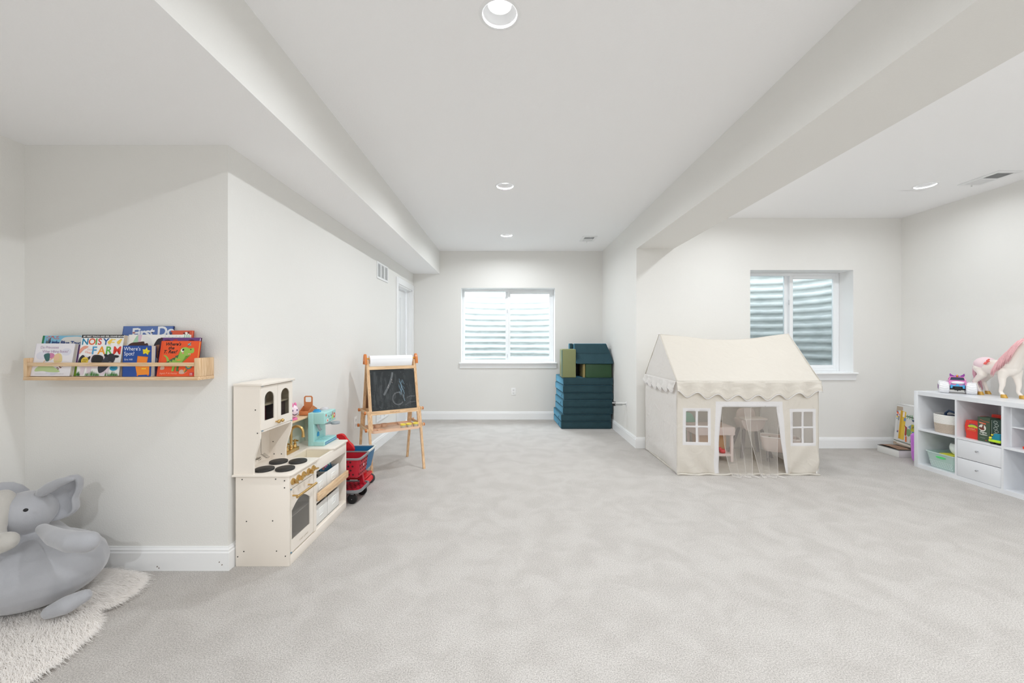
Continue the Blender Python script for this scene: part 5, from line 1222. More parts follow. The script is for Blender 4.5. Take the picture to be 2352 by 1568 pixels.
xs0 = [0.967]*7; xs1 = [1.499, 1.499, 1.475, 1.440, 1.44, 1.43, 1.47]
b.rings([[(x, y, z_) for (y, z_), x in zip(prof, xs0)], [(x, y, z_) for (y, z_), x in zip(prof, xs1)]])
bmesh.ops.bevel(b.bm, geom=b.bm.edges[:], offset=0.012, segments=3, affect='EDGES', profile=0.5)
b.build('cover', r_, smooth=60)
b = MB(M_SEAM); b.tube([(0.975, 5.8995, zb+0.150), (1.472, 5.8995, zb+0.150)], 0.0013, n=5); b.build('piping', r_)
b = MB(M_FOAM); b.box(0.912, 6.112, zb-0.002, 0.964, 6.26, zb+0.292, 0.015, 3); b.build('side_flap', r_, smooth=60)
r_ = thing('foam_block', 'foam block in the gap between the green blocks, its shade coloured in as black', 'foam block', (1.0, 6.1, ZS)); b = MB(mat('gap_shadow_black', (14, 16, 18), 0.6)); b.box(0.965, 6.12, ZS+0.0005, 1.058, 6.40, ZS+0.198, 0.01); b.build('cover', r_, smooth=60)  # dark teal block coloured near-black to stand in for the gap's shadow
# bracket on the middle wall
r_ = thing('wall_bracket', 'small white wall bracket with a black clamp sticking out beside the foam stack', 'bracket', (1.50, 5.19, 0.44))
b = MB(M_WHITE); b.box(1.325, 5.185, 0.471, 1.5085, 5.197, 0.480, 0.002); b.box(1.503, 5.17, 0.44, 1.5095, 5.212, 0.49, 0.002); b.build('bar', r_)
b = MB(mat('bare_steel', (170, 172, 172), 0.35, metal=0.7)); b.cyl((1.36, 5.20, 0.452), (1.455, 5.20, 0.452), 0.011, n=16); b.cyl((1.45, 5.20, 0.452), (1.5085, 5.20, 0.460), 0.005, n=12); b.build('tube', r_)
b = MB(M_BLACK); b.box(1.330, 5.198, 0.435, 1.374, 5.222, 0.488, 0.004); b.build('clamp', r_)

# ================================================================== PLAY TENT
TX0, TX1, TY0, TY1 = 1.592, 2.948, 3.830, 4.715
TE, TR = 0.888, 1.352                 # eave and ridge heights
TYM = (TY0+TY1)/2
M_TENT = cloth_mat('tent_canvas', (241, 237, 230), 0.42, 0.6); M_TWHITE = cloth_mat('tent_white_trim', (244, 243, 244), 0.35, 0.35)
M_TENT_DAYLIT = cloth_mat('tent_canvas_daylit', (244, 242, 240), 0.42, 0.6)  # same cream canvas, daylight on the sides put in as a whiter colour
M_TULLE = cloth_mat('tulle', (250, 248, 246), 0.5, 0, holes=0.74); M_TULLE2 = cloth_mat('window_mesh', (240, 238, 236), 0.5, 0, holes=0.72)
tent = thing('play_tent', 'cream canvas playhouse tent with white trimmed windows and sheer door curtains', 'play tent', ((TX0+TX1)/2, TYM, 0))
def nz(x, y, z, s=3.0, k=0): return noise.noise(Vector((x*s+k, y*s, z*s)))
# front panel
def xl(z): return TX0 + 0.004*math.sin(z*9)
def front_pt(x, z):
    u = (x-TX0)/(TX1-TX0); bulge = -0.020*math.sin(math.pi*min(1, max(0, z/TE)))*math.sin(math.pi*u)
    fold = 0.0
    d = (x-2.02) - (z-0.0)*(-0.9); fold += 0.010*math.sin((x*1.2+z*0.9)*26)*max(0, 1-z/0.35)*(1 if x < 2.05 else 0)
    fold += 0.012*math.sin((x*1.0-z*1.0)*24)*max(0, 1-z/0.40)*(1 if x > 2.6 else 0)
    return TY0 + bulge + fold + 0.009*nz(x, 0, z, 5)
DZT = 0.648                       # door opening
def dl(z): t = z/DZT; return 2.000 - 0.022*math.sin(math.pi*t)+0.018*t - 0.0*(1-t)
def dr_(z): t = max(0, 1-z/DZT); return 2.537 + 0.100*t**1.3
def warp(x, z):
    """bend the panel so that grid columns at the nominal door edges follow the opening"""
    if z > DZT+0.08: k = 0
    elif z > DZT: k = 1-(z-DZT)/0.08
    else: k = 1
    a, c = 2.018, 2.537; A_, C_ = dl(min(z, DZT)), dr_(min(z, DZT))
    if x <= a: return x + (A_-a)*k*max(0, (x-1.90))/(a-1.90) if x > 1.90 else x
    if x >= c: return x + (C_-c)*k*max(0, (2.70-x))/(2.70-c) if x < 2.70 else x
    return x + ((A_-a)*(c-x)/(c-a) + (C_-c)*(x-a)/(c-a))*k
def cuts(lo, hi, marks, step=0.02):
    ms = sorted([lo, hi]+[m for m in marks if lo < m < hi]); out = []
    for a, c in zip(ms, ms[1:]):
        n = max(1, int(round((c-a)/step))); out += [a+(c-a)*k/n for k in range(n)]
    return out+[hi]
WL = (1.680, 1.882, 0.314, 0.606); WR = (2.690, 2.888, 0.306, 0.600); fw = 0.030; mw = 0.011
marks_x = [2.018, 2.537, 2.018-0.058, 2.537+0.058]; marks_z = [DZT, DZT+0.052]
for a, c, e_, g_ in (WL, WR):
    m = (a+c)/2; mz = (e_+g_)/2
    marks_x += [a, c, a-fw, c+fw, m-mw, m+mw]; marks_z += [e_, g_, e_-fw, g_+fw, mz-mw*.8, mz+mw*.8]
def dedupe(L):
    L = sorted(L); out = [L[0]]
    for v in L[1:]:
        if v-out[-1] > 0.0045: out.append(v)
    return out
XS_ = dedupe(cuts(TX0, TX1, marks_x)); ZS_ = dedupe(cuts(0.004, TE, marks_z))
def region(x, z):
    if 2.018 < x < 2.537 and z < DZT: return 'door'
    for a, c, e_, g_ in (WL, WR):
        if a < x < c and e_ < z < g_:
            if abs(x-(a+c)/2) < mw or abs(z-(e_+g_)/2) < mw*.8: return 'white'
            return 'pane'
        if a-fw < x < c+fw and e_-fw < z < g_+fw: return 'white'
    if 2.018-0.058 < x < 2.537+0.058 and z < DZT+0.052: return 'white'
    return 'cloth'
b = MB(M_TENT, M_TWHITE); V = {}
win_sag = lambda x, z: 0.0
def gv(i, j):
    if (i, j) not in V:
        x, z = XS_[i], ZS_[j]; V[i, j] = b.v((warp(x, z), front_pt(x, z), z))
    return V[i, j]
for i in range(len(XS_)-1):
    for j in range(len(ZS_)-1):
        rg = region((XS_[i]+XS_[i+1])/2, (ZS_[j]+ZS_[j+1])/2)
        if rg in ('door', 'pane'): continue
        b.mi = 1 if rg == 'white' else 0
        b.f([gv(i, j), gv(i+1, j), gv(i+1, j+1), gv(i, j+1)])
b.build('front_wall', tent, smooth=180, recalc=False, mods=(('SOLIDIFY', dict(thickness=0.0012, offset=0)),))
for (a, c, e_, g_) in (WL, WR):
    b = MB(M_TULLE2); n = 10
    b.grid(lambda u, v: (a-0.004+(c-a+0.008)*u, front_pt(a+(c-a)*u, e_+(g_-e_)*v)+0.006+0.004*math.sin(u*14+v*5), e_-0.004+(g_-e_+0.008)*v), n, n)
    b.build('window_mesh', tent, smooth=180, recalc=False)
# sides and back
def side(x, sgn, name):
    b = MB(M_TENT_DAYLIT)
    def fn(u, v):
        y = TY0+(TY1-TY0)*u; zt = TE+(TR-TE)*(1-abs(2*u-1)); z_ = zt*v
        if v == 0: z_ = 0.004
        bx = sgn*(-0.012*math.sin(math.pi*u)*math.sin(math.pi*min(1, z_/TE)))+0.007*nz(0, y, z_, 5, sgn*3)
        if z_ < 0.12: bx += -sgn*(-0.03)*math.sin(math.pi*u)*(1-z_/0.12)*(-1)
        return (x+bx, y, z_)
    b.grid(fn, 44, 50); return b.build(name, tent, smooth=180, recalc=False, mods=(('SOLIDIFY', dict(thickness=0.0012, offset=0)),))
side(TX0, -1, 'side_wall'); side(TX1, 1, 'side_wall')
b = MB(M_TENT); b.grid(lambda u, v: (TX0+(TX1-TX0)*u, TY1+0.008*nz(u*1.3, 1, v, 5), 0.004+TE*v), 40, 26); b.build('back_wall', tent, smooth=180, recalc=False, mods=(('SOLIDIFY', dict(thickness=0.0012, offset=0)),))
# roof with a sagging ridge
def roof(yeave, name):
    b = MB(M_TENT)
    def fn(u, v):
        x = TX0-0.002+(TX1+0.014-TX0)*u + (0.010 if u > .5 else 0.0); ridge_sag = 0.062*math.sin(math.pi*u)**1.3
        x = TX0 + (TX1+0.016-TX0)*u
        zr = TR - ridge_sag; z_ = TE + (zr-TE)*v; y = yeave + (TYM-yeave)*v
        n_ = -0.020*math.sin(math.pi*u)*math.sin(math.pi*v) + 0.006*nz(x, y, z_, 4)
        if v > 0.75: n_ += -0.010*math.sin((x*18)+(v*6))*math.exp(-((u-0.45)/0.2)**2)*(v-0.75)*4*(1-v)*3
        sg = -1 if yeave < TYM else 1
        return (x + (0.012 if u == 0 else 0)*v*0, y - sg*(-n_)*0.7, z_ + n_*0.7)
    b.grid(fn, 64, 30); return b.build(name, tent, smooth=180, recalc=False, mods=(('SOLIDIFY', dict(thickness=0.0015, offset=0)),))
roof(TY0-0.004, 'roof'); roof(TY1+0.004, 'roof')
# scalloped valances
def valance(path, nrm, nper, h0, h1, mat_, name, amp=0.016, swoop=0.06):
    """cloth strip hanging from the eave; path(u) -> (x,y); lower edge scalloped with white piping"""
    N = 150; b = MB(mat_); edge = []
    def low(u): return h0 + swoop*math.sin(math.pi*u) + amp*0.8*(1-math.cos(2*math.pi*nper*u))
    cols = []
    for i in range(N+1):
        u = i/N; x, y = path(u); hl = low(u); col = []
        for j in range(9):
            t = j/8; out = 0.006 + 0.016*t*(1+0.6*math.sin(u*nper*math.pi*2+1)) + 0.006*nz(x, y, t, 7)
            col.append((x+nrm[0]*out, y+nrm[1]*out, TE+0.004-hl*t))
        cols.append([b.v(p) for p in col]); edge.append(col[-1])
    for a_, c_ in zip(cols, cols[1:]):
        for j in range(8): b.f([a_[j], c_[j], c_[j+1], a_[j+1]])
    o = b.build(name, tent, smooth=180, recalc=False, mods=(('SOLIDIFY', dict(thickness=0.001, offset=0)),))
    b = MB(M_TWHITE); b.tube(edge, 0.0035, n=6); b.build('white_piping', o, smooth=180)
valance(lambda u: (TX0-0.006+(TX1+0.020-TX0)*u, TY0-0.006), (0, -1), 7.2, 0.085, 0, M_TENT, 'valance', 0.034, 0.045)
valance(lambda u: (TX0-0.002, TY1-(TY1-TY0)*u), (-1, 0), 6, 0.060, 0, M_TENT_DAYLIT, 'valance', 0.028, 0.030)
valance(lambda u: (TX1+0.010, TY0+(TY1-TY0)*u), (1, 0), 6, 0.075, 0, M_TENT_DAYLIT, 'valance', 0.018, 0.030)
b = MB(M_TENT); b.tube([(TX0-0.003, TY0-0.008, TE+0.002), (TX1+0.018, TY0-0.008, TE-0.004)], 0.0045, n=8); b.tube([(TX0-0.002, TY0-0.005, TE), (TX0-0.002, TYM, TR+0.002), (TX0-0.002, TY1, TE)], 0.003, n=6); b.tube([(TX1+0.016, TY0-0.005, TE), (TX1+0.016, TYM, TR+0.002), (TX1+0.016, TY1, TE)], 0.003, n=6); b.build('roof_seam', tent, smooth=180)
b = MB(M_TWHITE)
b.box(TX0-0.022, TYM-0.004, TR-0.006, TX0+0.01, TYM+0.004, TR+0.004, 0.002); b.build('ridge_tie', tent)
b = MB(M_TWHITE); b.box(TX1+0.004, TYM-0.004, TR-0.006, TX1+0.026, TYM+0.004, TR+0.004, 0.002); b.build('ridge_tie', tent)
b = MB(M_TENT); b.grid(lambda u, v: (TX0+0.006+(TX1-TX0-0.012)*u, TY0-0.012+(TY1-TY0+0.01)*v, 0.012+0.005*nz(u*4, v*4, 0, 3)+0.003*math.sin(u*30+v*9)*max(0, .3-v)), 50, 34); b.box(TX0+0.01, TY0+0.0, 0.001, TX1-0.01, TY1-0.01, 0.009); b.build('floor_mat', tent, smooth=180, recalc=False)
b = MB(M_TENT); b.tube([(TX0+(TX1-TX0)*k/40, TY0-0.014+0.003*math.sin(k*1.7), 0.008+0.004*math.sin(k*.9)) for k in range(41)], 0.008, n=8); b.build('bottom_hem', tent, smooth=180)
b = MB(M_WHITE)
for x in (TX0+0.012, TX1-0.012):
    for y in (TY0+0.014, TY1-0.014): b.cyl((x, y, 0.01), (x, y, TE-0.01), 0.008, n=10)
    b.cyl((x, TY0+0.014, TE-0.01), (x, TYM, TR-0.02), 0.008, n=10); b.cyl((x, TY1-0.014, TE-0.01), (x, TYM, TR-0.02), 0.008, n=10)
b.build('frame_poles', tent, smooth=60)
# sheer door curtains: two panels gathered towards the floor
def curtain(xa, xb, xfa, xfb, yspill, ph, name='door_curtain'):
    b = MB(M_TULLE)
    def fn(u, v):      # v 0 top .. 1 bottom
        t = v**1.25; x = (xa+(xb-xa)*u)*(1-t) + (xfa+(xfb-xfa)*u)*t
        z_ = 0.655*(1-min(1, v/0.90)); y = TY0 - 0.004 + (0.006+0.022*t)*math.sin(u*15+ph+v*1.5) - 0.055*max(0, t-0.35)
        x += 0.010*math.sin(v*7+ph*2+u*3)*t
        if v > 0.90:
            q = (v-0.90)/0.10; y -= yspill*q; z_ = 0.006+0.012*math.sin(u*9+ph)*math.sin(math.pi*q)+0.010*(1-q); x += (x-(xfa+xfb)/2)*0.5*q
        return (x, y, max(0.004, z_+0.004))
    b.grid(fn, 46, 60)
    o = b.build(name, tent, smooth=180, recalc=False)
    b = MB(cloth_mat('tulle_hem', (250, 248, 246), 0.5, 0, holes=0.35))
    for uu in (0.0, 1.0): b.tube([fn(uu, k/40) for k in range(41)], 0.0018, n=5)
    b.tube([fn(k/40, 1.0) for k in range(41)], 0.0018, n=5)
    for uu in (0.33, 0.62): b.tube([fn(uu, 0.25+0.75*k/30) for k in range(31)], 0.0008, n=4)
    b.build('curtain_hem', o, smooth=180)
curtain(2.010, 2.300, 2.115, 2.285, 0.050, 0.4)
curtain(2.235, 2.560, 2.395, 2.520, 0.055, 2.1)

# inside the tent: high chair, cradle, little bench shelf
M_PALEP = mat('pale_blush', (228, 214, 208), 0.5); M_GL = mat('grey_wood', (122, 112, 108), 0.6); M_DW = mat('dark_brown_wood', (62, 44, 32), 0.5)
hx = 2.65
r_ = thing('doll_high_chair', 'doll high chair with grey legs and pale seat standing inside the tent', 'doll high chair', (hx, 4.42, 0.02))
b = MB(M_PALEP); b.prism([(hx+x, 4.36, z_) for x, z_ in sc_poly([(-0.115, 0.42), (-0.11, 0.35), (-0.075, 0.305), (0, 0.295), (0.075, 0.305), (0.11, 0.35), (0.115, 0.42)], 4)], (0, 0.16, 0), 0.006); b.build('seat', r_, smooth=50)
b = MB(M_PALEP); b.prism([(hx+x, 4.50, z_) for x, z_ in sc_poly([(-0.09, 0.34), (-0.10, 0.46), (-0.075, 0.515), (0, 0.525), (0.075, 0.515), (0.10, 0.46), (0.09, 0.34)], 4)], (0, 0.02, 0), 0.005); b.build('backrest', r_, smooth=50)
b = MB(mat('blush_white', (240, 232, 228), 0.4)); b.box(hx-0.128, 4.31, 0.420, hx+0.128, 4.44, 0.442, 0.009, 3); b.build('tray', r_)
for sx, sy in ((-1, -1), (1, -1), (-1, 1), (1, 1)):
    b = MB(M_GL); b.rings([[(hx+sx*dx_+ex, 4.43+sy*dy_+ey, z_) for ex, ey in ((-.015, -.010), (.015, -.010), (.015, .010), (-.015, .010))] for dx_, dy_, z_ in ((0.160, 0.12, 0.021), (0.095, 0.05, 0.31))]); b.build('leg', r_, smooth=None)
r_ = thing('doll_cradle', 'blush doll cradle on dark curved rockers at the right inside the tent', 'doll cradle', (2.775, 4.125, 0.02), R(-32))
CS = 0.80
b = MB(M_PALEP)
def crr(sx, sy, z_, inset=0): return [(x*CS, y*CS, z_*CS) for x, y in rrect(-sx+inset, -sy+inset, sx-inset, sy-inset, 0.05, 5)]
b.rings([crr(0.165, 0.085, 0.155), crr(0.195, 0.11, 0.20), crr(0.215, 0.125, 0.34), crr(0.205, 0.115, 0.34), crr(0.185, 0.10, 0.21), crr(0.15, 0.075, 0.175)]); b.build('basket', r_, local=True, smooth=50)
b = MB(mat('white_piping', (244, 240, 238), 0.6)); L_ = crr(0.211, 0.121, 0.342); b.tube(L_+[L_[0]], 0.006, n=8); b.build('rim', r_, local=True, smooth=180)
for x in (-0.13, 0.13):
    b = MB(M_DW); arc = [(y, 0.030+0.85*(1-math.sqrt(max(0, 1-(y/0.85)**2)))+0.012) for y in [-0.21+0.42*k/14 for k in range(15)]]
    b.prism([(x*CS-0.012, y*CS, z_*CS-0.012) for y, z_ in arc]+[(x*CS-0.012, y*CS, z_*CS+0.018) for y, z_ in arc[::-1]], (0.024, 0, 0), 0.003); b.build('rocker', r_, local=True, smooth=50)
    for y in (-0.07, 0.07): b = MB(M_GL); b.cyl((x*CS, y*1.2*CS, 0.045*CS), (x*CS, y*CS, 0.17*CS), 0.008, n=12); b.build('post', r_, local=True)
for i, (x, y, c_, l_) in enumerate(((0.02, -0.02, (214, 160, 150), 'pink doll blanket lying in the cradle inside the tent'), (-0.09, 0.02, (96, 120, 70), 'small green toy lying in the cradle inside the tent'))):
    p_ = WM[r_.name] @ Vector((x, y, 0.0)); b = MB(C(*c_)); b.sph((p_.x, p_.y, 0.225), (0.050 if i == 0 else 0.03, 0.04 if i == 0 else 0.02, 0.06), 14)
    tag(b.build('doll_blanket' if i == 0 else 'soft_toy', smooth=180), l_, 'blanket' if i == 0 else 'toy')
r_ = thing('toy_table', 'low blush toy table with a lower shelf at the left inside the tent', 'table', (2.13, 4.27, 0.02))
M_BL2 = mat('blush_table', (226, 208, 203), 0.5)
b = MB(M_BL2); b.box(1.93, 4.15, 0.300, 2.33, 4.42, 0.384, 0.004); b.build('tabletop', r_)
b = MB(M_BL2); b.box(1.945, 4.17, 0.078, 2.315, 4.40, 0.104, 0.003); b.build('shelf', r_)
for x in (1.94, 2.295):
    for y in (4.165, 4.385): b = MB(M_BL2); b.box(x, y, 0.021, x+0.026, y+0.024, 0.301, 0.002); b.build('leg', r_)
b = MB(mat('basket_tan', (196, 158, 120), 0.8)); b.box(1.99, 4.24, 0.105, 2.285, 4.39, 0.285, 0.004); b.build('shelf_box', r_)
b = MB(mat('coral_toy', (214, 84, 84), 0.45)); b.sph((2.225, 4.195, 0.127), (0.035, 0.03, 0.023), 14); b.sph((2.20, 4.20, 0.145), (0.016, 0.02, 0.022), 12); tag(b.build('coral_toy', smooth=180), 'coral pink toy on the lower shelf of the tent table', 'toy')
r_ = thing('mint_toy_chair', 'mint green rounded toy chair seen through the left tent window', 'toy chair', (2.03, 4.56, 0.02))
M_MINT = mat('mint', (150, 214, 190), 0.4)
b = MB(M_MINT); b.prism([(2.03+x, 4.60, z_) for x, z_ in sc_poly([(-0.09, 0.30), (-0.09, 0.40), (-0.05, 0.455), (0.03, 0.455), (0.08, 0.40), (0.085, 0.30)], 4)], (0, 0.02, 0), 0.004); b.build('backrest', r_, smooth=50)
b = MB(M_MINT); b.prism([(2.03+x, 4.46+y, 0.285) for x, y in rrect(-0.10, 0, 0.10, 0.16, 0.05)], (0, 0, 0.03), 0.004); b.build('seat', r_, smooth=50)
for x in (1.96, 2.10):
    for y in (4.48, 4.60): b = MB(M_MINT); b.cyl((x, y, 0.021), (x, y, 0.288), 0.010, n=12); b.build('leg', r_)
b = MB(C(226, 140, 120)); b.sph((2.085, 4.19, 0.175), (0.022, 0.02, 0.024), 12); b.use(C(70, 100, 110)); b.lathe([(0.022, 0), (0.020, 0.03), (0.012, 0.052)], (2.085, 4.19, 0.1045), 16); tag(b.build('toy_figure', smooth=60), 'small coral and slate toy figure on the tent table shelf', 'toy')

# ================================================================== CUBE SHELF AGAINST THE RIGHT WALL
QX0, QX1 = 4.120, 4.510; QY1 = 4.092; UH = 0.77
M_SH = mat('shelf_white', (228, 230, 234), 0.35); P_ = 0.351; ow, iw = 0.039, 0.0165; NC = 4
QL = 2*ow + NC*0.335 + (NC-1)*iw; QY0 = QY1-QL
unit = thing('cube_shelf', 'low white four-column cube shelving unit along the right wall', 'shelving unit', ((QX0+QX1)/2, (QY0+QY1)/2, 0))
for z0, z1 in ((0, ow), (UH-ow, UH)): b = MB(M_SH); b.box(QX0, QY0+ow, z0, QX1, QY1-ow, z1); b.build('top_panel' if z0 else 'bottom_panel', unit, smooth=None)
for y in (QY0, QY1-ow): b = MB(M_SH); b.box(QX0, y, 0, QX1, y+ow, UH, 0.001); b.build('side_panel', unit)
colsY = []
for i in range(NC):
    y1 = QY1-ow-i*(0.335+iw); colsY.append((y1-0.335, y1))
    if i < NC-1: b = MB(M_SH); b.box(QX0+0.001, y1-0.335-iw, ow, QX1, y1-0.335, UH-ow); b.build('divider', unit, smooth=None)
ZM = (UH-iw)/2
for i, (y0, y1) in enumerate(colsY):
    b = MB(M_SH); b.box(QX0+0.001, y0, ZM, QX1, y1, ZM+iw); b.build('shelf', unit, smooth=None)
b = MB(M_SH); b.box(QX1-0.004, QY0+0.01, ow, QX1-0.001, QY1-0.01, UH-ow); b.build('back_panel', unit, smooth=None)
# drawers in the second column
y0, y1 = colsY[1]
for k, (z0, z1) in enumerate(((ow+0.002, ow+0.166), (ow+0.171, ZM-0.003))):
    b = MB(M_SH); b.box(QX0+0.003, y0+0.002, z0, QX0+0.017, y1-0.002, z1, 0.001); b.box(QX0+0.018, y0+0.01, z0+0.01, QX1-0.02, y1-0.01, z1-0.03); d_ = b.build('drawer', unit)
    b = MB(mat('chrome', (200, 202, 206), 0.2, metal=0.95)); b.lathe([(0.004, 0), (0.004, -0.012), (0.008, -0.016), (0.008, -0.022), (0.006, -0.0235)], (QX0+0.003, (y0+y1)/2, z0+(z1-z0)*0.56), 18, 'X'); b.build('knob', d_, smooth=50)
# insert in the third column, upper cube
y0, y1 = colsY[2]
b = MB(M_SH); zI0, zI1 = ZM+iw, UH-ow
b.box(QX0+0.055, y1-0.012, zI0, QX1-0.006, y1-0.0005, zI1); b.box(QX0+0.055, y0+0.0005, zI0, QX1-0.006, y0+0.012, zI1); b.box(QX0+0.055, y0+0.012, zI0+0.162, QX1-0.006, y1-0.012, zI0+0.172); b.build('shelf_insert', unit, smooth=None)

# --- contents: woven basket
y0, y1 = colsY[0]; zf = ZM+iw
r_ = thing('woven_basket', 'white and beige woven rope basket in the upper left cube', 'basket', (4.27, 3.87, zf))
def rope(mat_, z0, z1, rx0, rx1, n=7):
    b = MB(mat_)
    prof = []
    for k in range(n*6+1):
        t = k/(n*6); prof.append((rx0+(rx1-rx0)*t+0.0025*abs(math.sin(math.pi*t*n)), z0+(z1-z0)*t))
    b.rings([[(4.272+r2*1.02*math.cos(a), 3.862+r2*0.92*math.sin(a)*1.0, z_) for a in [2*math.pi*k/48 for k in range(48)]] for r2, z_ in prof], cap0=True, cap1=False); return b
M_RB = mat('rope_beige', (196, 182, 168), 0.9, bump=(200, 0.6, 0.003), var=(160, 0.25)); M_RW = mat('rope_white', (236, 234, 230), 0.9, bump=(200, 0.6, 0.003), var=(160, 0.06))
rope(M_RB, zf+0.001, zf+0.090, 0.128, 0.136, 9).build('lower_band', r_, smooth=60)
b = rope(M_RW, zf+0.090, zf+0.170, 0.136, 0.138, 8); b.rings([[(4.272+r2*1.02*math.cos(a), 3.862+r2*0.92*math.sin(a), z_) for a in [2*math.pi*k/48 for k in range(48)]] for r2, z_ in ((0.140, zf+0.170), (0.136, zf+0.175), (0.131, zf+0.170), (0.128, zf+0.06), (0.12, zf+0.02))], cap0=False, cap1=True); b.build('upper_band', r_, smooth=60)
b = MB(mat('navy_toy', (26, 48, 78), 0.5)); b.tube([(4.20, 3.86, zf+0.13), (4.19, 3.86, zf+0.19), (4.205, 3.845, zf+0.215), (4.22, 3.80, zf+0.20), (4.24, 3.76, zf+0.185), (4.25, 3.74, zf+0.12)], 0.010, n=10); b.box(4.20, 3.77, zf+0.07, 4.33, 3.93, zf+0.165, 0.02); tag(b.build('toy_bag', smooth=50), 'navy blue toy bag poking out of the woven basket', 'toy')
# translucent bin
zb = ow
r_ = thing('plastic_bin', 'translucent frosted plastic bin with a mint tint in the lower left cube', 'bin', (4.28, 3.87, zb))
M_FRO = mat('frosted_plastic', (212, 234, 230), 0.3, alpha=0.55)
bx0, bx1, by0, by1, bh = 4.150, 4.420, 3.745, 4.010, 0.150
b = MB(M_FRO)
def bl(d, z_): return [(x, y, z_) for x, y in rrect(bx0+d, by0+d, bx1-d, by1-d, 0.025)]
b.rings([bl(0.022, zb+0.001), bl(0.0, zb+bh)], cap0=True, cap1=False); b.rings([bl(0.025, zb+0.004), bl(0.003, zb+bh)], cap0=True, cap1=False)
b.build('bin_body', r_, smooth=50)
b = MB(mat('frosted_rim', (226, 240, 238), 0.3, alpha=0.8)); b.rings([[(x, y, z_) for x, y in rrect(bx0-d, by0-d, bx1+d, by1+d, 0.027)] for d, z_ in ((0, zb+bh-0.006), (0.006, zb+bh-0.004), (0.006, zb+bh), (-0.002, zb+bh+0.001))], cap0=False, cap1=False); b.build('rim', r_, smooth=50)
b = MB(mat('bin_pattern', (232, 240, 240), 0.4, alpha=0.75))
for i in range(14):
    for j in range(4):
        y = by0+0.035+i*0.0145+(j % 2)*0.007; z_ = zb+0.018+j*0.016
        if y < by1-0.03: x = bx0+0.022*(1-(z_-zb)/bh)-0.0006; b.poly([(x, y+0.0045*math.cos(math.pi*k/3), z_+0.005*math.sin(math.pi*k/3)) for k in range(6)])
b.build('pattern', r_, smooth=None)
b = MB(mat('bright_green', (90, 220, 120), 0.4)); b.prism([(bx0-0.0005+0.004, y, z_) for y, z_ in [(3.868+0.045*math.cos(a)*(1), zb+0.112+0.009*math.sin(a)) for a in [2*math.pi*k/20 for k in range(20)]]], (-0.0045, 0, 0)); b.build('handle_slot', r_, smooth=None)
b = MB(mat('mint_dish', (130, 214, 160), 0.5)); b.box(4.19, 3.79, zb+0.006, 4.37, 3.96, zb+0.09, 0.02); tag(b.build('green_toy'), 'green toy inside the translucent bin', 'toy')
b = MB(mat('yellow_sheet', (214, 214, 70), 0.5)); b.box(4.17, 3.78, zb+0.145, 4.36, 3.90, zb+0.152, 0.002); tag(b.build('yellow_card'), 'yellow green plate lying on the translucent bin under the white bonnet', 'plate')
b = MB(mat('white_soft', (228, 236, 232), 0.6)); cc = Vector((4.26, 3.805, zb+0.21))
b.grid(lambda u, v: cc+Vector((0.065*math.cos(2*math.pi*u)*math.sin(0.35+v*2.0), 0.062*math.sin(2*math.pi*u)*math.sin(0.35+v*2.0)-0.03*(1-v)+0.012, 0.070*(-math.cos(0.35+v*2.0))*1.0)), 28, 12); b.use(mat('maroon_inside', (96, 44, 50), 0.8)); b.sph(cc+Vector((0, -0.005, 0.02)), (0.052, 0.045, 0.035), 16); tag(b.build('toy_bonnet', smooth=180, mods=(('SOLIDIFY', dict(thickness=0.004)),)), 'white bowl-shaped bonnet with dark red inside, on the translucent bin', 'toy bonnet')
# puzzles and book box in the second column
y0, y1 = colsY[1]; zf = ZM+iw
M_PZ = mat('puzzle_red', (220, 58, 44), 0.45)
def puzzle(x, y, z_, w_, h_, d_, label, art=True, group=None):
    r_ = thing('puzzle_box', label, 'puzzle box', (x, y, z_), group=group)
    b = MB(M_PZ); n = 16
    def edge(t): return 0.006*math.sin(t*math.pi*2.2+0.5)
    L_ = [(x, y - (edge(k/n)+w_/2), z_+h_*k/n) for k in range(n+1)]; R_2 = [(x, y + (w_/2-edge(k/n)), z_+h_*k/n) for k in range(n+1)]
    b.prism(L_+R_2[::-1], (d_, 0, 0), 0.0); b.build('box_body', r_, smooth=30)
    if art:
        b = MB(M_PZ); A = Art(b, base=faceNX(Vector((x-0.0002, y+w_/2, z_))))
        A.sm([(0.018, h_*.66), (0.035, h_*.78), (0.060, h_*.80), (0.080, h_*.74), (0.094, h_*.66), (0.088, h_*.62), (0.060, h_*.65), (0.034, h_*.63)], (196, 214, 60))
        for k in range(6): A.p([(0.026+k*0.011, h_*(.74+.03*math.sin(k*.6))), (0.037+k*0.011, h_*(.74+.03*math.sin(k*.6))), (0.031+k*0.0105, h_*(.86-0.012*abs(k-2)))], (62, 74, 130))
        for k in range(3): A.e(0.034+k*0.018, h_*.61, 0.003, 0.006, (160, 180, 50))
        A.t('I LOVE DINO', 0.024, h_*.525, 0.0085, (240, 220, 210)); A.t('PUZZLE', 0.014, h_*.445, 0.019, (226, 170, 80), sp=1.05); A.t('mini', 0.03, h_*.93, 0.010, (236, 150, 130))
        b.build('box_art', r_, smooth=None)
puzzle(4.175, 3.625, zf, 0.105, 0.163, 0.050, 'red puzzle box with a green dinosaur, front left in the upper second cube', group='red puzzle boxes')
puzzle(4.245, 3.575, zf, 0.105, 0.205, 0.045, 'plain red puzzle box standing behind the dinosaur puzzle box', art=False, group='red puzzle boxes')
puzzle(4.310, 3.520, zf, 0.150, 0.228, 0.045, 'tallest red puzzle box at the back of the upper second cube', art=False, group='red puzzle boxes')
r_ = thing('card_game_box', 'dark green game box with a round white picture beside the red puzzle boxes', 'game box', (4.16, 3.50, zf))
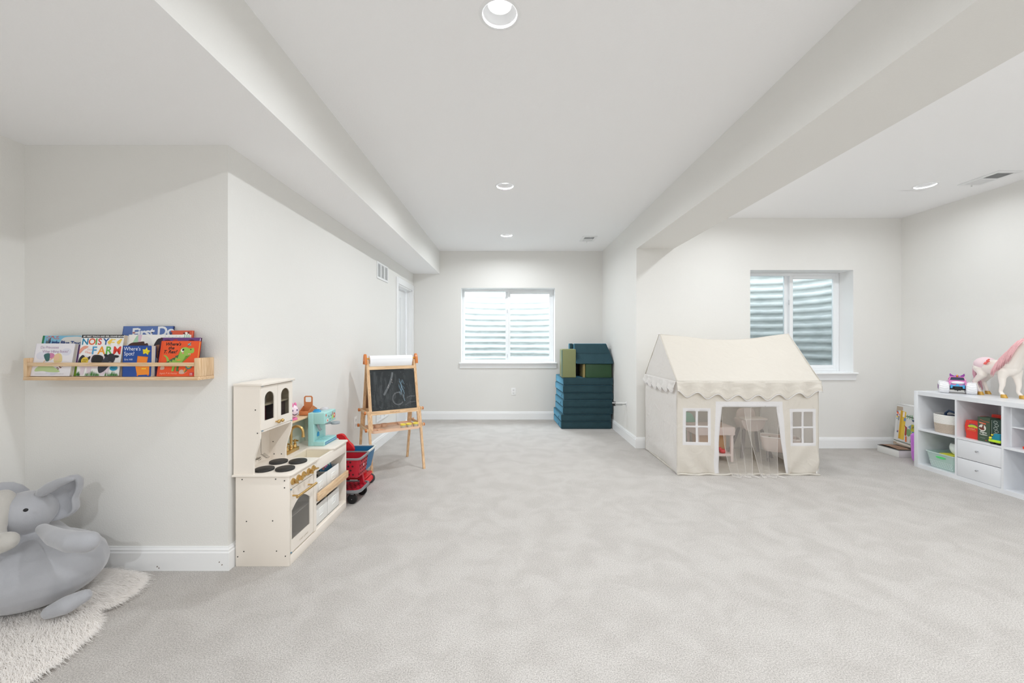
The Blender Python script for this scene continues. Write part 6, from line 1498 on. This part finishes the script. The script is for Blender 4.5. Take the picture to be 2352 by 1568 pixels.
b = MB(mat('forest_green', (66, 84, 66), 0.6)); gy0, gy1 = 3.475, 3.568; b.box(4.158, gy0, zf, 4.245, gy1, zf+0.212, 0.001)
A = Art(b, base=faceNX(Vector((4.1578, gy1, zf)))); A.e(0.036, 0.118, 0.027, 0.030, (226, 224, 214)); A.sm([(0.008, 0.120), (0.034, 0.122), (0.052, 0.112), (0.044, 0.100), (0.020, 0.102)], (112, 56, 46)); A.sm([(0.034, 0.118), (0.040, 0.146), (0.047, 0.146), (0.046, 0.116)], (112, 56, 46))
A.p([(0.010, 0.158), (0.062, 0.150), (0.062, 0.164), (0.010, 0.170)], (206, 92, 62)); A.t('bilingual', 0.014, 0.1575, 0.009, (240, 220, 200)); A.t('Mighty', 0.018, 0.074, 0.019, (236, 236, 228), bold=0.0005); A.t('Toddlers', 0.014, 0.056, 0.016, (236, 236, 228), bold=0.0004); A.t('brain games', 0.018, 0.030, 0.008, (200, 206, 196)); A.p([(0.060, 0.012), (0.068, 0.012), (0.068, 0.018), (0.060, 0.018)], (220, 70, 60))
b.build('box_body', r_, smooth=None)
b = MB(mat('copper', (190, 100, 70), 0.4)); b.tube([(4.1565, 3.547, zf+0.190), (4.1555, 3.52, zf+0.180), (4.1560, 3.48, zf+0.176)], 0.0022, n=6); b.build('cord', r_)
r_ = thing('card_game_box', 'slim dark green game box with white line drawing at the right of the second cube', 'game box', (4.18, 3.44, zf))
b = MB(mat('bottle_green', (40, 62, 54), 0.6)); b.box(4.165, 3.398, zf, 4.25, 3.472, zf+0.205, 0.001); A = Art(b, base=faceNX(Vector((4.1648, 3.472, zf)))); 
for k in range(5): A.e(0.030+0.008*(k % 2), 0.185-k*0.026, 0.014, 0.012, (196, 206, 198)); A.e(0.030+0.008*(k % 2), 0.185-k*0.026, 0.0115, 0.0095, (40, 62, 54))
A.p([(0.002, 0.005), (0.0035, 0.005), (0.0035, 0.2), (0.002, 0.2)], (206, 214, 208)); b.build('box_body', r_, smooth=None)
r_ = thing('toy_car', 'teal and lime toy car in front of the green game boxes', 'toy car', (4.14, 3.42, zf))
b = MB(mat('lime', (190, 226, 50), 0.4)); b.box(4.126, 3.378, zf+0.018, 4.150, 3.462, zf+0.040, 0.004); b.build('bumper', r_)
b = MB(mat('car_teal', (26, 134, 160), 0.35)); b.prism([(4.132, 3.385, zf+0.036), (4.132, 3.448, zf+0.036), (4.132, 3.446, zf+0.060), (4.132, 3.430, zf+0.066), (4.132, 3.424, zf+0.092), (4.132, 3.385, zf+0.096)], (0.022, 0, 0), 0.003); b.build('body', r_)
for y in (3.395, 3.440): b = MB(M_TYRE); b.cyl((4.128, y, zf+0.0145), (4.155, y, zf+0.0145), 0.014, n=20); b.build('wheel', r_)
b = MB(mat('car_yellow', (236, 220, 60), 0.4)); b.sph((4.131, 3.438, zf+0.078), 0.007, 12); b.sph((4.130, 3.449, zf+0.052), 0.010, 12); b.build('headlight', r_)
# third column toys
y0, y1 = colsY[2]
b = MB(mat('vivid_red', (232, 62, 32), 0.4)); random.seed(5)
for k in range(5):
    p = Vector((4.19+0.03*random.random(), y1-0.075-0.022*k, ZM+iw+0.020+0.012*(k % 2))); b.tube([p, p+Vector((0.015, -0.018, 0.012)), p+Vector((0.02, -0.03, -0.004))], [0.011, 0.014, 0.009], n=10); b.box(p.x-0.012, p.y-0.01, ZM+iw+0.001, p.x+0.012, p.y+0.01, p.z)
tag(b.build('toy_claw', smooth=40), 'vivid red plastic toy on the shelf of the third cube', 'toy')
b = MB(mat('beech', (222, 200, 176), 0.5)); b.box(4.19, y0+0.02, ZM+iw+0.1725, 4.27, y1-0.135, ZM+iw+0.182, 0.002); b.lathe([(0.012, 0), (0.012, 0.012), (0.008, 0.018)], (4.22, y1-0.16, ZM+iw+0.182), 16); b.use(mat('walnut', (120, 80, 54), 0.5)); b.lathe([(0.013, 0.018), (0.013, 0.026), (0.009, 0.030)], (4.22, y1-0.16, ZM+iw+0.182), 16); tag(b.build('wooden_toy', smooth=40), 'pale wooden toy with brown peg on the insert shelf of the third cube', 'toy')

# ================================================================== BOXES IN THE RIGHT-HAND CORNER
r_ = thing('board_game_box', 'low white game box with papers on top on the carpet by the cube shelf', 'game box', (4.42, 4.52, 0))
b = MB(mat('box_white', (222, 222, 220), 0.6)); b.box(4.250, 4.385, 0.001, 4.60, 4.645, 0.074, 0.001); b.build('box_body', r_)
b = MB(mat('grey_lid', (110, 108, 106), 0.7)); b.box(4.252, 4.387, 0.0745, 4.60, 4.643, 0.080, 0.001); b.build('lid', r_)
b = MB(mat('papers', (150, 120, 100), 0.7, var=(28, 0.75))); 
def pp(u, v): return (4.262+0.14*v, 4.40+0.235*u, 0.083+0.012*math.sin(u*2.6+.3)*(1-v*.4))
b.grid(pp, 14, 4); b.grid(lambda u, v: (pp(u, v)[0], pp(u, v)[1], pp(u, v)[2]-0.003), 14, 4); b.build('printed_papers', r_, smooth=180)
r_ = thing('board_game_box', 'tall colourful puzzle box leaning upright in the corner behind the cube shelf', 'game box', (4.42, 4.40, 0.082))
tilt = mtx(Vector((4.415, 4.622, 0.096)), Vector((0, -1, 0)), Vector((0.10, 0, 0.995)), Vector((-0.995, 0, 0.10)))
b = MB(mat('carton_white', (216, 216, 214), 0.6), M=tilt); w_, h_ = 0.42, 0.455
b.box(0, 0, -0.045, w_, h_, 0, 0.001)
b.use(mat('carton_brown', (176, 160, 142), 0.8)); b.poly([(0.001, h_-0.020, 0.0004), (0.001, h_-0.07, 0.0004), (0.05, h_-0.066, 0.0004), (0.075, h_-0.055, 0.0004), (0.07, h_-0.022, 0.0004)]); b.box(0.0, 0, -0.001, w_, 0.030, 0.0006)
b.M = Matrix(); A = Art(b, base=tilt @ Matrix.Translation((0, 0, 0.0006)))
A.p([(0.055, 0.075), (0.115, 0.068), (0.115, h_-0.072), (0.055, h_-0.066)], (222, 186, 62)); A.p([(0.050, 0.075), (0.075, 0.073), (0.075, h_-0.062), (0.050, h_-0.062)], (206, 160, 30))
A.p([(0.078, h_-0.075), (0.100, h_-0.075), (0.100, h_-0.135), (0.078, h_-0.130)], (236, 222, 216))
for (u, v, r2, c_) in ((0.006, 0.375, .010, (150, 40, 60)), (0.014, 0.36, .014, (226, 96, 40)), (0.010, 0.335, .010, (92, 40, 110)), (0.012, 0.315, .012, (226, 190, 50)), (0.012, 0.295, .008, (90, 150, 180)), (0.020, 0.378, .008, (120, 170, 190))): A.p(ell(u+0.004, v, r2*.8, r2, 6), c_)
A.t('IT', 0.026, 0.352, 0.028, (206, 60, 40), rot=R(-90), bold=0.0008)
for k in range(4): A.p([(0.028, 0.322-k*0.012), (0.043, 0.322-k*0.012), (0.043, 0.314-k*0.012), (0.028, 0.314-k*0.012)], (70, 72, 78))
for k in range(12): A.p([(0.030, 0.268-k*0.009), (0.039, 0.268-k*0.009), (0.039, 0.264-k*0.009), (0.030, 0.264-k*0.009)], (176, 176, 180))
A.p([(0.026, 0.150), (0.036, 0.165), (0.046, 0.150), (0.036, 0.135)], (70, 110, 140)); A.p([(0.034, 0.160), (0.046, 0.162), (0.046, 0.145)], (200, 50, 60))
A.p([(0.150, 0.225), (0.185, 0.255), (0.185, 0.195)], (116, 150, 176)); A.p([(0.095, 0.280), (0.118, 0.280), (0.118, 0.315), (0.095, 0.315)], (110, 140, 176))
A.p([(0.185, 0.258), (0.262, 0.262), (0.262, 0.185), (0.185, 0.182)], (186, 188, 50)); 
for k in range(8): A.sm([(0.19+0.008*k, 0.200+0.006*(k % 3)), (0.20+0.008*k, 0.23), (0.198+0.008*k, 0.252-0.01*(k % 2)), (0.192+0.008*k, 0.22)], (70, 110, 50) if k % 3 else (206, 90, 50), 3)
A.p([(0.195, 0.180), (0.262, 0.178), (0.262, 0.110)], (50, 120, 160)); A.p([(0.192, 0.172), (0.192, 0.115), (0.250, 0.108)], (186, 196, 50)); A.sm([(0.130, 0.190), (0.18, 0.200), (0.186, 0.150), (0.165, 0.120), (0.14, 0.15)], (120, 160, 110)); A.sm([(0.190, 0.115), (0.23, 0.10), (0.29, 0.07), (0.25, 0.105), (0.22, 0.125)], (46, 110, 60))
A.sm([(0.108, 0.235), (0.125, 0.225), (0.150, 0.205), (0.140, 0.205), (0.140, 0.130), (0.122, 0.130), (0.122, 0.205)], (160, 50, 40)); A.p([(0.128, 0.115), (0.146, 0.115), (0.152, 0.055), (0.134, 0.055)], (224, 120, 66)); A.p([(0.19, 0.11), (0.215, 0.105), (0.215, 0.06), (0.19, 0.06)], (90, 150, 110))
A.sm([(0.12, 0.335), (0.20, 0.328), (0.26, 0.312), (0.20, 0.335), (0.13, 0.342)], (60, 56, 50)); A.sm([(0.19, 0.31), (0.25, 0.318), (0.30, 0.285), (0.32, 0.24), (0.28, 0.26), (0.25, 0.29), (0.20, 0.29)], (66, 84, 110)); A.e(0.27, 0.33, 0.03, 0.022, (96, 96, 92))
for k in range(6): A.e(0.135+0.025*(k//2), 0.335+(0.012 if k % 2 else -0.014), 0.004, 0.013, (110, 176, 120), 0.3*(k % 3-1))
A.p([(0.005, 0.052), (0.20, 0.040), (0.20, 0.034), (0.005, 0.046)], (60, 90, 70)); A.p([(0.04, 0.036), (0.20, 0.026), (0.20, 0.008), (0.04, 0.018)], (222, 216, 208)); A.e(0.25, 0.05, 0.04, 0.022, (120, 110, 116))
b.build('box_body', r_, smooth=None)
b = MB(mat('carton_flap', (232, 232, 232), 0.5), M=tilt); b.tube([(0.004, h_+0.002, -0.012), (w_-0.004, h_+0.002, -0.012)], 0.014, n=14); b.build('plastic_wrap_edge', r_, smooth=180)
blobp = thing('plush_toy', 'bright violet plush toy squeezed between the boxes and the cube shelf', 'stuffed toy', (4.30, 4.24, 0))
blob('body', [('c', (4.275, 4.215, 0.045), (4.275, 4.23, 0.27), 0.042, 0.040), ('e', (4.29, 4.22, 0.22), (0.055, 0.05, 0.07)), ('c', (4.30, 4.22, 0.05), (4.33, 4.24, 0.06), 0.04, 0.04)], mat('violet_plush', (206, 120, 222), 0.95, bump=(160, 0.8, 0.008), sheen=0.4), blobp, 0.008, 4)

# ================================================================== MONSTER TRUCK
ZT_ = UH+0.0005
r_ = thing('toy_monster_truck', 'pink and blue toy monster truck with horns and white tyres on the cube shelf', 'toy truck', (4.306, 3.862, ZT_), R(-45))
M_TW = mat('truck_tyre_white', (236, 236, 238), 0.6); M_TP = mat('truck_pink', (226, 140, 196), 0.3, coat=0.4); M_TL = mat('truck_lilac', (190, 140, 214), 0.3, coat=0.4); M_PU = mat('truck_purple', (136, 50, 150), 0.35); M_TB = mat('truck_blue', (70, 166, 220), 0.35)
for x in (-0.088, 0.088):
    for y in (0.0, 0.125):
        b = MB(M_TW); rw, ww = 0.0545, 0.072
        b.lathe([(0.026, -ww/2), (rw*.80, -ww/2), (rw*.96, -ww*.40), (rw*.985, 0), (rw*.96, ww*.40), (rw*.80, ww/2), (0.026, ww/2)], (x, y, rw), 36, 'X')
        for k in range(16):
            a = 2*math.pi*k/16
            for sg in (-1, 1):
                b.M = Matrix.Translation((x, y, rw)) @ Matrix.Rotation(a, 4, 'X') @ Matrix.Translation((sg*ww*.22, 0, rw*.975)) @ Matrix.Rotation(sg*0.42, 4, 'Z'); b.box(-ww*.23, -0.0028, -0.003, ww*.23, 0.0028, 0.0035, 0.001)
        b.M = Matrix(); b.use(M_PU); b.lathe([(0.026, -ww/2-0.002), (0.010, -ww/2+0.006)], (x, y, rw), 20, 'X'); b.lathe([(0.026, ww/2+0.002), (0.010, ww/2-0.006)], (x, y, rw), 20, 'X')
        b.build('wheel', r_, local=True, smooth=40)
b = MB(M_BLACK); b.box(-0.058, -0.020, 0.036, 0.058, 0.012, 0.050, 0.002); b.box(-0.022, -0.030, 0.032, 0.022, -0.005, 0.070, 0.003); b.prism([(-0.055, -0.022, 0.040), (0.055, -0.022, 0.040), (0.045, -0.022, 0.058), (0.02, -0.022, 0.074), (-0.02, -0.022, 0.074), (-0.045, -0.022, 0.058)], (0, 0.02, 0)); b.box(-0.045, 0.0, 0.045, 0.045, 0.135, 0.062, 0.003); b.cyl((-0.062, 0, 0.0545), (0.062, 0, 0.0545), 0.006); b.cyl((-0.062, 0.125, 0.0545), (0.062, 0.125, 0.0545), 0.006); b.box(-0.004, -0.026, 0.026, 0.004, -0.018, 0.036); b.build('chassis', r_, local=True)
b = MB(M_TB)
for s_ in (-1, 1): b.prism([(s_*0.048, -0.030, 0.052), (s_*0.034, -0.030, 0.052), (s_*0.030, -0.030, 0.076), (s_*0.034, -0.030, 0.104), (s_*0.052, -0.030, 0.108), (s_*0.044, -0.030, 0.082)], (0, 0.012, 0), 0.002)
b.box(-0.040, -0.032, 0.070, 0.040, -0.022, 0.079, 0.003); b.prism([(-0.014, -0.032, 0.076), (0.014, -0.032, 0.076), (0.004, -0.032, 0.096), (-0.004, -0.032, 0.096)], (0, 0.01, 0)); b.box(-0.040, -0.030, 0.088, 0.040, -0.022, 0.096, 0.002); b.build('bumper_frame', r_, local=True)
b = MB(M_TP)
def crs(y, w0, w1, z0, z1): return [(-w0, y, z0), (w0, y, z0), (w1, y, z1), (-w1, y, z1)]
b.rings([crs(-0.030, 0.058, 0.054, 0.082, 0.118), crs(0.012, 0.062, 0.054, 0.078, 0.130), crs(0.09, 0.062, 0.054, 0.078, 0.130), crs(0.155, 0.058, 0.052, 0.084, 0.122)]); b.use(M_TL); b.box(-0.0635, -0.015, 0.078, -0.060, 0.145, 0.112, 0.003); b.box(0.060, -0.015, 0.078, 0.0635, 0.145, 0.112, 0.003)
bmesh.ops.bevel(b.bm, geom=b.bm.edges[:], offset=0.003, segments=2, affect='EDGES'); b.build('body_shell', r_, local=True, smooth=50)
b = MB(mat('truck_grille_white', (238, 238, 242), 0.3)); b.sph((0, -0.032, 0.107), (0.044, 0.012, 0.013), 20); b.build('grille', r_, local=True, smooth=180)
b = MB(M_TP)
for s_ in (-1, 1):
    b.tube([(s_*0.053, 0.0, 0.126), (s_*0.042, 0.030, 0.155)], 0.0045, n=8); b.tube([(s_*0.053, 0.13, 0.126), (s_*0.042, 0.10, 0.155)], 0.0045, n=8)
b.box(-0.046, 0.024, 0.152, 0.046, 0.108, 0.161, 0.004); b.build('cab_frame', r_, local=True)
b = MB(mat('truck_glass', (60, 72, 92), 0.15)); b.prism([(-0.048, 0.006, 0.129), (0.048, 0.006, 0.129), (0.038, 0.030, 0.152), (-0.038, 0.030, 0.152)], (0, 0.004, 0)); b.box(-0.044, 0.012, 0.125, 0.044, 0.12, 0.150); b.build('windscreen', r_, local=True, smooth=None)
for s_ in (-1, 1): b = MB(M_PU); b.tube([(s_*0.026, 0.04, 0.158), (s_*0.035, 0.04, 0.166), (s_*0.043, 0.04, 0.176), (s_*0.046, 0.04, 0.190)], [0.012, 0.011, 0.008, 0.0012], n=12); b.build('ear', r_, local=True, smooth=180)
b = MB(mat('truck_violet', (176, 100, 204), 0.4)); b.sph((0, 0.05, 0.158), (0.020, 0.025, 0.018), 18); b.build('crest', r_, local=True, smooth=180)
b = MB(mat('truck_gold', (226, 160, 50), 0.4)); b.tube([(0, 0.028, 0.162), (0, 0.018, 0.170), (0, 0.014, 0.180)], [0.009, 0.007, 0.002], n=12); b.build('horn', r_, local=True, smooth=180)

# ================================================================== TOY HORSE
M_HS = mat('pearl_white', (240, 232, 224), 0.3, coat=0.4); M_HOOF = mat('gold_hoof', (202, 158, 72), 0.35, metal=0.3)
M_MANE = mat('mane_pink', (240, 188, 192), 0.5, var=(60, 0.16))
Z0h = UH+0.001
horse = thing('toy_horse', 'large pearly white toy horse with a pink mane standing on the cube shelf', 'toy horse', (4.45, 3.66, Z0h))
parts = [('e', (4.475, 3.770, 1.045), (0.072, 0.095, 0.076)), ('e', (4.455, 3.680, 1.035), (0.066, 0.120, 0.070)), ('e', (4.435, 3.570, 1.045), (0.066, 0.085, 0.085)),
         ('t', [(4.430, 3.545, 1.075), (4.415, 3.495, 1.150), (4.400, 3.445, 1.225), (4.392, 3.405, 1.262)], [0.070, 0.056, 0.042, 0.036]),
         ('t', [(4.392, 3.405, 1.262), (4.385, 3.355, 1.245), (4.378, 3.305, 1.205), (4.375, 3.285, 1.185)], [0.040, 0.036, 0.024, 0.021]),
         # hind legs: hip, stifle, hock, fetlock, hoof
         ('t', [(4.445, 3.785, 1.02), (4.425, 3.762, 0.955), (4.420, 3.818, 0.890), (4.425, 3.800, 0.835), (4.428, 3.782, 0.800)], [0.055, 0.032, 0.0185, 0.0135, 0.015]),
         ('t', [(4.510, 3.800, 1.02), (4.535, 3.800, 0.950), (4.545, 3.850, 0.888), (4.548, 3.836, 0.835), (4.548, 3.826, 0.800)], [0.052, 0.030, 0.0175, 0.013, 0.0145]),
         # front legs: shoulder, elbow, knee, fetlock, hoof
         ('t', [(4.405, 3.575, 1.01), (4.396, 3.585, 0.945), (4.393, 3.580, 0.880), (4.391, 3.592, 0.825), (4.391, 3.576, 0.798)], [0.045, 0.026, 0.018, 0.013, 0.015]),
         ('t', [(4.465, 3.545, 1.01), (4.470, 3.535, 0.945), (4.471, 3.525, 0.880), (4.470, 3.530, 0.825), (4.470, 3.510, 0.798)], [0.045, 0.026, 0.018, 0.013, 0.015])]
blob('body', parts, M_HS, horse, 0.0052, 3)
for x, y in ((4.428, 3.779), (4.548, 3.823), (4.391, 3.571), (4.470, 3.503)):
    b = MB(M_HOOF); b.rings([[(x+r2*math.cos(a), y-o_+r2*1.2*math.sin(a), z_) for a in [2*math.pi*k/20 for k in range(20)]] for r2, z_, o_ in ((0.0195, Z0h, 0.006), (0.0190, Z0h+0.004, 0.006), (0.0150, Z0h+0.030, 0.0))]); b.build('hoof', horse, smooth=50)
random.seed(9)
b = MB(M_MANE); b.tube([(4.394, 3.395, 1.302), (4.402, 3.445, 1.268), (4.416, 3.50, 1.208), (4.432, 3.565, 1.140)], [0.006, 0.009, 0.010, 0.006], n=8)
for k in range(150):
    t = random.random(); p0 = Vector((4.392, 3.400, 1.300)).lerp(Vector((4.436, 3.570, 1.135)), t) + Vector((random.uniform(-.010, .006), random.uniform(-.01, .012), random.uniform(-.006, .006)))
    rn = 0.042+0.026*t; L_ = random.uniform(0.10, 0.19)*(1.15-0.25*t); dy = 0.50*L_+0.02*random.random()
    pts = [p0, p0+Vector((-rn*.75, dy*.12, -rn*.30)), p0+Vector((-rn*1.12, dy*.40, -rn*.9-L_*.12)), p0+Vector((-rn*1.12, dy*.75, -rn-L_*.45)), p0+Vector((-rn*0.95, dy, -rn-L_*.8))]
    b.tube(pts, [0.004, 0.006, 0.0058, 0.0042, 0.0008], n=6)
b.build('mane', horse, smooth=180)
b = MB(mat('coral_band', (236, 110, 104), 0.5))
for k in range(9): b.sph((4.385+0.004*math.sin(k*2), 3.675+0.004*k, 1.100-0.0045*k+0.006*math.cos(k*3)), 0.008, 10)
b.build('hair_tie', horse, smooth=180)
b = MB(mat('mane_pink_tail', (226, 176, 190), 0.5, var=(60, 0.2)))
for k in range(20):
    o_ = Vector((random.uniform(-.012, .012), random.uniform(-.008, .006), 0)); p0 = Vector((4.480, 3.862, 1.060)); zf_ = random.uniform(0.785, 0.83)
    b.tube([p0+o_*.3, p0+o_+Vector((0.008, 0.012, -0.02)), p0+o_*1.5+Vector((0.014, 0.014, -0.10)), Vector((4.520, 3.862, zf_))+o_*1.9], [0.005, 0.007, 0.007, 0.001], n=6)
b.build('tail', horse, smooth=180)
b = MB(mat('blush_saddle', (238, 214, 220), 0.8)); b.sph((4.462, 3.765, 1.062), (0.075, 0.078, 0.064), 24); b.build('saddle_blanket', horse, smooth=180)
for x in (4.372, 4.412): b = MB(M_HS); b.tube([(x, 3.405, 1.288), (x+(x-4.392)*.3, 3.402, 1.312), (x+(x-4.392)*.2, 3.398, 1.334)], [0.010, 0.009, 0.001], n=10); b.build('ear', horse, smooth=180)
b = MB(M_BLACK); b.sph((4.358, 3.350, 1.250), (0.005, 0.007, 0.007), 10); b.sph((4.414, 3.350, 1.250), (0.005, 0.007, 0.007), 10); b.build('eye', horse, smooth=180)
